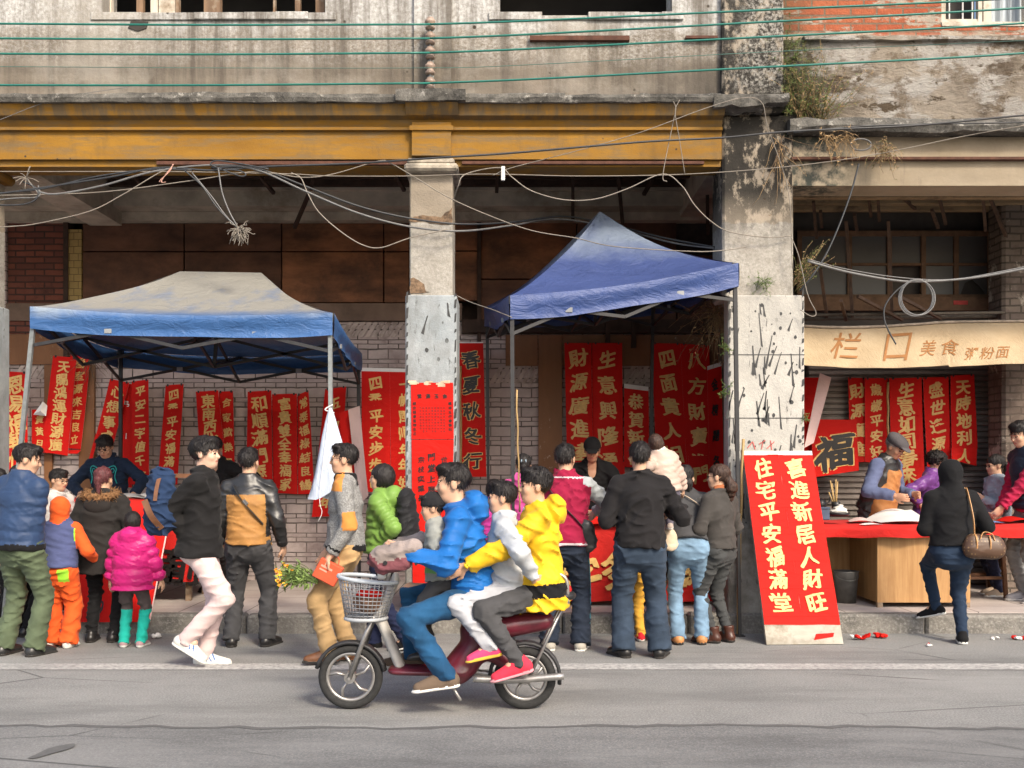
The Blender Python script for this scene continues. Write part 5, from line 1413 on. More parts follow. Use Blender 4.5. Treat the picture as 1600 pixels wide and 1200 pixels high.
# ------------------------------------------------------------------ pop-up tents
def canopy_mat(name, blue, pale, zlo, zhi, thr):
    t = NT(name); z = t.sep()[2]
    w = t.math('ADD', t.math('MULTIPLY', t.math('SUBTRACT', z, zlo), 1 / (zhi - zlo)), t.math('MULTIPLY', t.noise(3.5, 7, .65), .3))
    f = t.ramp(w, [(thr, 0), (thr + .28, 1)])
    f2 = t.math('MULTIPLY', f, t.ramp(t.noise(2.4, 7, .65, t.mapv((1.3, 1, .6))), [(.30, .45), (.50, 1)]))
    c = t.mix(f2, t.mix(t.noise(6, 5), sc(blue, .8), sc(blue, 1.2)), pale)
    t.bump(t.math('ADD', t.noise(5, 5, .6, t.mapv((1, 1, 2)), 1.2), t.math('MULTIPLY', t.noise(45, 3, .6), .08)), .5, .04)
    return t.done(c, .5, 0, .5)
def tent(label, FL, FR, BRc, BLc, apex, drop, mats, seed, legs, side_drop=None):
    """four eave corners (top edge), a list of one peak or two ridge ends, valance drop"""
    C4 = [Vector(p) for p in (FL, FR, BRc, BLc)]
    base = sum(C4, Vector()) / 4; base.z = 0
    o = empty('canopy_tent', tuple(base), 0, label, 'tent', None)
    A = [Vector(a) for a in apex]
    g = random.Random(seed); N = 14; M_ = 12
    m = MB()
    for k in range(4):
        a, b = C4[k], C4[(k + 1) % 4]
        if len(A) == 1: pa = pb = A[0]
        else:
            pa = A[0] if k in (0, 3) else A[1]; pb = A[1] if k in (0, 1) else A[0]
        P = []
        for j in range(N + 1):
            t = j / N
            for i in range(M_ + 1):
                s = i / M_
                e = a.lerp(b, s); p = e.lerp(pa.lerp(pb, s), t)
                p.z -= (.40 if len(A) == 1 else .26) * (t * (1 - t)) * (1.15 - .3 * t) + .05 * math.sin(math.pi * s) * (1 - t) ** 2
                p.z += (.012 * math.sin(7 * s + 5 * t + k) + .010 * math.sin(23 * s + 3 * t + k * 2)) * (1 - t) * t * 4
                P.append(p)
        m.add(P, [(j * (M_ + 1) + i, j * (M_ + 1) + i + 1, (j + 1) * (M_ + 1) + i + 1, (j + 1) * (M_ + 1) + i) for j in range(N) for i in range(M_)], 0, True)
    part(m, 'roof_cloth', [mats[0]], o, fix=False)
    m = MB()
    for k in range(4):
        a, b = C4[k], C4[(k + 1) % 4]
        out = (b - a).cross(Vector((0, 0, 1))).normalized()
        P = []
        NN = 24
        for j in range(7):
            for i in range(NN + 1):
                s = i / NN; v = j / 6
                p = a.lerp(b, s); p.z -= .05 * math.sin(math.pi * s)
                sc_ = drop * (1 + .05 * math.sin(9 * s + k))
                p = p + out * (.012 + .018 * math.sin(v * 5.2 + 1.2 * s) * min(1, 6 * s, 6 * (1 - s)) + .008 * math.sin(s * 31 + k + v * 3) * v) - Vector((0, 0, sc_ * v))
                P.append(p)
        m.add(P, [(j * (NN + 1) + i, (j + 1) * (NN + 1) + i, (j + 1) * (NN + 1) + i + 1, j * (NN + 1) + i + 1) for j in range(6) for i in range(NN)], 0, True)
    part(m, 'valance', [mats[1]], o, fix=False)
    ins = [p.lerp(base + Vector((0, 0, p.z)), .02) for p in C4]
    # legs, the scissor trusses along the sides and the centre post
    for k in range(4):
        top = ins[k] - Vector((0, 0, .02)); foot = Vector(legs[k])
        m = MB(); m.bar(top, top.lerp(foot, .5), .034, .034, up=(0, 1, 0)); m.bar(top.lerp(foot, .46), foot, .027, .027, up=(0, 1, 0))
        m.box(tuple(top - Vector((.026, .026, .05))), tuple(top + Vector((.026, .026, .02)))); m.box(tuple(foot - Vector((.04, .04, 0))), tuple(foot + Vector((.04, .04, .008))))
        part(m, 'leg', [mats[2] if k < 2 else mats[3]], o)
    m = MB()
    for k in range(4):
        a, b = ins[k] - Vector((0, 0, .06)), ins[(k + 1) % 4] - Vector((0, 0, .06)); dz = Vector((0, 0, -.26))
        nseg = 2
        for i in range(nseg):
            p, q = a.lerp(b, i / nseg), a.lerp(b, (i + 1) / nseg)
            mid = p.lerp(q, .5)
            m.bar(p, q + dz, .020, .028); m.bar(p + dz, q + Vector((0, .01, 0)), .020, .028)
            m.box(tuple(mid + dz * .5 - Vector((.03, .02, .02))), tuple(mid + dz * .5 + Vector((.03, .02, .02))), 1)
    cen = sum(ins, Vector()) / 4; lowc = cen - Vector((0, 0, .32)); topc = sum(A, Vector()) / len(A) - Vector((0, 0, .05))
    for k in range(4):
        mid = (ins[k] + ins[(k + 1) % 4]) / 2 - Vector((0, 0, .06))
        m.bar(mid, lowc, .020, .026); m.bar(mid - Vector((0, 0, .26)), cen - Vector((0, 0, .02)), .020, .026)
    m.bar(lowc, topc, .03, .03)
    part(m, 'folding_frame', [mats[3], pm('joint_' + str(seed), (.22, .23, .24), .2)], o)
    return o
steel = pm('painted_steel', (.20, .215, .215), .2, 20, .45, .1, metal=.3); dsteel = pm('dark_steel', (.022, .022, .024), .3, 20, .5, .1)
bl1 = canopy_mat('dusty_blue_roof', (.040, .105, .25), (.225, .22, .20), 2.72, 3.10, .20)
bl1v = canopy_mat('dusty_blue_valance', (.030, .095, .25), (.25, .30, .35), 2.55, 2.92, .62)
bl2 = canopy_mat('blue_roof', (.036, .058, .165), (.16, .20, .27), 2.9, 3.95, .55)
bl2v = canopy_mat('blue_valance', (.026, .055, .18), (.12, .15, .25), 2.6, 3.4, 1.1)
z1 = ZW(480, 8.62)
tent('low dusty blue canopy tent faded to beige on top at the left stall', (XW(48, 8.62), 8.62, ZW(479, 8.62)), (XW(520, 8.62), 8.62, ZW(489, 8.62)), (XW(564, 10.95), 10.95, ZW(553, 10.95)), (XW(186, 10.95), 10.95, ZW(548, 10.95)),
     [(XW(281, 9.75), 9.75, ZW(424, 9.75)), (XW(408, 9.75), 9.75, ZW(426, 9.75))], .185, (bl1, bl1v, steel, dsteel), 5,
     [(XW(2, 8.75), 8.75, 0), (XW(519, 8.66), 8.66, 0), (XW(562, 10.95), 10.95, .17), (XW(188, 10.95), 10.95, .17)])
tent('higher deep blue canopy tent with a pointed peak at the middle stall', (XW(797, 8.65), 8.65, ZW(462, 8.65)), (XW(1153, 8.9), 8.9, ZW(411, 8.9)), (XW(1022, 11.0), 11.0, ZW(462, 11.0)), (XW(758, 10.8), 10.8, ZW(480, 10.8)),
     [(XW(937, 9.85), 9.85, ZW(330, 9.85))], .20, (bl2, bl2v, dsteel, dsteel), 6,
     [(XW(803, 8.66), 8.66, 0), (XW(1156, 8.92), 8.92, 0), (XW(1014, 11.05), 11.05, .17), (XW(764, 10.8), 10.8, .17)])
# ------------------------------------------------------------------ stall tables and what is on them
redcl = cloth('red_tablecloth', (.44, .012, .009), .12, 200, .8, .4, 7)
def sag_cloth(m, x0, x1, y0, y1, z, drop, seed, front_only=False, amp=.012):
    """cloth over a table top with a falling front edge and sides"""
    g = random.Random(seed); NX, NF = 40, 8
    rows = []
    def prow(y, zz, k): return [(x0 + (x1 - x0) * i / NX, y - (amp * math.sin(i * .9 + k) + amp * .7 * math.sin(i * .37 + seed)) * k, zz + .004 * math.sin(i * .7)) for i in range(NX + 1)]
    rows.append(prow(y1, z, 0)); rows.append(prow((y0 + y1) / 2, z + .002, 0)); rows.append(prow(y0 + .01, z, 0))
    for j in range(1, NF + 1): rows.append(prow(y0 - .008 * min(j, 2), z - drop * j / NF + (.012 * math.sin(1.1 * j) if j == NF else 0), j / NF))
    V = [p for r in rows for p in r]; n = NX + 1
    fs = [(j * n + i, (j + 1) * n + i, (j + 1) * n + i + 1, j * n + i + 1) for j in range(len(rows) - 1) for i in range(NX)]
    m.add(V, fs, 0, True)
    for xe, sgn in ((x0, -1), (x1, 1)):
        m.add([(xe, y0, z), (xe, y1, z), (xe + sgn * .012, y1, z - drop), (xe + sgn * .012, y0 - .01, z - drop)], [(0, 1, 2, 3)], 0, False)
    return m
def trestle(name, label, x0, x1, y0, y1, z, drop, ctext, seed, zb=.168):
    o = empty(name, ((x0 + x1) / 2, (y0 + y1) / 2, zb), 0, label, 'table')
    m = MB(); m.box((x0 + .01, y0 + .02, z - .035), (x1 - .01, y1, z - .006)); part(m, 'table_top', [wood_old], o)
    for x in (x0 + .08, x1 - .08):
        for y in (y0 + .10, y1 - .08):
            m = MB(); m.box((x - .025, y - .025, zb), (x + .025, y + .025, z - .036)); part(m, 'leg', [wood_old], o)
    m = sag_cloth(MB(), x0, x1, y0, y1, z, drop, seed, amp=.006); cl = part(m, 'red_cloth', [redcl], o, fix=False)
    if ctext:
        m = MB()
        for (ch, px, py, size, mat) in ctext:
            cx, cz = XW(px, y0 - .02), ZW(py, y0 - .02)
            letters(m, [(ch, 0, 0)], lambda u, v, off: Vector((cx + u, y0 - .030 - off, cz + v)), size, mat, 1, .03, .004)
        part(m, 'lettering', [blk_m, gold_m], o, cl, fix=False)
    return o
trestle('stall_table', 'left stall table under a red cloth with big black brush writing', XW(55, 9.9), XW(303, 9.9), 9.9, 10.6, 1.15, .80, [('程', 252, 885, .36, 0), ('前', 288, 886, .36, 0), ('似', 206, 885, .34, 0)], 1)
trestle('stall_table', 'middle stall table with red cloth and large gold characters on its front', XW(800, 9.62), XW(1112, 9.62), 9.62, 10.25, 1.005, .80, [('字', 908, 900, .36, 1), ('多', 968, 890, .34, 1), ('發', 1080, 890, .30, 1), ('福', 838, 890, .30, 1)], 2)
m = MB(); mo = empty('table_edge_cloth', (XW(956, 9.5), 9.55, 1.0), 0, 'bright red strip of cloth folded along the front edge of the middle stall table', 'cloth')
sag_cloth(m, XW(795, 9.55), XW(1116, 9.55), 9.55, 10.26, 1.012, .075, 9, amp=.006); part(m, 'cloth', [red2_m], mo, fix=False)
# red board with numbers leaning at the kerb
lb = empty('number_board', tuple(W3(170, 968, 9.2)), 0, 'red board with painted telephone digits leaning in front of the left stall table', 'board')
def lbs(u, v, off): 
    A, B, C, D = W3(118, 800, 9.6), W3(266, 800, 9.6), W3(233, 972, 9.02), W3(98, 972, 9.02)
    p = A.lerp(B, u + .5).lerp(D.lerp(C, u + .5), .5 - v); p.y -= off; return p
m = MB(); q = [lbs(u, v, o_) for o_ in (0, -.03) for u, v in ((-.5, -.5), (.5, -.5), (.5, .5), (-.5, .5))]
m.add(q, [(0, 1, 2, 3), (7, 6, 5, 4), (0, 4, 5, 1), (1, 5, 6, 2), (2, 6, 7, 3), (3, 7, 4, 0)]); part(m, 'board', [red_m], lb)
m = MB(); letters(m, [('9', -.16, -.36), ('0', -.05, -.36), ('8', .26, -.36)], lbs, .16, 0, .5, .012, .004); part(m, 'lettering', [blk_m], lb, fix=False)
m = MB(); m.bar(lbs(.505, .5, .002), lbs(.505, -.5, .002), .010, .010); part(m, 'pale_edge', [pink_m], lb)

def flat_sheet(label, px, py, Y, z, w, d, rot, mat, bend=.02, name='paper_sheet', cat='paper'):
    c = Vector((XW(px, Y), Y, z)); o = empty(name, tuple(c), R(rot), label, cat)
    m = MB(); n = 8
    P = [((i / n - .5) * w, (j / 4 - .5) * d, bend * math.sin(i / n * 3.1) * (1 + .3 * j) + .004) for j in range(5) for i in range(n + 1)]
    m.add(P, [(j * (n + 1) + i, j * (n + 1) + i + 1, (j + 1) * (n + 1) + i + 1, (j + 1) * (n + 1) + i) for j in range(4) for i in range(n)], 0, True)
    m.build('sheet', [mat], o, False); return o
flat_sheet('white sheet of paper under the hands of the man in the bear sweater', 196, 776, 10.3, 1.155, .42, .30, 10, white_m)
flat_sheet('white paper roll end on the left table beside the walking man', 228, 770, 10.4, 1.155, .20, .22, -20, white_m, .03)
flat_sheet('red paper being written on by the vendor in the black cap at the middle table', 930, 780, 9.95, 1.02, .55, .5, 4, red2_m, .01)

# writing counter of the right stall
ct = empty('writing_counter', (XW(1430, 9.9), 9.9, .168), 0, 'pale wooden counter with open left bay under a red top at the right stall', 'counter')
t = NT('pale_veneer'); c = t.mix(t.ramp(t.noise(4, 7, .65, t.mapv((5, 5, .35)), .8), [(.3, 0), (.7, 1)]), (.30, .155, .055), (.46, .27, .115))
c = t.mix(t.ramp(t.noise(2.2, 6), [(.5, 0), (.75, .5)]), c, (.22, .11, .045)); t.bump(t.noise(18, 5, .6, t.mapv((5, 5, .4))), .15, .004); ven_m = t.done(c, .55)
cx0, cx1 = XW(1371, 9.5), XW(1516, 9.5)
m = MB(); m.box((cx0, 9.50, .215), (cx1, 9.525, .90)); m.box((cx0 - .002, 9.527, .215), (cx0 + .022, 10.30, .90)); m.box((cx1 - .02, 9.527, .215), (cx1 + .002, 10.30, .90))
part(m, 'cabinet', [ven_m], ct)
m = MB(); m.box((2.92, 10.26, .20), (cx0 - .006, 10.285, .90)); part(m, 'back_panel', [ven_m], ct)
for x in (cx0 + .02, cx1 - .03, ):
    for y in (9.52, 10.25):
        m = MB(); m.box((x - .018, y - .018, .168), (x + .03, y + .03, .214)); part(m, 'leg', [wood_old], ct)
m = MB(); m.box((2.9, 9.46, .902), (XW(1640, 9.5), 10.4, .925)); part(m, 'table_top', [ven_m], ct)
m = sag_cloth(MB(), XW(1284, 9.42), XW(1640, 9.42), 9.42, 10.45, .932, .115, 3, amp=.014); part(m, 'red_cloth', [redcl], ct, fix=False)
# rolled white sheet being read
ps = empty('paper_roll', tuple(W3(1402, 792, 9.8)), 0, 'wide white sheet curling over the red counter top below the flat cap man', 'paper')
m = MB(); n = 14
P = []
for off in (0, .004):
    for j in range(2):
        for i in range(n + 1):
            t_ = i / n; y = (9.62, 10.2)[j]; x = XW(1366, 9.8) + .46 * t_ + (.05 if j else 0); z = .95 + .055 * math.sin(min(1, t_ * 1.15) * 2.6) * (1.3 if j else .25) + (.06 * t_ if j else .0)
            P.append((x, y, z - off))
m.add(P[:2 * n + 2], [(i, i + 1, n + 2 + i, n + 1 + i) for i in range(n)], 0, True); m.add(P[2 * n + 2:], [(i, n + 1 + i, n + 2 + i, i + 1) for i in range(n)], 1, True)
part(m, 'sheet', [white_m, red2_m], ps, fix=False)
# ink tray and brushes
black_pot = pm('black_glaze', (.02, .02, .021), .2, 20, .35, .1); whitecl = cloth('white_rag', (.62, .60, .55)); bamboo = pm('bamboo', (.36, .24, .10), .25, 30, .5, .2, 60, stretch=(1, 1, .2))
it = empty('ink_tray', tuple(W3(1311, 806, 9.62)), 0, 'round black ink tray heaped with a white rag on the left end of the counter', 'tray')
m = MB(); m.lathe([(.0, .0), (.085, .0), (.105, .028), (.098, .03), (.08, .008), (0, .008)], n=24); m.build('tray', [black_pot], it)
F = Field((-.12, -.12, 0), (.12, .12, .16), .008); F.ell((0, 0, .045), (.075, .07, .035)); F.ell((.01, .01, .075), (.045, .04, .03)); F.ripple(.010, .05, 4); V, Q, l = F.mesh(); np_mesh('white_rag', V, Q, [whitecl], it, None, True)
bh = empty('brush_pot', tuple(W3(1306, 795, 9.75)), 0, 'small pot of bamboo handled brushes behind the black ink tray', 'pot')
m = MB(); m.lathe([(0, 0), (.035, 0), (.042, .07), (.038, .07), (.03, .01), (0, .01)], n=18); m.build('pot', [black_pot], bh)
for dx, dy, h in ((-.05, .01, .27), (-.03, .02, .24), (.0, .0, .28), (.02, .01, .26), (-.07, -.01, .16)):
    m = MB(); m.tube([(dx * .2, dy * .2, .02), (dx, dy, h)], .006, 6); b_ = m.build('brush', [bamboo], bh)
ib = empty('ink_box', tuple(W3(1287, 812, 9.55)), 0, 'small slate blue box at the left end of the counter beside the ink tray', 'box')
m = MB(); m.box((-.045, -.04, 0), (.045, .04, .10), bev=.006); m.box((-.05, -.045, .10), (.05, .045, .118), bev=.004); m.build('box', [pm('slate_blue', (.06, .08, .13), .2)], ib)
kt = empty('kettle', tuple(W3(1283, 795, 9.9)), 0, 'small dark kettle with curved spout behind the slate blue box', 'kettle')
m = MB(); m.lathe([(0, 0), (.045, 0), (.055, .04), (.04, .085), (.015, .10), (0, .105)], n=18); m.build('kettle_body', [black_pot], kt)
m = MB(); m.tube(spline([(.04, 0, .05), (.08, 0, .07), (.09, 0, .11), (.105, 0, .12)]), .008, 7); m.build('spout', [black_pot], kt)
flat_sheet('stack of red paper strips on the counter right of the hooded woman', 1590, 806, 9.8, .95, .30, .24, 6, red2_m, .02)
flat_sheet('pale pink sheet on the counter beside the white paper roll', 1345, 806, 9.85, .945, .22, .26, -14, pink_m, .015)
flat_sheet('scrap of printed paper lying near the front edge of the red counter', 1362, 818, 9.5, .935, .20, .10, 12, white_m, .006)
flat_sheet('folded blue leaflet on the red counter in front of the girl in grey', 1548, 803, 9.75, .94, .22, .16, -8, pm('leaflet_blue', (.10, .22, .48), .4, 20, .5, 0), .006)
bk = empty('bucket', (XW(1322, 9.85), 9.85, .168), 0, 'dented grey metal bucket standing in the open bay left of the counter', 'bucket')
zinc = pm('zinc', (.17, .17, .165), .35, 6, .5, .3, 20, metal=.35, dirt=(.08, .07, .06))
m = MB(); m.lathe([(0, .004), (.088, .004), (.092, 0), (.118, .30), (.122, .305), (.114, .305), (.088, .02), (0, .015)], n=28); m.build('bucket_body', [zinc], bk)
m = MB(); m.tube(spline([(-.118, 0, .29), (-.09, -.07, .24), (0, -.125, .22), (.09, -.07, .24), (.118, 0, .29)]), .004, 6); m.build('handle', [zinc], bk)
# wooden chair behind the counter
ch = empty('wooden_chair', (XW(1528, 10.35), 10.35, .168), 0, 'brown wooden chair half hidden behind the counter beside the girl in grey', 'chair')
cw = pm('chair_wood', (.15, .065, .028), .3, 8, .5, .2, 40)
m = MB(); m.box((-.20, -.19, .42), (.20, .19, .455), bev=.008); m.build('seat', [cw], ch)
for sx in (-1, 1):
    for sy in (-1, 1):
        m = MB(); m.bar((sx * .175, sy * .165, .42), (sx * .195, sy * .185, 0), .035, .035); m.build('leg', [cw], ch)
m = MB(); m.bar((-.18, -.17, .2), (.18, -.17, .2), .02, .03); m.bar((-.18, .17, .2), (.18, .17, .2), .02, .03); m.build('stretcher', [cw], ch)
m = MB(); m.bar((-.175, .175, .455), (-.175, .22, .88), .03, .03); m.bar((.175, .175, .455), (.175, .22, .88), .03, .03); m.bar((-.18, .218, .86), (.18, .218, .86), .06, .02); m.bar((-.17, .20, .68), (.17, .20, .68), .04, .015); m.build('backrest', [cw], ch)

# sticks
def stick(label, p, q, r=.011, name='bamboo_pole'):
    o = empty(name, tuple(p), 0, label, 'pole'); m = MB(); p, q = Vector(p), Vector(q)
    m.tube([p.lerp(q, i / 12) + Vector((.004 * math.sin(i * 1.7), 0, 0)) for i in range(13)], [r * (1.12 if i % 3 == 0 else 1) for i in range(13)], 8); part(m, 'stick', [bamboo], o)
stick('long bamboo pole leaning upright beside the white pier and tent leg', W3(1152, 1002, 9.03), W3(1161, 686, 8.98), .012)
stick('pale bamboo stick standing between the centre column and the black-lettered banner', W3(722, 905, 11.38), W3(719, 572, 11.38), .013)
stick('pale bamboo stick tied to the front left leg of the blue peaked tent', W3(812, 800, 8.63), W3(807, 609, 8.63), .007)
stick('thin bamboo strip standing between two red banners on the shutter', W3(1388, 735, 11.05), W3(1387, 597, 11.05), .012)
# white plastic bag tied to the tent leg
bagm = NT('white_plastic'); bagm.bump(bagm.noise(9, 6, .6, bagm.mapv((2, 2, .6)), 1.0), .6, .03); bagm = bagm.done((.46, .52, .62), .35, 0, .5)
pb = empty('plastic_bag', tuple(W3(518, 640, 8.62)), 0, 'white plastic sheet tied to the front right leg of the low tent', 'bag')
m = MB(); n = 24; P = []
A, B, C = W3(518, 638, 8.58), W3(487, 774, 8.50), W3(551, 764, 8.50)
for j in range(13):
    v = j / 12
    for i in range(n):
        a = 2 * math.pi * i / n; rx = .012 + .5 * (C.x - B.x) * v ** .85; ry = .012 + .05 * v ** .7
        x = A.x + ((B.x + C.x) / 2 - A.x) * v; f = 1 + v * (.13 * math.sin(5 * a + 2 * v) + .07 * math.sin(11 * a + 5 * v) + .05 * math.sin(3 * a - 9 * v))
        P.append((x + rx * f * math.cos(a), A.y - .05 + ry * math.sin(a) * f - .03 * v, A.z + (B.z - A.z) * v * (1 + .05 * math.cos(3 * a + 1) * v)))
m.add(P, [(j * n + i, (j + 1) * n + i, (j + 1) * n + (i + 1) % n, j * n + (i + 1) % n) for j in range(12) for i in range(n)], 0, True)
part(m, 'plastic', [bagm], pb, fix=True)
m = MB(); m.tube(spline([W3(515, 640, 8.5), W3(500, 770, 8.42), W3(503, 800, 8.42), W3(497, 815, 8.42)]), .003, 5); m.tube(spline([W3(520, 632, 8.55), W3(508, 640, 8.55), W3(522, 645, 8.52)]), .006, 5); part(m, 'tie_string', [white_m], pb)
for k, (cs, mt, lab) in enumerate(((((544, 640), (562, 634), (575, 775), (560, 790)), pink_m, 'translucent pinkish sheet hanging behind the white plastic bag'), (((530, 645), (546, 640), (560, 780), (548, 800)), red_m, 'red paper strip hanging between the white bag and the pinkish sheet'))):
    o = empty('hanging_sheet', tuple(W3(555, 780, 10.8)), 0, lab, 'paper'); sheet(o, cs, 10.8 + .1 * k, '', gold_m, wave=.03, mat=mt, seed=k, back=mt)

# litter
def crumple(label, px, py, Y, r, mats, seed, z=0.0):
    F = Field((-.12, -.12, -.01), (.12, .12, .12), .007); g = np.random.RandomState(seed)
    for i in range(4): F.ell(g.uniform(-r * .6, r * .6, 3) * (1.5, 1, .3) + vv(0, 0, r * .45), g.uniform(.25, .7, 3) * r * (1.2, 1, .7), rotm('Y', g.uniform(-.6, .6)), .004, i % len(mats))
    F.ripple(.006, .03, seed); F.plane((0, 0, 0), (0, 0, -1)); V, Q, l = F.mesh()
    o = np_mesh('wrapper', V, Q, mats, None, l[Q].max(1), False); o.location = (XW(px, Y), Y, z + .002); tag(o, label, 'wrapper')
gy = lambda py: 1.5 * 1600 / (py - 725)
crumple('crumpled white and red wrapper by the kerb right of the leaning board', 1343, 1000, gy(1000), .06, [white_m, red2_m], 1)
crumple('flattened red wrapper by the kerb left of the hooded woman', 1378, 997, gy(997), .055, [red2_m], 2)
crumple('tiny red and white scrap on the road near the hooded woman', 1451, 1010, gy(1010), .028, [red2_m, white_m], 3)
crumple('small white scrap on the road right of the hooded woman', 1555, 1000, gy(1000), .028, [white_m], 4)
crumple('red wrapper with white end at the right edge of the kerb', 1592, 1000, gy(1000), .045, [red2_m, white_m], 5)
crumple('white paper scrap at the kerb behind the walking man', 243, 998, gy(998), .045, [white_m], 6)
# ------------------------------------------------------------------ insulators and cables
grn = pm('green_cable', (.005, .135, .105), .15, 30, .4, 0, spec=.5); thin_g = pm('thin_green_wire', (.05, .13, .11), .2, 30, .5, 0)
blkc = pm('black_cable', (.028, .030, .033), .25, 30, .45, 0, spec=.5); gryc = pm('grey_cable', (.13, .13, .13), .2, 20, .5, 0); palec = pm('pale_wire', (.21, .185, .155), .2, 20, .6, 0); brn = pm('brown_wire', (.13, .09, .06), .2)
ceram = pm('ceramic', (.30, .225, .18), .3, 14, .45, .1, dirt=(.15, .11, .09)); ironp = pm('iron_pole', (.30, .33, .33), .3, 14, .6, .2, metal=.3, dirt=(.10, .08, .07))
PX = XW(672, 8.98)
ip = empty('insulator_rack', (PX, 9.02, ZW(145, 9.02)), 0, 'upright iron rack of brown ceramic insulators fixed on the pilaster above the centre column', 'insulator rack')
m = MB(); m.box((PX - .026, 9.045, ZW(146, 9.0)), (PX + .026, 9.075, ZW(34, 9.0))); m.tube([(PX, 8.99, ZW(146, 9.0)), (PX, 8.99, ZW(26, 9.0))], .012, 8)
for py in (146, 124, 101, 79, 55, 32): m.box((PX - .022, 8.985, ZW(py + 2, 9) - .004), (PX + .022, 9.046, ZW(py + 2, 9) + .004))
for py in (134,): m.box((PX - .03, 9.076, ZW(py, 9)), (PX + .03, 9.114, ZW(py - 8, 9)))
m.box((PX - .03, 9.076, ZW(60, 9)), (PX + .03, 9.114, ZW(52, 9)))
part(m, 'bracket', [ironp], ip)
for py in (131, 107, 83, 60, 37):
    m = MB(); z = ZW(py, 8.99)
    m.lathe([(.014, -.055), (.040, -.050), (.045, -.034), (.030, -.020), (.030, -.004), (.047, .008), (.045, .030), (.030, .040), (.028, .052), (.014, .058)], (PX, 8.99, z), 16); part(m, 'insulator', [ceram], ip)
def cable(label, pts, r, mat, n=8, cat='cable', name='cable', group=None):
    """pts: (px, py, Y)"""
    P = spline([W3(*p) for p in pts], n)
    m = MB(); m.tube(P, r * .85, 7); o = m.build(name, [mat], None, False); tag(o, label, cat, group); return o
GW = 'green power lines across the facade'
wd = ['uppermost', 'second', 'third', 'lowest']
for i, (yl, ym, yc, yr) in enumerate(((37, 39, 38, -4), (60, 61.5, 60, 12), (84, 85, 82.5, 36), (133, 133, 130, 83))):
    cable(wd[i] + ' thick green power line stretched left of the insulator rack', ((-260, yl - 1, 8.95), (0, yl, 8.95), (330, ym, 8.94), (672, yc, 8.93)), .0105, grn, 8, 'power line', 'power_line', GW)
    cable(wd[i] + ' thick green power line rising right from the insulator rack', ((672, yc, 8.93), (830, yc + (yr - yc) * .135, 8.9), (1200, yc + (yr - yc) * .54, 8.75), (1600, yr, 8.6), (1900, yr - 30, 8.5)), .0105, grn, 8, 'power line', 'power_line', GW)
cable('thin green wire between the third and lowest thick lines', ((-260, 103, 8.95), (0, 104, 8.95), (330, 106, 8.94), (672, 106, 8.93), (830, 101, 8.9), (1200, 81, 8.8), (1450, 70, 8.75), (1900, 50, 8.6)), .0035, thin_g, 8, 'power line', 'power_line', GW)
Y = 8.96
cable('long black cable rising rightward across the yellow beam', ((-60, 310, Y), (40, 297, Y), (170, 277, Y), (250, 262, Y), (330, 266, Y), (420, 260, Y), (560, 255, Y), (690, 246, 8.9), (800, 239, 8.9), (1000, 222, 8.9), (1130, 215, 8.9), (1240, 205, 8.85), (1430, 196, 8.8), (1600, 180, 8.7), (1800, 165, 8.6)), .0105, blkc)
cable('upper dark cable sagging from the tangle past the centre column', ((330, 262, Y), (400, 263, Y), (480, 292, 8.98), (560, 322, 9.0), (640, 341, 9.05), (720, 350, 9.1), (800, 347, 9.6), (880, 338, 10.0), (950, 350, 10.1), (1040, 372, 9.8), (1116, 386, 9.5)), .0105, blkc)
cable('lower pale grey cable sagging from the tangle past the centre column', ((60, 300, Y), (90, 303, Y), (160, 290, Y), (240, 268, Y), (330, 258, Y), (400, 265, 8.95), (480, 300, 8.96), (560, 333, 8.98), (640, 354, 9.03), (720, 361, 9.08), (800, 352, 9.6), (870, 342, 10.0), (960, 356, 10.1), (1050, 379, 9.8), (1116, 388, 9.5)), .0105, gryc)
cable('black cable looping below the tangle at the far left', ((-40, 320, Y), (30, 320, Y), (55, 312, Y), (60, 298, Y), (50, 290, Y), (36, 284, Y)), .009, blkc)
cable('second black cable following the long one at the far left', ((-40, 304, Y), (60, 296, Y), (150, 276, Y), (235, 265, Y), (300, 266, Y)), .009, blkc)
cable('grey cable from the left edge into the tangle', ((-40, 316, Y), (20, 310, Y), (60, 307, Y), (60, 290, Y)), .007, gryc)
cable('stiff grey wire ending in frayed strands at the upper left', ((40, 278, Y), (52, 292, Y), (60, 302, Y)), .008, gryc)
for k, (a, b) in enumerate((((40, 278), (25, 292)), ((40, 278), (55, 262)), ((40, 278), (47, 258)), ((42, 280), (28, 276)), ((44, 283), (60, 290)))):
    pass
cable('thin pale wire running level along the top of the arcade', ((-60, 267, Y), (20, 268, Y), (145, 268, Y), (260, 268, Y), (380, 270, Y), (460, 272, Y), (520, 275, Y), (640, 275, Y), (760, 272, Y), (900, 275, Y), (1050, 273, Y), (1180, 265, Y), (1300, 252, 8.9), (1400, 235, 8.9), (1500, 214, 8.85), (1600, 196, 8.8)), .0048, palec)
cable('pale wire sweeping up from the left column to the tangle', ((-30, 356, Y), (15, 354, Y), (60, 349, Y), (140, 330, Y), (190, 305, Y), (245, 272, Y), (268, 262, Y)), .0055, palec)
cable('pale wire in two shallow arcs under the beam at left', ((-60, 306, Y), (60, 304, Y), (170, 299, Y), (300, 282, Y), (400, 268, Y), (470, 277, Y), (520, 272, Y), (590, 252, Y), (610, 255, Y), (650, 278, Y), (700, 308, Y), (760, 335, 9.0), (830, 360, 9.0), (900, 372, 9.0), (960, 385, 8.85), (1085, 393, 8.8), (1140, 390, 8.85), (1165, 386, 9.05)), .0052, palec)
cable('pale wire hanging in a deep curve left of the centre column', ((455, 270, Y), (470, 278, Y), (480, 300, Y), (497, 330, Y), (530, 360, Y), (565, 382, Y), (595, 387, Y), (640, 372, Y), (700, 358, 9.0)), .0060, palec)
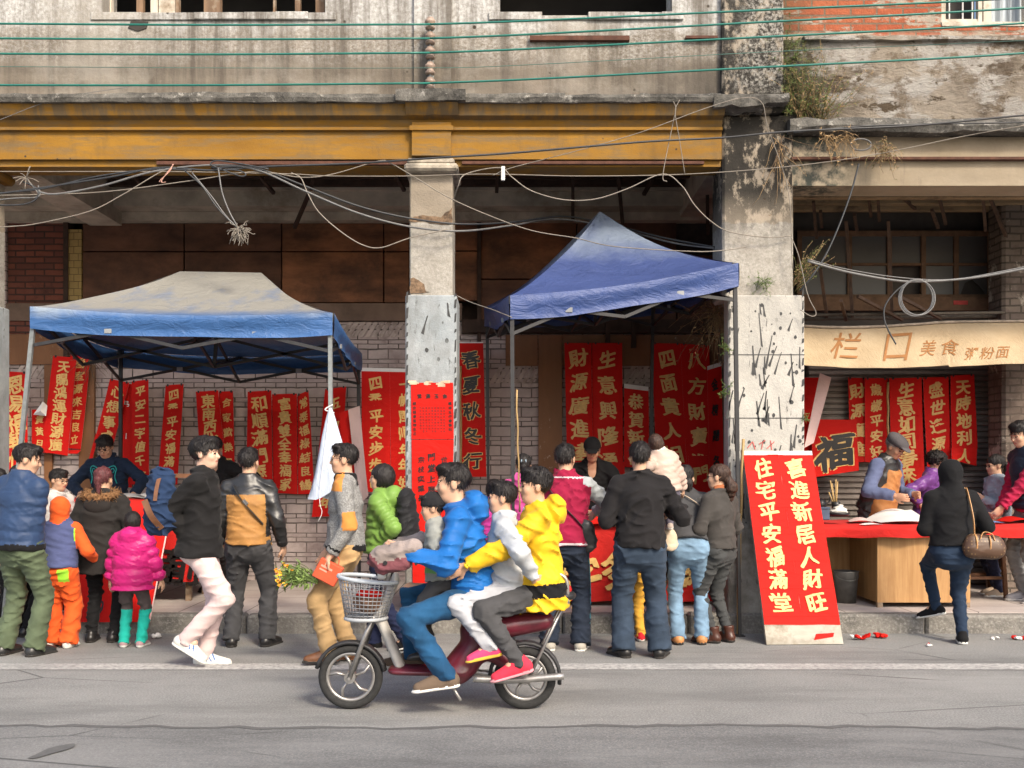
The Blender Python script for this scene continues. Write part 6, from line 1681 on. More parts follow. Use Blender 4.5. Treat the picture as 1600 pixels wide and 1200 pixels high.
cable('pale wire looping in the middle bay from the column to the pier', ((708, 315, 9.1), (716, 290, Y), (728, 272, Y), (780, 262, Y), (800, 277, Y), (830, 298, Y), (880, 312, Y), (930, 311, Y), (980, 295, Y), (1035, 272, Y), (1065, 290, Y), (1085, 320, Y), (1110, 345, 9.0), (1140, 362, 9.05), (1200, 371, 9.08), (1236, 368, 9.1)), .0058, palec)
cable('pale string slanting up across the yellow beam to the pier ledge', ((770, 274, Y), (800, 262, Y), (900, 236, Y), (1000, 207, 8.9), (1100, 170, 8.85), (1160, 153, 8.85), (1190, 160, 8.87), (1200, 200, 8.9), (1232, 300, 9.0), (1238, 420, 9.05)), .0042, palec)
cable('pale string hanging from the ledge down over the yellow beam', ((1052, 158, 8.85), (1056, 170, 8.86), (1052, 190, 8.9), (1036, 272, 8.95), (1042, 284, 8.95)), .0045, palec)
cable('second pale string hanging from the ledge down over the beam', ((1062, 156, 8.85), (1055, 175, 8.86), (1062, 220, 8.9), (1070, 272, 8.95)), .0042, palec)
cable('thin grey wire crossing the upper left wall down to the edge', ((-40, 200, 8.95), (0, 187, 8.95), (90, 154, 9.0), (200, 136, 9.14)), .003, gryc)
cable('drooping wire from the centre column toward the peaked tent', ((714, 462, 9.05), (735, 472, 9.0), (770, 484, 8.8), (800, 496, 8.6)), .0042, palec)
cable('thick dark cable dropping diagonally through the right bay', ((1342, 256, 9.0), (1330, 300, 9.0), (1312, 350, 9.0), (1292, 395, 9.0), (1270, 430, 9.0), (1250, 455, 9.05)), .010, blkc)
cable('upper strand of the pale cable bundle sagging across the right bay', ((1262, 405, 9.0), (1320, 420, 9.0), (1400, 433, 9.0), (1480, 437, 9.0), (1560, 425, 8.95), (1700, 395, 8.9)), .0058, gryc)
cable('thick pale cable bundle sagging across the right bay', ((1262, 408, 8.99), (1320, 424, 8.99), (1390, 437, 8.99), (1440, 440, 8.99), (1520, 434, 8.97), (1600, 420, 8.93), (1700, 400, 8.9)), .0125, gryc)
cable('coil of grey cable hung from the bundle in the right bay', [(1430 + 27 * math.cos(a) + 2 * a / 6, 465 + 28 * math.sin(a) + 1.2 * math.sin(a * .7), 8.95 - .006 * a) for a in np.linspace(-1.6, 17.5, 40)], .0065, gryc, 4)
cable('loose cable end hanging from the coil over the awning', ((1424, 437, 8.93), (1400, 455, 8.93), (1383, 478, 8.93), (1382, 500, 8.93), (1390, 520, 8.93), (1400, 538, 8.93)), .0085, blkc)
cable('thin pale wire hanging down the right side of the pier', ((1236, 370, 9.0), (1248, 400, 9.0), (1262, 460, 9.0), (1275, 488, 9.0), (1268, 494, 9.0), (1250, 484, 9.04)), .0045, palec)
cable('black cable along the ledge of the right house', ((1240, 207, 8.85), (1350, 197, 8.85), (1450, 194, 8.85), (1600, 191, 8.8), (1750, 186, 8.8)), .008, blkc)
cable('loop of grey cable lying on the right ledge', [(1345 + 16 * math.cos(a), 226 + 9 * math.sin(a), 8.98) for a in np.linspace(0, 10.5, 18)], .008, gryc, 4)
# looped slack of the left tangle and its dangling bunch
cable('slack black loop at the top of the cable tangle', ((420, 264, 8.93), (370, 255, 8.93), (340, 251, 8.93), (329, 256, 8.93), (340, 262, 8.93), (375, 275, 8.93), (384, 272, 8.93), (370, 266, 8.93), (335, 265, 8.93)), .008, blkc)
cable('pale cable dangling from the tangle to the frayed bunch', ((341, 262, 8.93), (347, 300, 8.92), (358, 330, 8.92), (370, 352, 8.92)), .0075, gryc)
cable('dark cable dangling from the tangle to the frayed bunch', ((288, 266, 8.93), (315, 290, 8.92), (340, 325, 8.92), (368, 354, 8.92)), .0075, blkc)
cable('third cable slanting from the tangle to the frayed bunch', ((300, 270, 8.93), (330, 306, 8.92), (352, 336, 8.92), (371, 356, 8.92)), .0065, gryc)
m = MB(); c = W3(374, 356, 8.92); g = random.Random(2)
for i in range(80):
    d = Vector((g.uniform(-1, 1), g.uniform(-.6, .6), g.uniform(-1.9, .35))).normalized(); L = g.uniform(.06, .13)
    p = [c]; 
    for k in range(4): p.append(p[-1] + d * L / 4 + Vector((g.uniform(-.022, .022), g.uniform(-.02, .02), g.uniform(-.022, .012))))
    m.tube(spline(p, 3), .0034, 4)
o = m.build('frayed_cable_bunch', [palec], None, False); tag(o, 'frayed bunch of cable ends hanging in front of the left wooden panels', 'cable')
m = MB(); c = W3(41, 278, 8.95)
for i in range(12):
    d = Vector((g.uniform(-.8, 1), g.uniform(-.5, .3), g.uniform(-.6, 1))).normalized(); L = g.uniform(.06, .12)
    m.tube(spline([c, c + d * L * .5 + Vector((0, 0, .01)), c + d * L], 3), .003, 4)
o = m.build('frayed_cable_bunch', [palec], None, False); tag(o, 'small frayed cable knot near the top of the left column', 'cable')
m = MB(); c = W3(270, 262, 8.93)
for k in range(3): m.tube(spline([c + Vector((.004 * k, 0, .03)), c + Vector((-.02, -.01, -.03 + .01 * k)), c + Vector((-.10, 0, -.10 - .01 * k)), c + Vector((-.12 + .03 * k, 0, -.125))], 5), .0035, 5)
o = m.build('frayed_cable_bunch', [pm('pinkish_wire', (.42, .24, .19), .2)], None, False); tag(o, 'pinkish twisted wire end hanging from the cables above the left tent', 'cable')
o = MB().box((XW(783, 8.93), 8.90, ZW(283, 8.93)), (XW(789, 8.93), 8.925, ZW(261, 8.93)), bev=.004).build('cable_clip', [pm('clip_plastic', (.55, .55, .53), .1)]); tag(o, 'white plastic clip on the level wire right of the centre column', 'clip')

# ------------------------------------------------------------------ weeds growing on the walls
leaf_g = pm('leaf_green', (.085, .13, .030), .35, 20, .6, .1); leaf_d = pm('leaf_olive', (.11, .105, .035), .35, 20, .7, .1); dry = pm('dry_stem', (.30, .20, .10), .35, 20, .8, .1); drydk = pm('dry_root', (.13, .085, .05), .4, 20, .85, .1)
def weed(label, c, n, L, dirs, mats, seed, leaves=6, droop=.3, spread=.6, r=.003, lsz=.02, jx=.06, jz=.04, name='weed'):
    g = random.Random(seed); base = Vector(c); o = empty(name, tuple(base), 0, label, 'plant')
    st, lf = MB(), MB()
    for i in range(n):
        d = Vector(dirs) + Vector((g.gauss(0, spread), g.gauss(0, spread * .5) - .15, g.gauss(0, spread)))
        d.normalize(); l = L * g.uniform(.45, 1.1)
        p = base + Vector((g.uniform(-jx, jx), g.uniform(-.02, .02), g.uniform(-jz, jz))); P = [p]
        for k in range(5):
            d = (d + Vector((g.gauss(0, .14), g.gauss(0, .1), -droop * .3 + g.gauss(0, .12)))).normalized(); P.append(P[-1] + d * l / 5)
        st.tube(P, [r * (1 - .13 * k) for k in range(6)], 4, g.randrange(len(mats[0])))
        for q in range(leaves):
            t = g.uniform(.15, 1) * 4.99; k = int(t); b = P[k].lerp(P[k + 1], t - k)
            u = Vector((g.gauss(0, 1), g.gauss(0, 1) - .4, g.gauss(0, .8) + .3)).normalized(); w = u.orthogonal().normalized(); s_ = lsz * g.uniform(.5, 1.3)
            lf.add([b, b + u * s_ * .5 + w * s_ * .22, b + u * s_, b + u * s_ * .5 - w * s_ * .22], [(0, 1, 2, 3)], g.randrange(len(mats[1])))
    part(st, 'stems', mats[0], o, fix=False)
    if leaves: part(lf, 'leaves', mats[1], o, fix=False)
weed('bushy olive weed sprouting beside the pier above the right ledge', W3(1268, 185, 9.12), 70, .55, (.0, -.1, 1), ([dry, leaf_d], [leaf_d, leaf_g, dry]), 1, 26, .1, .5, .0028, .028, .16, .10)
weed('green moss and creeper running up the joint beside the pier', W3(1236, 120, 9.16), 70, .30, (.1, -.1, .6), ([leaf_d], [leaf_g, leaf_d]), 2, 24, .25, .8, .002, .026, .05, .33)
weed('dry straw tuft drooping over the right ledge near the pier', W3(1305, 215, 9.0), 45, .30, (.15, -.4, .1), ([dry], [dry]), 3, 4, 1.3, .6, .003, .03, .12, .03)
weed('dry seed-headed plant hanging below the right ledge', W3(1378, 232, 9.0), 40, .26, (.1, -.4, -.3), ([dry, drydk], [leaf_d, dry]), 4, 12, .9, .7, .003, .022, .07, .04)
weed('stiff upright fern-like weed leaning out from the right side of the pier', W3(1241, 440, 9.2), 26, .42, (.75, -.2, .8), ([dry, leaf_d], [leaf_g, leaf_d, dry]), 5, 26, -.05, .26, .003, .022, .03, .10)
weed('green grass tuft on the left face of the white pier above its base', W3(1190, 445, 9.12), 30, .16, (-.1, -.3, .5), ([leaf_g], [leaf_g]), 6, 6, .3, .6, .0022, .022, .05, .05)
weed('mass of dry roots hanging inside the arcade corner beside the pier', W3(1118, 500, 10.0), 60, .45, (-.2, -.2, -.4), ([drydk, dry], [dry, leaf_d]), 7, 5, .5, .75, .004, .03, .16, .20)
weed('rusty brown straw hanging at the pier edge above the small plants', W3(1122, 490, 9.55), 60, .45, (.05, -.25, -.6), ([dry], [dry]), 8, 3, .8, .45, .0032, .03, .06, .12)
weed('small bright fern on the pier edge beside the black-lettered banner', W3(1134, 545, 9.1), 14, .13, (-.3, -.5, .2), ([leaf_g], [leaf_g]), 9, 10, .3, .7, .002, .022, .03, .02)
weed('second small fern lower on the pier edge', W3(1134, 610, 9.1), 12, .12, (-.1, -.5, .2), ([leaf_g], [leaf_g]), 10, 10, .3, .7, .002, .022, .03, .03)
weed('tiny green sprig at the right edge of the white pier', W3(1256, 654, 9.1), 10, .08, (.3, -.4, .3), ([leaf_g], [leaf_g]), 11, 8, .2, .6, .002, .018, .02, .01)
weed('pale dry stems hanging down the front of the pier', W3(1215, 235, 9.1), 24, .5, (.05, -.1, -.9), ([dry, drydk], [dry]), 12, 3, .2, .3, .003, .02, .06, .15)
weed('thin black roots spreading down the brown post at the left stall', W3(142, 560, 11.5), 26, .42, (.05, -.2, -.8), ([drydk], [dry]), 13, 0, .1, .35, .004, .03, .04, .04)
# ------------------------------------------------------------------ electric scooter bike
BY = 6.27
def B3(px, py, dy=0.0): return W3(px, py, BY) + Vector((0, dy, 0))
maroon = pm('maroon_paint', (.10, .012, .022), .15, 8, .3, .05, spec=.6); tyre = pm('tyre', (.022, .022, .022), .3, 40, .9, .5, 120); alloy = pm('alloy', (.32, .31, .30), .2, 20, .35, .1, metal=.7)
plastic = pm('black_plastic', (.022, .022, .024), .3, 20, .5, .1); seatm = pm('vinyl_seat', (.018, .018, .019), .2, 14, .45, .2); greyp = pm('grey_paint', (.42, .40, .37), .2, 10, .45, .1); basketm = pm('basket_wire', (.28, .29, .31), .25, 20, .45, .1, metal=.4)
bike = empty('electric_bike', (XW(690, BY), BY, 0), 0, 'maroon electric scooter bike with front basket carrying four people along the road', 'motorbike')
def wheel(px, py, r, w):
    c = B3(px, py); c.z = r
    M = Matrix.Rotation(R(90), 3, 'X')
    m = MB(); m.tube([(c.x + (r - w * .5) * math.cos(a), c.y, c.z + (r - w * .5) * math.sin(a)) for a in np.linspace(0, 2 * math.pi, 41)[:-1]], w * .5, 10, closed=True)
    ty = part(m, 'tyre', [tyre], bike)
    m = MB(); m.tube([(c.x + (r - w * 1.05) * math.cos(a), c.y, c.z + (r - w * 1.05) * math.sin(a)) for a in np.linspace(0, 2 * math.pi, 37)[:-1]], w * .26, 8, closed=True)
    for k in range(5):
        a = k * 2 * math.pi / 5 + .3; b = a + .28
        m.tube([(c.x + .02 * math.cos(a), c.y, c.z + .02 * math.sin(a)), (c.x + r * .45 * math.cos(a + .05), c.y - .006, c.z + r * .45 * math.sin(a + .05)), (c.x + (r - w) * math.cos(b), c.y, c.z + (r - w) * math.sin(b))], .010, 6)
    m.tube([(c.x, c.y - .05, c.z), (c.x, c.y + .05, c.z)], .034, 14); m.tube([(c.x, c.y - .075, c.z), (c.x, c.y + .075, c.z)], .010, 8)
    part(m, 'rim', [alloy], bike, ty); return c
fw = wheel(548, 1058, .198, .052); rw = wheel(820, 1056, .192, .056)
def arc(c, r, a0, a1, n=14): return [(c.x + r * math.cos(R(a)), c.y, c.z + r * math.sin(R(a))) for a in np.linspace(a0, a1, n)]
m = MB()
for P, r in ((arc(fw, .212, 10, 165), 1), (arc(rw, .215, -10, 175), 1)):
    for dy in (-.022, 0, .022): m.tube([(x, y + dy, z) for x, y, z in P], .013, 6)
part(m, 'mudguard', [plastic], bike)
hd = B3(604, 905)
m = MB()
for s_ in (-1, 1): m.tube([(fw.x, BY + s_ * .055, fw.z), (fw.x + .10, BY + s_ * .055, fw.z + .27), (hd.x - .02, BY + s_ * .02, hd.z - .12)], .015, 8)
m.tube([(hd.x - .03, BY, hd.z - .16), (hd.x + .05, BY, hd.z + .20)], .022, 10)
part(m, 'front_fork', [alloy], bike)
F = Field((-1.1, BY - .25, .1), (.2, BY + .25, 1.0), .010)
def P3(px, py, dy=0): return np.array(B3(px, py, dy))
F.cone(P3(592, 960), P3(618, 905), .050, .045, .02, flat=(vv(1, 0, 0), .6)); F.cone(P3(594, 965), P3(625, 1040), .060, .06, .03, flat=(vv(1, 0, 0), .5))
V, Q, l = F.mesh(); o = np_mesh('front_fairing', V, Q, [greyp], None, None, True); o.parent = bike; o.matrix_parent_inverse = Matrix.Translation(-bike.location)
F = Field((-1.1, BY - .3, .05), (.4, BY + .3, 1.0), .010)
F.cone(P3(622, 1046), P3(720, 1048), .055, .06, .03, flat=(vv(0, 0, 1), .45)); F.cone(P3(622, 1046, -.05), P3(720, 1048, -.05), .05, .05, .03, flat=(vv(0, 0, 1), .45)); F.cone(P3(622, 1046, .05), P3(720, 1048, .05), .05, .05, .03, flat=(vv(0, 0, 1), .45))
F.cone(P3(715, 1045), P3(765, 985), .095, .10, .05); F.cone(P3(740, 985), P3(850, 970), .085, .06, .04, flat=(vv(0, 1, 0), 1.1)); F.cone(P3(760, 1010), P3(800, 1040), .07, .05, .04)
V, Q, l = F.mesh(); o = np_mesh('body_shell', V, Q, [maroon], None, None, True); o.parent = bike; o.matrix_parent_inverse = Matrix.Translation(-bike.location)
F = Field((-1.0, BY - .3, .5), (.6, BY + .3, 1.0), .010)
F.cone(P3(655, 950), P3(690, 948), .06, .07, .02, flat=(vv(0, 0, 1), .5)); F.cone(P3(700, 945), P3(790, 940), .085, .12, .03, flat=(vv(0, 0, 1), .45)); F.cone(P3(790, 940), P3(875, 930), .12, .10, .03, flat=(vv(0, 0, 1), .4))
V, Q, l = F.mesh(); o = np_mesh('saddle', V, Q, [seatm], None, None, True); o.parent = bike; o.matrix_parent_inverse = Matrix.Translation(-bike.location)
m = MB()
m.tube(spline([B3(660, 1000), B3(690, 1040), B3(760, 1052), (rw.x, BY - .07, rw.z)]), .018, 8); m.tube(spline([B3(660, 1000), B3(655, 960), B3(668, 950)]), .016, 8)
for s_ in (-.07, .07):
    m.tube([B3(785, 985, s_), (rw.x, BY + s_, rw.z)], .016, 8)
    m.tube(spline([B3(770, 960, s_), B3(830, 950, s_), B3(886, 940, s_)]), .013, 8); m.tube([B3(880, 942, s_), (rw.x + .02, BY + s_, rw.z)], .010, 7); m.tube(spline([B3(886, 940, s_), B3(884, 905, s_), B3(870, 893, s_)]), .012, 7)
m.tube([B3(886, 940, -.07), B3(886, 940, .07)], .012, 7); m.tube([B3(870, 893, -.07), B3(870, 893, .07)], .012, 7)
part(m, 'rear_frame', [alloy], bike)
m = MB()
for s_ in (-.085,): m.tube(spline([B3(740, 1056, s_), B3(800, 1058, s_), B3(880, 1052, s_)]), .022, 8)
m.tube([B3(700, 1055, -.09), B3(722, 1085, -.16)], .010, 6)
part(m, 'exhaust_guard', [alloy], bike)
m = MB()
m.tube(spline([B3(612, 872, -.32), B3(610, 868, -.2), B3(618, 880, 0), B3(610, 868, .2), B3(612, 872, .32)]), .013, 8); m.tube([B3(618, 880), B3(606, 905)], .016, 8)
part(m, 'handlebar', [plastic], bike)
m = MB()
for dy in (-.2, .2): m.tube(spline([B3(612, 868, dy), B3(590, 880, dy * .6), B3(592, 930, .06), B3(575, 1000, .06), (fw.x, BY + .06, fw.z)]), .004, 6)
part(m, 'brake_cable', [plastic], bike)
m = MB()
for dy in (-.24, .24): m.tube(spline([B3(622, 866, dy), B3(604, 858, dy), B3(588, 862, dy)]), .006, 6)
part(m, 'brake_lever', [alloy], bike)
mit = cloth('glove_cover', (.24, .20, .185), .3, 60, .8, .4, 12)
mit2 = cloth('glove_cover_maroon', (.15, .05, .06), .3, 60, .8, .4, 12)
for s_ in (-1, 1):
    F = Field((-1.35, BY - .55, .8), (-.45, BY + .55, 1.25), .010); y = s_ * .27
    F.cone(P3(652, 850, y), P3(604, 862, y), .058, .052, .03, 0); F.cone(P3(604, 862, y), P3(594, 870, y), .048, .036, .03, 1); F.cone(P3(640, 872, y), P3(604, 880, y), .045, .04, .03, 1); F.ripple(.008, .07, 3 + s_)
    V, Q, l = F.mesh(); o = np_mesh('glove_cover', V, Q, [mit, mit2], None, l[Q].max(1), True); o.parent = bike; o.matrix_parent_inverse = Matrix.Translation(-bike.location)
# basket: wire mesh in an oval cone with thick pale rim
m = MB(); bc = B3(572, 940)
def ring(t, a):
    rx, ry = .125 + .055 * t, .11 + .05 * t
    return (bc.x + .012 * t + rx * math.cos(a), BY + ry * math.sin(a), bc.z - .10 + .24 * t + .02 * math.cos(a) * -t)
for k in range(11): m.tube([ring(k / 10, a) for a in np.linspace(0, 2 * math.pi, 29)[:-1]], .0028, 5, closed=True)
for k in range(36): m.tube([ring(t, 2 * math.pi * k / 36) for t in (0, .5, 1)], .0026, 5)
for k in range(8): m.tube([ring(0, a) for a in (k * math.pi / 8, -k * math.pi / 8)], .0028, 5)
bs = part(m, 'basket', [basketm], bike)
m = MB(); m.tube([ring(1, a) for a in np.linspace(0, 2 * math.pi, 37)[:-1]], .013, 8, closed=True); part(m, 'basket_rim', [pm('pale_rim', (.42, .46, .50), .1, 20, .4, .05)], bike, bs)
m = MB(); m.tube([ring(0, a) for a in np.linspace(0, 2 * math.pi, 37)[:-1]], .012, 8, closed=True); part(m, 'basket_foot', [pm('pale_rim2', (.36, .38, .40), .1, 20, .4, .05)], bike, bs)
F = Field((-1.2, BY - .2, .5), (-.6, BY + .2, .95), .008); F.ell(np.array(bc) + (.02, 0, .0), (.10, .09, .075)); F.ripple(.01, .06, 3); V, Q, l = F.mesh()
o = np_mesh('basket_bag', V, Q, [cloth('brown_bag', (.16, .09, .06), .3)], None, None, True); tag(o, 'crumpled brown bag lying in the front basket of the electric bike', 'bag')
F = Field((-1.2, BY - .2, .5), (-.6, BY + .2, .95), .008); F.ell(np.array(bc) + (.03, -.06, .055), (.08, .05, .03)); F.ripple(.008, .05, 5); V, Q, l = F.mesh()
o = np_mesh('red_parcel', V, Q, [red2_m], None, None, True); tag(o, 'bright red parcel on top in the front basket of the electric bike', 'parcel')
m = MB(); m.box(tuple(B3(590, 905, -.05)), tuple(B3(604, 890, .05)), bev=.01); part(m, 'headlight', [pm('lens', (.55, .55, .52), .1, 20, .15, 0)], bike)
m = MB(); m.box(tuple(B3(884, 930, -.04)), tuple(B3(892, 915, .04)), bev=.006); part(m, 'tail_light', [pm('red_lens', (.40, .02, .02), .1, 20, .2, 0)], bike)
# ------------------------------------------------------------------ people
G1, G2, G3 = 'people around the left stall', 'customers at the middle stall', 'people at the right stall'
def C(n, c, **k): return cloth(n, c, **k)
blackc = C('black_cloth', (.009, .009, .010)); black2 = C('black_jacket', (.015, .014, .015)); charcoal = C('charcoal', (.055, .055, .058)); navyc = C('navy', (.020, .035, .085)); sole_w = C('white_sole', (.55, .54, .51)); sole_d = C('dark_sole', (.03, .027, .025))
jeans_d = C('dark_denim', (.028, .042, .065), var=.3); jeans_l = C('light_denim', (.13, .21, .30), var=.35); leather = pm('black_leather', (.022, .022, .023), .3, 12, .38, .3, 40, spec=.5); brownl = pm('brown_leather', (.13, .055, .025), .3, 12, .45, .3, 40); shoe_b = pm('black_shoe', (.015, .014, .014), .2, 12, .35, .1)
tanl = pm('tan_leather', (.48, .25, .10), .2, 20, .5, .1); steelm = pm('buckle', (.55, .55, .55), .1, 20, .3, 0, metal=.9)
def lab(*rules):
    def f(L, mi):
        mi = mi.copy()
        for k, cond in rules: mi[cond(L, mi)] = k
        return mi
    return f
def item(P, name, label, cat, prims=None, mats=None, h=.008, wr=.004, build=None, ells=(), wl=.07):
    """a bag or other thing carried by a figure: its own top-level object, placed in that figure's frame"""
    root = empty(name, tuple(P.root.location), P.root.rotation_euler[2], label, cat)
    if prims:
        pts = np.array([p for c in prims for p in (c[0], c[1])]); rr = max(max(c[2], c[3]) for c in prims) + .05
        F = Field(pts.min(0) - rr, pts.max(0) + rr, h)
        for c in prims: F.cone(c[0], c[1], c[2], c[3], .02, flat=c[4] if len(c) > 4 else None, lab=c[5] if len(c) > 5 else 0)
        if wr: F.ripple(wr, wl, 5)
        V, Q, l = F.mesh(); np_mesh('bag_body', V, Q, mats, root, l[Q].max(1) if len(mats) > 1 else None, True)
    return root
def strap_on(root, P, pts, w, mat, name='strap', t=.005):
    m = MB(); S = spline(pts, 6)
    for a, b in zip(S, S[1:]):
        u = (b - a).cross(Vector(P.fw)); m.bar(a, b + (b - a) * .06, w, t, up=u if u.length > 1e-4 else (0, 0, 1))
    return m.build(name, [mat], root)

# --- left stall
P = Person('person at the left edge in a pale pink top with dark hair', -6, 995, 1.50, -60, Y=8.9, group=G1, seed=41); P.top([C('pale_pink', (.50, .30, .29))]); P.trousers([blackc]); P.shoes([shoe_b, sole_d]); P.hair('bob')
P = Person('long-haired woman in a white top between the navy jacket and the left column', 33, 990, 1.53, -35, Y=8.95, group=G1, seed=42, hyaw=-20); P.top([C('white_top', (.58, .57, .55))], 'blouse'); P.trousers([blackc]); P.shoes([shoe_b, sole_d]); P.hair('long', length=.30)
P = Person('child with glasses and short black hair facing right behind the orange hood', 88, 900, 1.30, -120, z0=.168, Y=9.3, group=G1, seed=43, fine=.0075, heads=1.1, hyaw=10, hpitch=10); P.top([C('grey_white', (.42, .41, .40))], 'shirt'); P.trousers([blackc]); P.shoes([shoe_b, sole_d]); P.hair('short', fringe=.035); P.glasses(EYE_M)

P = Person('man in a quilted navy jacket and green corduroys holding a child\'s hand', 30, 1024, 1.70, -18, side=3, group=G1, seed=1, hyaw=-52, hpitch=12, rh=('p', 52, 884, .06), lh=(-.26, .14, .80), build=1.12, rcurl=.9, lf=(-.13, -.02, .07), rf=(.13, .02, .07))
P.top([C('navy_quilt', (.022, .045, .105), rough=.55), blackc], 'jacket', puff=(.010, .075), thick=.030, hem=.06, hem_lab=1, collar=.055, wr=.004)
P.trousers([C('green_corduroy', (.072, .095, .055), var=.25)], thick=.016, cuffr=1.3); P.shoes([leather, sole_d]); P.hair()

orange = C('orange_fleece', (.60, .085, .014)); lime = C('lime', (.26, .56, .035)); vest = C('blue_fleece', (.060, .075, .17))
P = Person('child in an orange hooded tracksuit with navy vest and lime pockets', 92, 1012, 1.24, 0, group=G1, seed=2, lh=('p', 56, 878, .0), rh=(.24, .16, .70), heads=1.05, lcurl=.8, build=1.12, lean=4, lpole=(-1, -.4, -.2))
P.top([vest, orange, lime], 'hooded_top', thick=.024, hem=.0, hood='up', hoodlab=1, slv_lab=1, labels=lab((2, lambda L, m: (m == 1) & (L[:, 0] > .085) & (L[:, 0] < .118) & (L[:, 2] > .08) & (L[:, 2] < .26))), wr=.005)
P.trousers([orange, lime], thick=.022, cuffr=1.35, knee=1.15, labels=lambda Cn, H: ((np.abs(np.abs(Cn[:, 0]) - .075) < .040) & (np.abs(Cn[:, 2] - .595) < .052) & (Cn[:, 1] < 0)).astype(int)); P.shoes([sole_w, sole_w])

P = Person('man in a navy sweater with a teal bear outline looking down at papers', 172, 900, 1.70, 180, z0=.168, Y=10.95, group=G1, seed=3, fine=.007, hpitch=30, lean=7, lh=('p', 208, 772, -.32), rh=('p', 126, 772, -.30), build=1.16, lpole=(-1, -.2, -.4), rpole=(1, -.2, -.4), lpalm=(0, 0, -1), rpalm=(0, 0, -1), lcurl=.3, rcurl=.3)
P.top([C('navy_sweater', (.012, .022, .045))], 'sweater', thick=.020); P.trousers([blackc]); P.shoes([shoe_b, sole_d]); P.hair('short', fringe=.045); P.glasses(EYE_M)
m = MB(); teal = C('teal_thread', (.02, .28, .28)); cc = P.chest + P.up * .02
def on(u, v): q = cc + P.rt * u + P.up * v; return Vector(q + P.fw * (.150 - .9 * u * u - .10 * max(0, v - .02)))
for sx in (-1, 1):
    m.tube(spline([on(sx * .04, .06), on(sx * .075, .085), on(sx * .115, .095), on(sx * .135, .06), on(sx * .125, .015), on(sx * .12, -.03), on(sx * .135, -.09)], 6), .006, 5)
    m.tube(spline([on(sx * .085, .06), on(sx * .105, .07), on(sx * .115, .045), on(sx * .10, .02)], 6), .005, 5)
m.tube(spline([on(-.04, .06), on(0, .052), on(.04, .06)], 5), .006, 5)
m.build('bear_outline', [teal], P.root)

P = Person('woman in a black parka with brown fur hood trim and reddish ponytail', 160, 1003, 1.51, 0, group=G1, seed=4, lh=(-.23, .18, .82), rh=(.24, .16, .84), build=1.12, hpitch=8)
P.top([C('black_parka', (.022, .020, .019))], 'parka', thick=.032, hem=.04, skirt=.17, hemr=1.06, wr=.007, wl=.11)
P.trousers([blackc], thick=.006); P.shoes([shoe_b, sole_d]); P.hair('tail', HAIR_RED)
F = Field(P.neck - .25, P.neck + .22, .009); n = 14
fur = pm('brown_fur', (.17, .085, .035), .6, 60, .95, .6, 120)
for i in range(n):
    a, b = (2 * math.pi * i / n, 2 * math.pi * (i + 1) / n)
    f = lambda t: P.neck - P.up * (.005 + .022 * math.cos(t)) + P.rt * .125 * math.sin(t) - P.fw * (.028 + .085 * math.cos(t))
    F.cone(f(a), f(b), .034, .034, .01)
F.ripple(.008, .030, 9); V, Q, l = F.mesh()
g_ = np.random.RandomState(3); N = 900; p_ = V[g_.randint(0, len(V), N)]; d_ = g_.normal(size=(N, 3)) + (p_ - P.neck) * 6; d_ /= np.linalg.norm(d_, axis=1)[:, None]; w_ = np.cross(d_, g_.normal(size=(N, 3))); w_ /= np.linalg.norm(w_, axis=1)[:, None]
X_ = np.concatenate([p_ - w_ * .003, p_ + w_ * .003, p_ + d_ * .022 + w_ * .002, p_ + d_ * .036]); n0 = len(V); Q = np.concatenate([Q, np.stack([n0 + np.arange(N) + j * N for j in range(4)], 1)]); V = np.concatenate([V, X_]); P.obj('fur_trim', V, Q, [fur])
F = Field(P.neck - .3, P.neck + .2, .01); F.ell(P.neck - P.fw * .095 - P.up * .085, (.115, .055, .085), np.stack([P.rt, P.fw, P.up], 1)); V, Q, l = F.mesh(); P.obj('hood', V, Q, [C('parka_hood', (.024, .021, .020))])
m = MB(); q = P.chest - P.up * .06
m.tube([Vector(P.waist + P.up * .03 + P.rt * (.165 * math.sin(a)) - P.fw * (.120 * math.cos(a))) for a in np.linspace(-1.2, 1.2, 15)], .004, 5); m.build('waist_cord', [blackc], P.root)

pink = C('pink_puffer', (.44, .014, .14), rough=.38)
P = Person('small girl in a bright pink puffer coat with teal leg warmers', 207, 1011, 1.13, 0, group=G1, seed=5, lh=(-.21, .07, .52), rh=(.22, .06, .52), heads=1.02, build=1.16, hpitch=8)
P.top([pink], 'puffer_coat', thick=.040, hem=.03, skirt=.09, puff=(.022, .082), hood='down', wr=.004, wl=.04, collar=.05, h=.009)
tealb = C('teal_knit', (.01, .34, .27))
P.trousers([C('grey_leggings', (.075, .060, .060)), tealb], thick=.007, cuffr=1.15, ankle=.05, labels=lambda Cn, H: (Cn[:, 2] < .30).astype(int)); P.shoes([C('pink_grey_shoe', (.30, .20, .21)), sole_w]); P.hair('bob', vol=1.02)

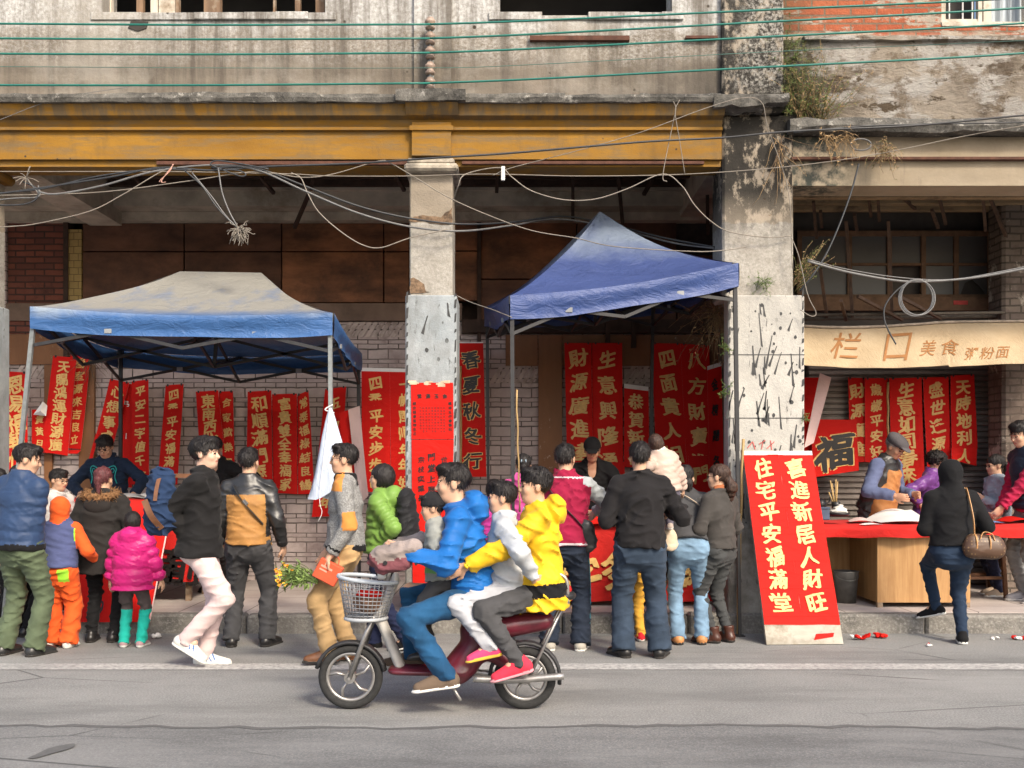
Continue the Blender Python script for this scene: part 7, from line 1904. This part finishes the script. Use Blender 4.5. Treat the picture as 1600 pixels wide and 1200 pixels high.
# walking man with his backpack
P = Person('young man striding right in a black jacket and pale pink trousers', 312, 1040, 1.74, -90, group=G1, seed=6, fine=.007, lean=3, lf=('p', 318, 1026, .08), rf=('p', 290, 1000, -.08), rpitch=-.55, lpitch=0, ltoe=.05, rtoe=-.05, rh=('p', 298, 842, -.07), lh=('p', 316, 850, .04), rpole=(.15, -1, -.3), rkp=(.05, 1, .2), hyaw=-6, skin=2)
P.top([C('black_coat', (.013, .0125, .013))], 'jacket', thick=.032, hem=.10, hemr=1.10, wr=.009, wl=.13, collar=.02, sleeve=.012)
P.trousers([C('pale_pink_chino', (.56, .43, .42), var=.1)], thick=.014, cuffr=1.0, wr=.008, wl=.12)
P.shoes([C('white_trainer', (.60, .59, .55)), sole_w, C('blue_stripe', (.04, .12, .32))], size=.162); P.hair('short', fringe=.034, vol=1.07)
P.blob('shirt_collar', [white_m], [(P.neck - P.up * .01, P.neck + P.up * .035, .070, .062)], wr=.003, cuts=[(P.neck + P.up * .04, P.up)])
b0 = P.chest - P.fw * .25 + P.rt * .16
it_ = item(P, 'backpack', 'navy backpack with brown leather straps slung behind the walking man', 'backpack', [(b0 - P.up * .17, b0 + P.up * .13, .12, .10, (P.rt, .7)), (b0 - P.up * .17 + P.rt * .05, b0 - P.up * .05 + P.rt * .07, .08, .075, (P.rt, .6))], [C('navy_canvas', (.016, .032, .075))], wr=.010)
strap_on(it_, P, [b0 + P.up * .20 + P.rt * .02, b0 + P.up * .08 + P.rt * .10, b0 - P.up * .02 + P.rt * .125], .028, brownl); strap_on(it_, P, [b0 - P.up * .02 - P.fw * .08 + P.rt * .115, b0 - P.up * .13 - P.fw * .02 + P.rt * .13, b0 - P.up * .22 + P.fw * .05 + P.rt * .10], .045, brownl)
strap_on(it_, P, [b0 + P.up * .16, P.sh[1] + P.up * .05 - P.fw * .05, P.sh[1] + P.up * .055 + P.fw * .04], .03, brownl)

P = Person('vendor in a black cap and open black jacket bending over the left table', 345, 900, 1.66, 162, z0=.168, Y=10.75, group=G1, seed=7, fine=.007, lean=8, hpitch=22, hyaw=10, lh=('p', 372, 770, -.3), rh=('p', 308, 772, -.3), skin=1, lpole=(-1, -.2, -.4), rpole=(1, -.2, -.4))
P.top([blackc], 'jacket', thick=.026, open_neck=True); P.trousers([blackc]); P.shoes([shoe_b, sole_d]); P.hair('shaved'); P.cap(C('black_cap', (.012, .012, .013)))

def yoke(L, m): return (L[:, 2] > .225)
P = Person('man seen from behind in a black and tan leather jacket with a chest strap', 388, 1010, 1.67, 0, group=G1, seed=8, rh=(.26, .10, .82), lh=(-.25, .16, .84), lf=(-.14, 0, .07), rf=(.15, .02, .07), build=1.10, hyaw=-8, ltoe=.35, rtoe=-.35)
P.top([pm('tan_suede', (.34, .165, .045), .25, 9, .7, .3, 60), leather], 'jacket', thick=.020, hem=.035, slv_lab=1, labels=lab((1, lambda L, m: (L[:, 2] > .222) | (np.abs(L[:, 0]) > .085) & (L[:, 2] > .02) & (m == 0) & (np.abs(L[:, 0]) > .096))), collar=.045, col_lab=1, wr=.006)
P.trousers([C('grey_black_slacks', (.045, .045, .048))], thick=.016, cuffr=1.15); P.shoes([shoe_b, sole_d]); P.hair()
r_ = item(P, 'chest_bag_strap', 'black bag strap with steel buckle across the tan leather jacket', 'strap')
f = lambda u, v, d=.148: P.chest + P.rt * u + P.up * v - P.fw * d
strap_on(r_, P, [f(-.10, .135, .085), f(-.05, .06, .135), f(.02, -.03, .138), f(.09, -.11, .135), f(.145, -.18, .10)], .036, leather)
m = MB(); m.bar(f(-.005, .012, .146), f(.03, -.022, .147), .030, .012, up=-P.fw); m.build('buckle', [steelm], r_)

# glasses man with the flowers
marl = pm('grey_marl', (.20, .20, .195), .5, 90, .9, .4, 160); khaki = C('khaki_chino', (.36, .235, .11), var=.2); suede = C('orange_suede', (.50, .205, .045))
P = Person('man with glasses walking left in a grey jacket with orange elbow patches', 540, 1036, 1.69, 92, group=G2, seed=9, fine=.007, lh=('p', 516, 868, -.24), rh=('p', 512, 860, .25), lf=('p', 516, 1020, -.08), rf=('p', 548, 1018, .10), hyaw=2, lcurl=1.1, lpole=(-.3, -1, -.1), ltoe=.1, rtoe=-.1, lpitch=0, lpalm=(.2, -.6, -.5))
P.top([marl, blackc, suede], 'jacket', thick=.022, hem=.04, hem_lab=1, cuff_lab=1, cuff=.03, collar=.035, col_lab=1, labels=lab((2, lambda L, m: (m == 0) & (L[:, 0] < -.085) & (L[:, 2] > .075) & (L[:, 2] < .155) & (L[:, 1] < -.005)), (2, lambda L, m: (m == 0) & (L[:, 2] > .245) & (L[:, 1] > .0))), wr=.006)
P.trousers([khaki], thick=.014, cuffr=1.12, wr=.009, wl=.12); P.shoes([brownl, sole_d]); P.hair('short', vol=.99); P.glasses(EYE_M)
m = MB(); w_ = P.wr[-1] - nz(P.wr[-1] - P.el[-1]) * .035; m.tube([Vector(w_ + .033 * (math.cos(a) * P.fw + math.sin(a) * P.rt)) for a in np.linspace(0, 6.283, 15)[:-1]], .007, 6, closed=True); m.build('bracelet', [brownl], P.root)
# gift bag and flowers
hx = W3(512, 893, P.Y - .24)
gb = empty('gift_bag', tuple(hx), 0, 'tilted orange-red gift bag held by the man in the grey jacket', 'bag')
m = MB(); M4 = Matrix.Rotation(R(28), 4, 'Y'); m.box((-.085, -.04, -.075), (.095, .04, .075), mat=M4, bev=.006); m.build('bag_body', [C('orange_red_paper', (.55, .085, .035), rough=.6)], gb)
m = MB(); m.box((-.06, -.0415, .02), (.03, -.0402, .035), mat=M4); m.box((-.06, -.0415, -.005), (.0, -.0402, .006), mat=M4); m.build('pale_print', [C('pale_print', (.62, .30, .22))], gb)
m = MB(); m.tube(spline([M4 @ Vector((-.03, 0, .07)), M4 @ Vector((-.01, 0, .125)), M4 @ Vector((.03, 0, .12)), M4 @ Vector((.05, 0, .07))]), .004, 6); m.build('handle', [C('cord', (.5, .1, .05))], gb)
fb = empty('flower_bunch', tuple(W3(475, 900, P.Y - .25)), 0, 'bunch of yellow flowers with green stems sticking out of the gift bag', 'flowers')
st_, lv_, fl_ = MB(), MB(), MB(); g = random.Random(4)
for i in range(46):
    tip = Vector((g.uniform(-.20, -.03), g.uniform(-.07, .07), g.uniform(-.055, .10))); root_ = Vector((.10, g.uniform(-.02, .02), g.uniform(-.06, -.02)))
    mid = root_.lerp(tip, .55) + Vector((0, 0, .02)); S = spline([root_, mid, tip], 4); st_.tube(S, .0025, 4)
    for k in range(7):
        b = root_.lerp(tip, g.uniform(.35, 1)) + Vector((g.uniform(-.015, .015), g.uniform(-.02, .02), g.uniform(-.02, .02))); u = Vector((g.uniform(-1, .2), g.gauss(0, .7), g.gauss(0, .8))).normalized(); w = u.orthogonal().normalized(); L = g.uniform(.03, .065)
        lv_.add([b, b + u * L * .5 + w * L * .16, b + u * L, b + u * L * .5 - w * L * .16], [(0, 1, 2, 3)], g.randrange(2))
    if i < 30 and tip.x < -.09:
        for k in range(7):
            u = Vector((g.gauss(0, 1), g.gauss(0, 1), g.gauss(0, 1))).normalized(); w = u.orthogonal().normalized(); L = g.uniform(.015, .026); fl_.add([tip, tip + u * L * .6 + w * L * .4, tip + u * L, tip + u * L * .6 - w * L * .4], [(0, 1, 2, 3)], g.randrange(2))
st_.build('stems', [leaf_g], fb, False); lv_.build('leaves', [leaf_g, pm('leaf_bright', (.16, .24, .06), .3)], fb, False); fl_.build('blooms', [pm('yellow_petal', (.75, .46, .03), .15), pm('orange_petal', (.72, .26, .02), .15)], fb, False)

limep = C('lime_puffer', (.15, .27, .055), rough=.45)
P = Person('short-haired woman in a lime green puffer jacket with a black backpack', 598, 1015, 1.53, 78, group=G2, seed=10, fine=.008, lh=('p', 588, 845, -.1), rh=('p', 580, 845, .15), lf=('p', 636, 1000, -.06), rf=('p', 585, 1002, .12), lpitch=-.25, hyaw=14, build=1.05)
P.top([limep], 'puffer_jacket', thick=.032, hem=.02, puff=(.016, .062), hood='down', wr=.003, h=.009); P.trousers([C('dark_navy', (.014, .018, .045))], thick=.012); P.shoes([blackc, sole_w]); P.hair('bob', vol=1.03, fringe=.03)
b0 = P.chest - P.fw * .20 - P.up * .03
it_ = item(P, 'backpack', 'black backpack worn by the woman in the lime green puffer jacket', 'backpack', [(b0 - P.up * .15, b0 + P.up * .14, .13, .11, (P.fw, .65)), (b0 - P.up * .13 - P.fw * .05, b0 - P.up * .02 - P.fw * .05, .10, .10, (P.fw, .5))], [C('black_nylon', (.016, .016, .018), rough=.6)], wr=.006)
for q in (-1, 1): strap_on(it_, P, [b0 + P.up * .14 + P.rt * q * .07, P.sh[q] + P.up * .055 - P.rt * q * .05, P.sh[q] + P.fw * .085 - P.rt * q * .05 - P.up * .05, P.waist + P.rt * q * .14 + P.up * .03, b0 - P.up * .16 + P.rt * q * .09], .03, blackc)

# --- on the bike
GB = 'people riding the electric bike'
P = Person('small child in a dark beanie sitting in front of the rider on the bike', 690, 1010, 1.03, 90, Y=6.27, group=GB, seed=11, fine=.008, heads=1.18, pel=(0, 0, .285), lh=('p', 648, 872, -.13), rh=('p', 648, 872, .13), lf=('p', 668, 1020, -.08), rf=('p', 668, 1020, .08), lean=6, hpitch=6)
P.top([C('grey_green_top', (.26, .27, .25)), C('green_knit', (.16, .36, .12))], 'sweater', thick=.026, labels=lab((1, lambda L, m: (L[:, 2] < .16) & (L[:, 2] > .02) & (np.abs(L[:, 0]) < .12)))); P.trousers([charcoal]); P.shoes([shoe_b, sole_d]); P.hair('short'); P.cap(C('dark_beanie', (.018, .018, .02)), 'beanie')
blueja = C('royal_blue', (.008, .11, .36), rough=.6)
P = Person('rider in a bright blue jacket and blue jeans steering the electric bike', 742, 1075, 1.74, 90, Y=6.27, group=GB, seed=12, fine=.007, pel=(0, 0, -.185), lean=12, lh=('p', 632, 862, -.27), rh=('p', 632, 862, .27), lf=('p', 697, 1056, -.20), rf=('p', 646, 1026, .14), lkp=(-.35, 1, .3), rkp=(.3, 1, .3), lpole=(-.5, -.3, -1), rpole=(.5, -.3, -1), hyaw=4, lpitch=-.12)
P.top([blueja], 'jacket', thick=.024, hem=.05, hood='down', wr=.014, wl=.11, sleeve=.010); P.trousers([C('blue_jeans', (.010, .06, .14), var=.25)], thick=.008, cuffr=1.15, wr=.009, wl=.12); P.shoes([C('brown_trainer', (.12, .085, .06)), sole_w]); P.hair('short')
silver = C('silver_grey', (.40, .42, .44), rough=.5)
P = Person('girl in a silver grey jacket and leggings riding behind the blue jacket', 795, 1010, 1.38, 90, Y=6.27, group=GB, seed=13, fine=.008, pel=(0, 0, .035), lf=('p', 768, 1012, -.19), rf=('p', 768, 1012, .19), lh=('p', 834, 900, -.19), rh=('p', 760, 850, .17), lkp=(-.3, 1, .3), rkp=(.3, 1, .3), lpole=(-.6, -.4, -.6), heads=1.06, lean=4, lpitch=-.2, rpitch=-.2)
P.top([silver], 'jacket', thick=.026, hem=.04, wr=.007); P.trousers([C('pale_leggings', (.36, .37, .40))], thick=.009); P.shoes([C('pink_shoe', (.60, .05, .14)), C('yellow_sole', (.55, .38, .05))]); P.hair('short', fringe=.03)
yel = C('yellow_jacket', (.66, .40, .012), rough=.6)
P = Person('woman in a bright yellow jacket sitting last on the electric bike', 846, 1040, 1.62, 90, Y=6.29, group=GB, seed=14, fine=.007, pel=(0, 0, -.105), lh=('p', 728, 885, -.22), rh=('p', 740, 880, .24), lf=('p', 812, 1036, -.21), rf=('p', 812, 1036, .21), lkp=(-.35, 1, .3), rkp=(.35, 1, .3), lpole=(-.8, 0, -1), rpole=(.8, 0, -1), lean=3, lpitch=-.25, rpitch=-.25, hyaw=10)
P.top([yel, blackc], 'jacket', thick=.030, hem=.03, hood='down', skirt=.10, hemr=1.12, wr=.013, wl=.10, labels=lab((1, lambda L, m: (L[:, 2] < .020) & (L[:, 2] > -.030) & (np.abs(L[:, 0]) < .13)))); P.trousers([charcoal], thick=.004); P.shoes([C('red_shoe', (.55, .03, .06)), C('pink_sole', (.55, .25, .28))]); P.hair('short', fringe=.03, vol=1.04)

# --- behind the bike, at the middle stall
P = Person('woman with a clipped black ponytail in pink behind the bike riders', 818, 930, 1.45, 0, z0=.172, Y=9.12, group=G2, seed=15); P.top([C('pink_fleece', (.55, .07, .26))], 'fleece', hood='down'); P.trousers([charcoal]); P.shoes([shoe_b, sole_d]); P.hair('tail')
m = MB(); k = P.hp(0, -.115, .035)
for q in (-.022, .022): m.tube(spline([Vector(k + P.rt * q), Vector(k + P.rt * q * .8 + P.up * .02 - P.fw * .01)], 3), .006, 6)
m.build('hair_clip', [pm('clip_blue', (.35, .45, .52), .1, 20, .3, 0)], P.root)
P = Person('child with a magenta knitted collar half hidden behind the rider', 772, 930, 1.20, -15, z0=.172, Y=9.15, group=G2, seed=16, heads=1.1); P.top([C('magenta_knit', (.55, .05, .30))], 'sweater', collar=.06); P.trousers([charcoal]); P.shoes([shoe_b, sole_d]); P.hair('bob')

crim = C('crimson_vest', (.24, .006, .036)); greys = C('grey_sleeve', (.30, .32, .33), rough=.6)
P = Person('man in a crimson jacket with light grey sleeves leaning at the middle stall', 882, 1016, 1.70, -8, group=G2, seed=17, rh=('p', 932, 800, .36), lh=(-.25, .25, 1.0), build=1.12, hyaw=-12, lf=(-.12, .0, .07), rf=(.13, .02, .07), lean=2, rpole=(1, -.2, -.3))
P.top([crim, greys, C('stripe_white', (.5, .45, .47))], 'jacket', thick=.024, hem=.05, slv_lab=1, collar=.05, labels=lab((2, lambda L, m: (m == 0) & (np.abs(L[:, 2] + .020) < .004)), (2, lambda L, m: (m == 0) & (L[:, 2] > .288) & (L[:, 2] < .296)))); P.trousers([C('navy_track', (.016, .022, .036))], thick=.018, cuffr=1.3)
m = MB(); m.tube(spline([Vector(P.hip[1] + vv(.105, -.01, 0)), Vector(P.kn[1] + vv(.075, -.01, 0)), Vector(P.an[1] + vv(.068, -.01, .04))], 8), .006, 5); m.build('piping', [C('piping', (.02, .16, .22))], P.root); P.shoes([C('grey_trainer', (.34, .32, .28)), sole_w]); P.hair()
r_ = item(P, 'crossbody_bag', 'small black crossbody bag on the hip of the crimson jacket man', 'bag', [(P.pel + P.rt * .17 - P.fw * .06 + P.up * .09, P.pel + P.rt * .19 - P.fw * .03 - P.up * .03, .075, .075, (P.fw, .45))], [leather], wr=.003)
f = lambda u, v, d=.150: P.chest + P.rt * u + P.up * v - P.fw * d
strap_on(r_, P, [f(-.13, .13, .06), f(-.11, .08, .122), f(-.02, -.03, .142), f(.08, -.13, .138), f(.16, -.22, .10)], .036, leather)

P = Person('vendor in a black cap reading red paper behind the middle table', 925, 900, 1.66, 176, z0=.168, Y=10.55, group=G2, seed=18, fine=.007, lean=16, hpitch=18, skin=1, lh=('p', 952, 778, -.38), rh=('p', 900, 778, -.38), lpole=(-1, -.2, -.4), rpole=(1, -.2, -.4)); P.top([blackc], 'jacket', thick=.026, open_neck=True); P.trousers([blackc]); P.shoes([shoe_b, sole_d]); P.hair('shaved'); P.cap(C('black_cap2', (.011, .011, .012)))
P = Person('child in mustard trousers and red shoes mostly hidden by the big black jacket', 1012, 1002, 1.12, 0, group=G2, seed=19, lf=(-.06, 0, .05), rf=(.06, 0, .05)); P.top([C('dark_brown', (.06, .03, .02))]); P.trousers([C('mustard', (.50, .27, .035))], thick=.008); P.shoes([C('red_sneaker', (.42, .012, .02)), sole_w]); P.hair()
P = Person('broad man from behind in a black jacket and dark jeans carrying a toddler', 1000, 1026, 1.71, 0, group=G2, seed=20, build=1.14, lh=(-.19, .22, 1.06), rh=('p', 1046, 800, .24), lf=(-.13, -.01, .07), rf=(.15, -.03, .07), ltoe=.5, rtoe=-.4, rpole=(.5, -1, -.5), lpole=(-.45, -1, -.5))
P.top([black2], 'jacket', thick=.026, hem=.045, collar=.05, wr=.012, wl=.12, cuff=.0); P.trousers([jeans_d], thick=.024, cuffr=1.35, knee=1.05, wr=.008, wl=.13); P.shoes([shoe_b, sole_d]); P.hair()
DAD = P
beige = C('beige_puffer', (.42, .32, .27), rough=.5)
P = Person('toddler in a beige puffer jacket carried on the arm of the black jacket man', 1042, 850, .95, 8, z0=.80, Y=8.16, group=G2, seed=21, heads=1.14, lf=(-.09, .20, .20), rf=(.09, .22, .20), lh=(-.24, -.02, .62), rh=(.16, .10, .50), lean=2, side=-12, hroll=-6)
P.top([beige, C('white_lining', (.58, .54, .50))], 'puffer_jacket', thick=.034, puff=(.014, .05), collar=.05, col_lab=1, wr=.003, h=.009); P.trousers([C('toddler_pants', (.10, .09, .12))]); P.shoes([C('toddler_shoe', (.3, .25, .22)), sole_w]); P.hair('bob', HAIR_BROWN, fringe=.03)
P = Person('woman in a charcoal jacket and light blue jeans bending over the stall', 1076, 1006, 1.60, -4, group=G2, seed=22, lean=30, lh=(-.16, .62, 1.0), rh=(.18, .60, 1.02), lf=(-.09, -.02, .07), rf=(.11, .0, .07), build=1.02, hpitch=10)
P.top([charcoal], 'jacket', thick=.018, hem=.0, wr=.007, wl=.12); P.trousers([jeans_l], thick=.007, cuffr=1.25, seat=1.08, wr=.006); P.shoes([pm('tan_boot', (.38, .17, .06), .2, 20, .5, .1), sole_d]); P.hair('wavy', length=.12)
r_ = item(P, 'shoulder_bag', 'small cream shoulder bag hanging between the bending woman and the black jacket', 'bag', [(P.pel - P.rt * .17 - P.fw * .12 + vv(0, 0, .02), P.pel - P.rt * .16 - P.fw * .12 + vv(0, 0, -.06), .06, .065, (P.fw, .5))], [C('cream_leather', (.50, .40, .29), rough=.5)], wr=.002)
f = lambda u, v, d=.125: P.chest + P.rt * u + P.up * v - P.fw * d
strap_on(r_, P, [f(.16, -.06, .07), f(.10, -.02, .125), f(0, .06, .13), f(-.10, .12, .10), f(-.17, .06, .04), P.pel - P.rt * .19 - P.fw * .10 + vv(0, 0, .06)], .014, C('cream_strap', (.50, .40, .30)))
P = Person('woman with wavy ponytail in a dark grey sweater and brown ankle boots', 1124, 1004, 1.53, 42, group=G2, seed=23, fine=.0075, hyaw=22, lh=(-.20, .24, .88), rh=(.20, .22, .88), lf=(-.06, .02, .07), rf=(.08, -.03, .07), ltoe=.5)
P.top([C('dark_grey_sweater', (.050, .046, .043))], 'sweater', thick=.020, hem=.01, wr=.006); P.trousers([C('grey_slim', (.045, .047, .048))], thick=.006, cuffr=.85, seat=1.05); P.shoes([pm('brown_boot', (.055, .020, .013), .3, 20, .35, .1), sole_d], tall=.07); P.hair('wavy', HAIR_BROWN, length=.20); P.glasses(EYE_M)
P.blob('scarf', [C('rust_scarf', (.30, .10, .04))], [(P.neck - P.up * .01, P.neck + P.up * .02, .075, .062)], wr=.006)

# --- right stall
P = Person('old man in a flat cap and tan apron handing over a sheet of paper', 1366, 900, 1.71, -140, z0=.168, Y=10.45, group=G3, seed=24, fine=.0065, lean=17, hpitch=26, lh=('p', 1428, 772, -.15), rh=('p', 1398, 775, -.42), skin=1, rpole=(.6, -.6, -.6), lpole=(-.5, -.5, -.6), rcurl=.7, build=1.08)
slv_b = C('blue_sleeve', (.085, .105, .19))
P.top([leather, slv_b], 'leather_vest', thick=.030, hem=.04, labels=lab((1, lambda L, m: m == 1)), slv_lab=1, collar=.04, wr=.006); P.trousers([charcoal]); P.shoes([shoe_b, sole_d]); P.hair('shaved', hair_mat('grey_hair', (.16, .15, .14))); P.cap(C('grey_tweed', (.075, .070, .075), var=.3), 'flat')
F = Field(P.pel - .55, P.neck + .35, .011); a_ = P.pel + P.fw * .035
F.cone(P.chest + P.fw * .075 + P.up * .03, P.waist + P.fw * .065, .120, .165, .02, flat=(P.fw, .85)); F.cone(P.waist + P.fw * .065, P.pel + P.fw * .06 - vv(0, 0, .28), .165, .20, .02, flat=(P.fw, .78)); F.plane(P.waist + P.fw * .03, -P.fw); F.plane(P.chest + P.up * .10, P.up); F.plane(P.pel - vv(0, 0, .28), vv(0, 0, -1)); F.ripple(.006, .12, 3)
V, Q, l = F.mesh(); P.obj('apron', V, Q, [C('tan_apron', (.34, .145, .048), rough=.6)])
P = Person('curly haired woman in a shiny purple jacket seated behind the counter', 1446, 900, 1.50, -118, z0=.168, Y=10.75, group=G3, seed=25, hpitch=18, fine=.0075, lean=8, lh=('p', 1470, 790, -.3), rh=('p', 1440, 790, -.35)); P.top([C('purple_shiny', (.135, .045, .20), rough=.35)], 'jacket', thick=.030, puff=(.008, .09), collar=.06, wr=.006); P.trousers([blackc]); P.shoes([shoe_b, sole_d]); P.hair('curly')
P = Person('woman in a black hood and navy jeans stepping onto the kerb', 1492, 1005, 1.57, -2, group=G3, seed=26, build=1.16, lf=('p', 1463, 950, .34), rf=(.05, -.03, .07), lpitch=-.25, lh=(-.14, .24, .98), rh=(.20, .18, .90), lpole=(-.5, -1, -.3), rpole=(.5, -1, -.3), lkp=(-.1, 1, 0), ltoe=.9, rtoe=-.25, hyaw=-15, hpitch=12, lean=4, pel=(-.02, 0, -.01))
P.top([blackc], 'hoodie', thick=.022, hem=.0, hood='up', wr=.007, wl=.12); P.trousers([C('navy_jeans', (.016, .028, .052), var=.25)], thick=.007, seat=1.12, cuffr=.9, wr=.006); P.shoes([blackc, sole_w])
m = MB()
a = P.an[1]; m.tube(spline([Vector(a + vv(.028, .075, -.022)), Vector(a + vv(.040, .04, -.030)), Vector(a + vv(.036, -.02, -.012))], 5), .004, 5); m.build('shoe_mark', [white_m], P.root)
bc_ = P.pel + P.rt * .19 - P.fw * .16 + vv(0, 0, .015)
t = NT('monogram_canvas'); d_ = t.ramp(t.voro(38, None, .1), [(.22, 1), (.30, 0)]); canv = t.done(t.mix(d_, (.075, .040, .024), (.20, .125, .060)), .45)
hb = item(P, 'handbag', 'brown patterned handbag with tan straps on the hooded woman\'s shoulder', 'handbag', [(bc_ - P.rt * .085 - vv(0, 0, .03), bc_ + P.rt * .095 - vv(0, 0, .04), .088, .084, (P.fw, .75)), (bc_ - P.rt * .08 + vv(0, 0, .02), bc_ + P.rt * .09 + vv(0, 0, .01), .07, .066, (P.fw, .75))], [canv], wr=.002)
strap_on(hb, P, [bc_ - P.rt * .075 + vv(0, 0, .07), bc_ - P.rt * .085 + vv(0, 0, .22), P.sh[1] + P.up * .05 - P.rt * .055 - P.fw * .075, P.sh[1] + P.up * .062 - P.rt * .05, P.sh[1] + P.up * .03 - P.rt * .05 + P.fw * .09], .026, tanl)
strap_on(hb, P, [bc_ - P.rt * .05 - P.fw * .055 + vv(0, 0, .045), bc_ - P.rt * .02 - P.fw * .05 + vv(0, 0, .10), bc_ + P.rt * .05 - P.fw * .04 + vv(0, 0, .085), bc_ + P.rt * .07 - P.fw * .05 + vv(0, 0, .03)], .014, tanl, 'handle')
m = MB(); m.tube([Vector(bc_ - P.rt * .078 + .084 * (math.cos(a) * P.fw * .78 + math.sin(a) * vv(0, 0, 1))) for a in np.linspace(0, 6.283, 21)[:-1]], .007, 6, closed=True); m.tube([Vector(bc_ + P.rt * .03 + P.fw * 0 + .086 * (math.cos(a) * P.fw * .78 + math.sin(a) * vv(0, 0, 1))) for a in np.linspace(2.2, 4.6, 12)], .006, 6); m.build('leather_trim', [tanl], hb)
P = Person('girl with glasses in a pale grey blue top and navy trousers facing left', 1558, 930, 1.45, 96, z0=.168, Y=10.38, group=G3, seed=27, fine=.0075, lh=('p', 1535, 778, -.1), rh=('p', 1532, 778, .12), hyaw=-4, hpitch=6, lf=(-.08, .02, .06), rf=(.08, -.05, .06), heads=1.04)
P.top([C('grey_blue_top', (.27, .31, .36)), C('olive_hem', (.25, .24, .19))], 'sweatshirt', thick=.022, hem=.03, hem_lab=1); P.trousers([C('navy_slim', (.020, .022, .045))], thick=.007); P.shoes([C('beige_shoe', (.34, .26, .19)), sole_w]); P.hair('tail', fringe=.018); P.glasses(EYE_M)
P = Person('tall man in a navy puffer vest over a red hoodie at the right edge', 1616, 940, 1.80, 98, z0=.168, Y=9.9, group=G3, seed=28, fine=.007, lean=9, hpitch=14, lh=('p', 1560, 800, -.05), rh=('p', 1560, 800, .2), hyaw=4, build=1.08)
P.top([C('red_hoodie', (.33, .012, .05))], 'hoodie', thick=.014, hood='down', hem=.05); P.top([C('navy_vest', (.020, .028, .045), rough=.5), C('grey_arm', (.30, .03, .07))], 'puffer_vest', thick=.040, puff=(.014, .07), hem=.02, collar=.0, wr=.003, slv=())
P.trousers([C('grey_sweats', (.22, .22, .225))], thick=.022); P.shoes([C('grey_shoe', (.30, .29, .30)), sole_w]); P.hair('short', vol=1.05, fringe=.045)
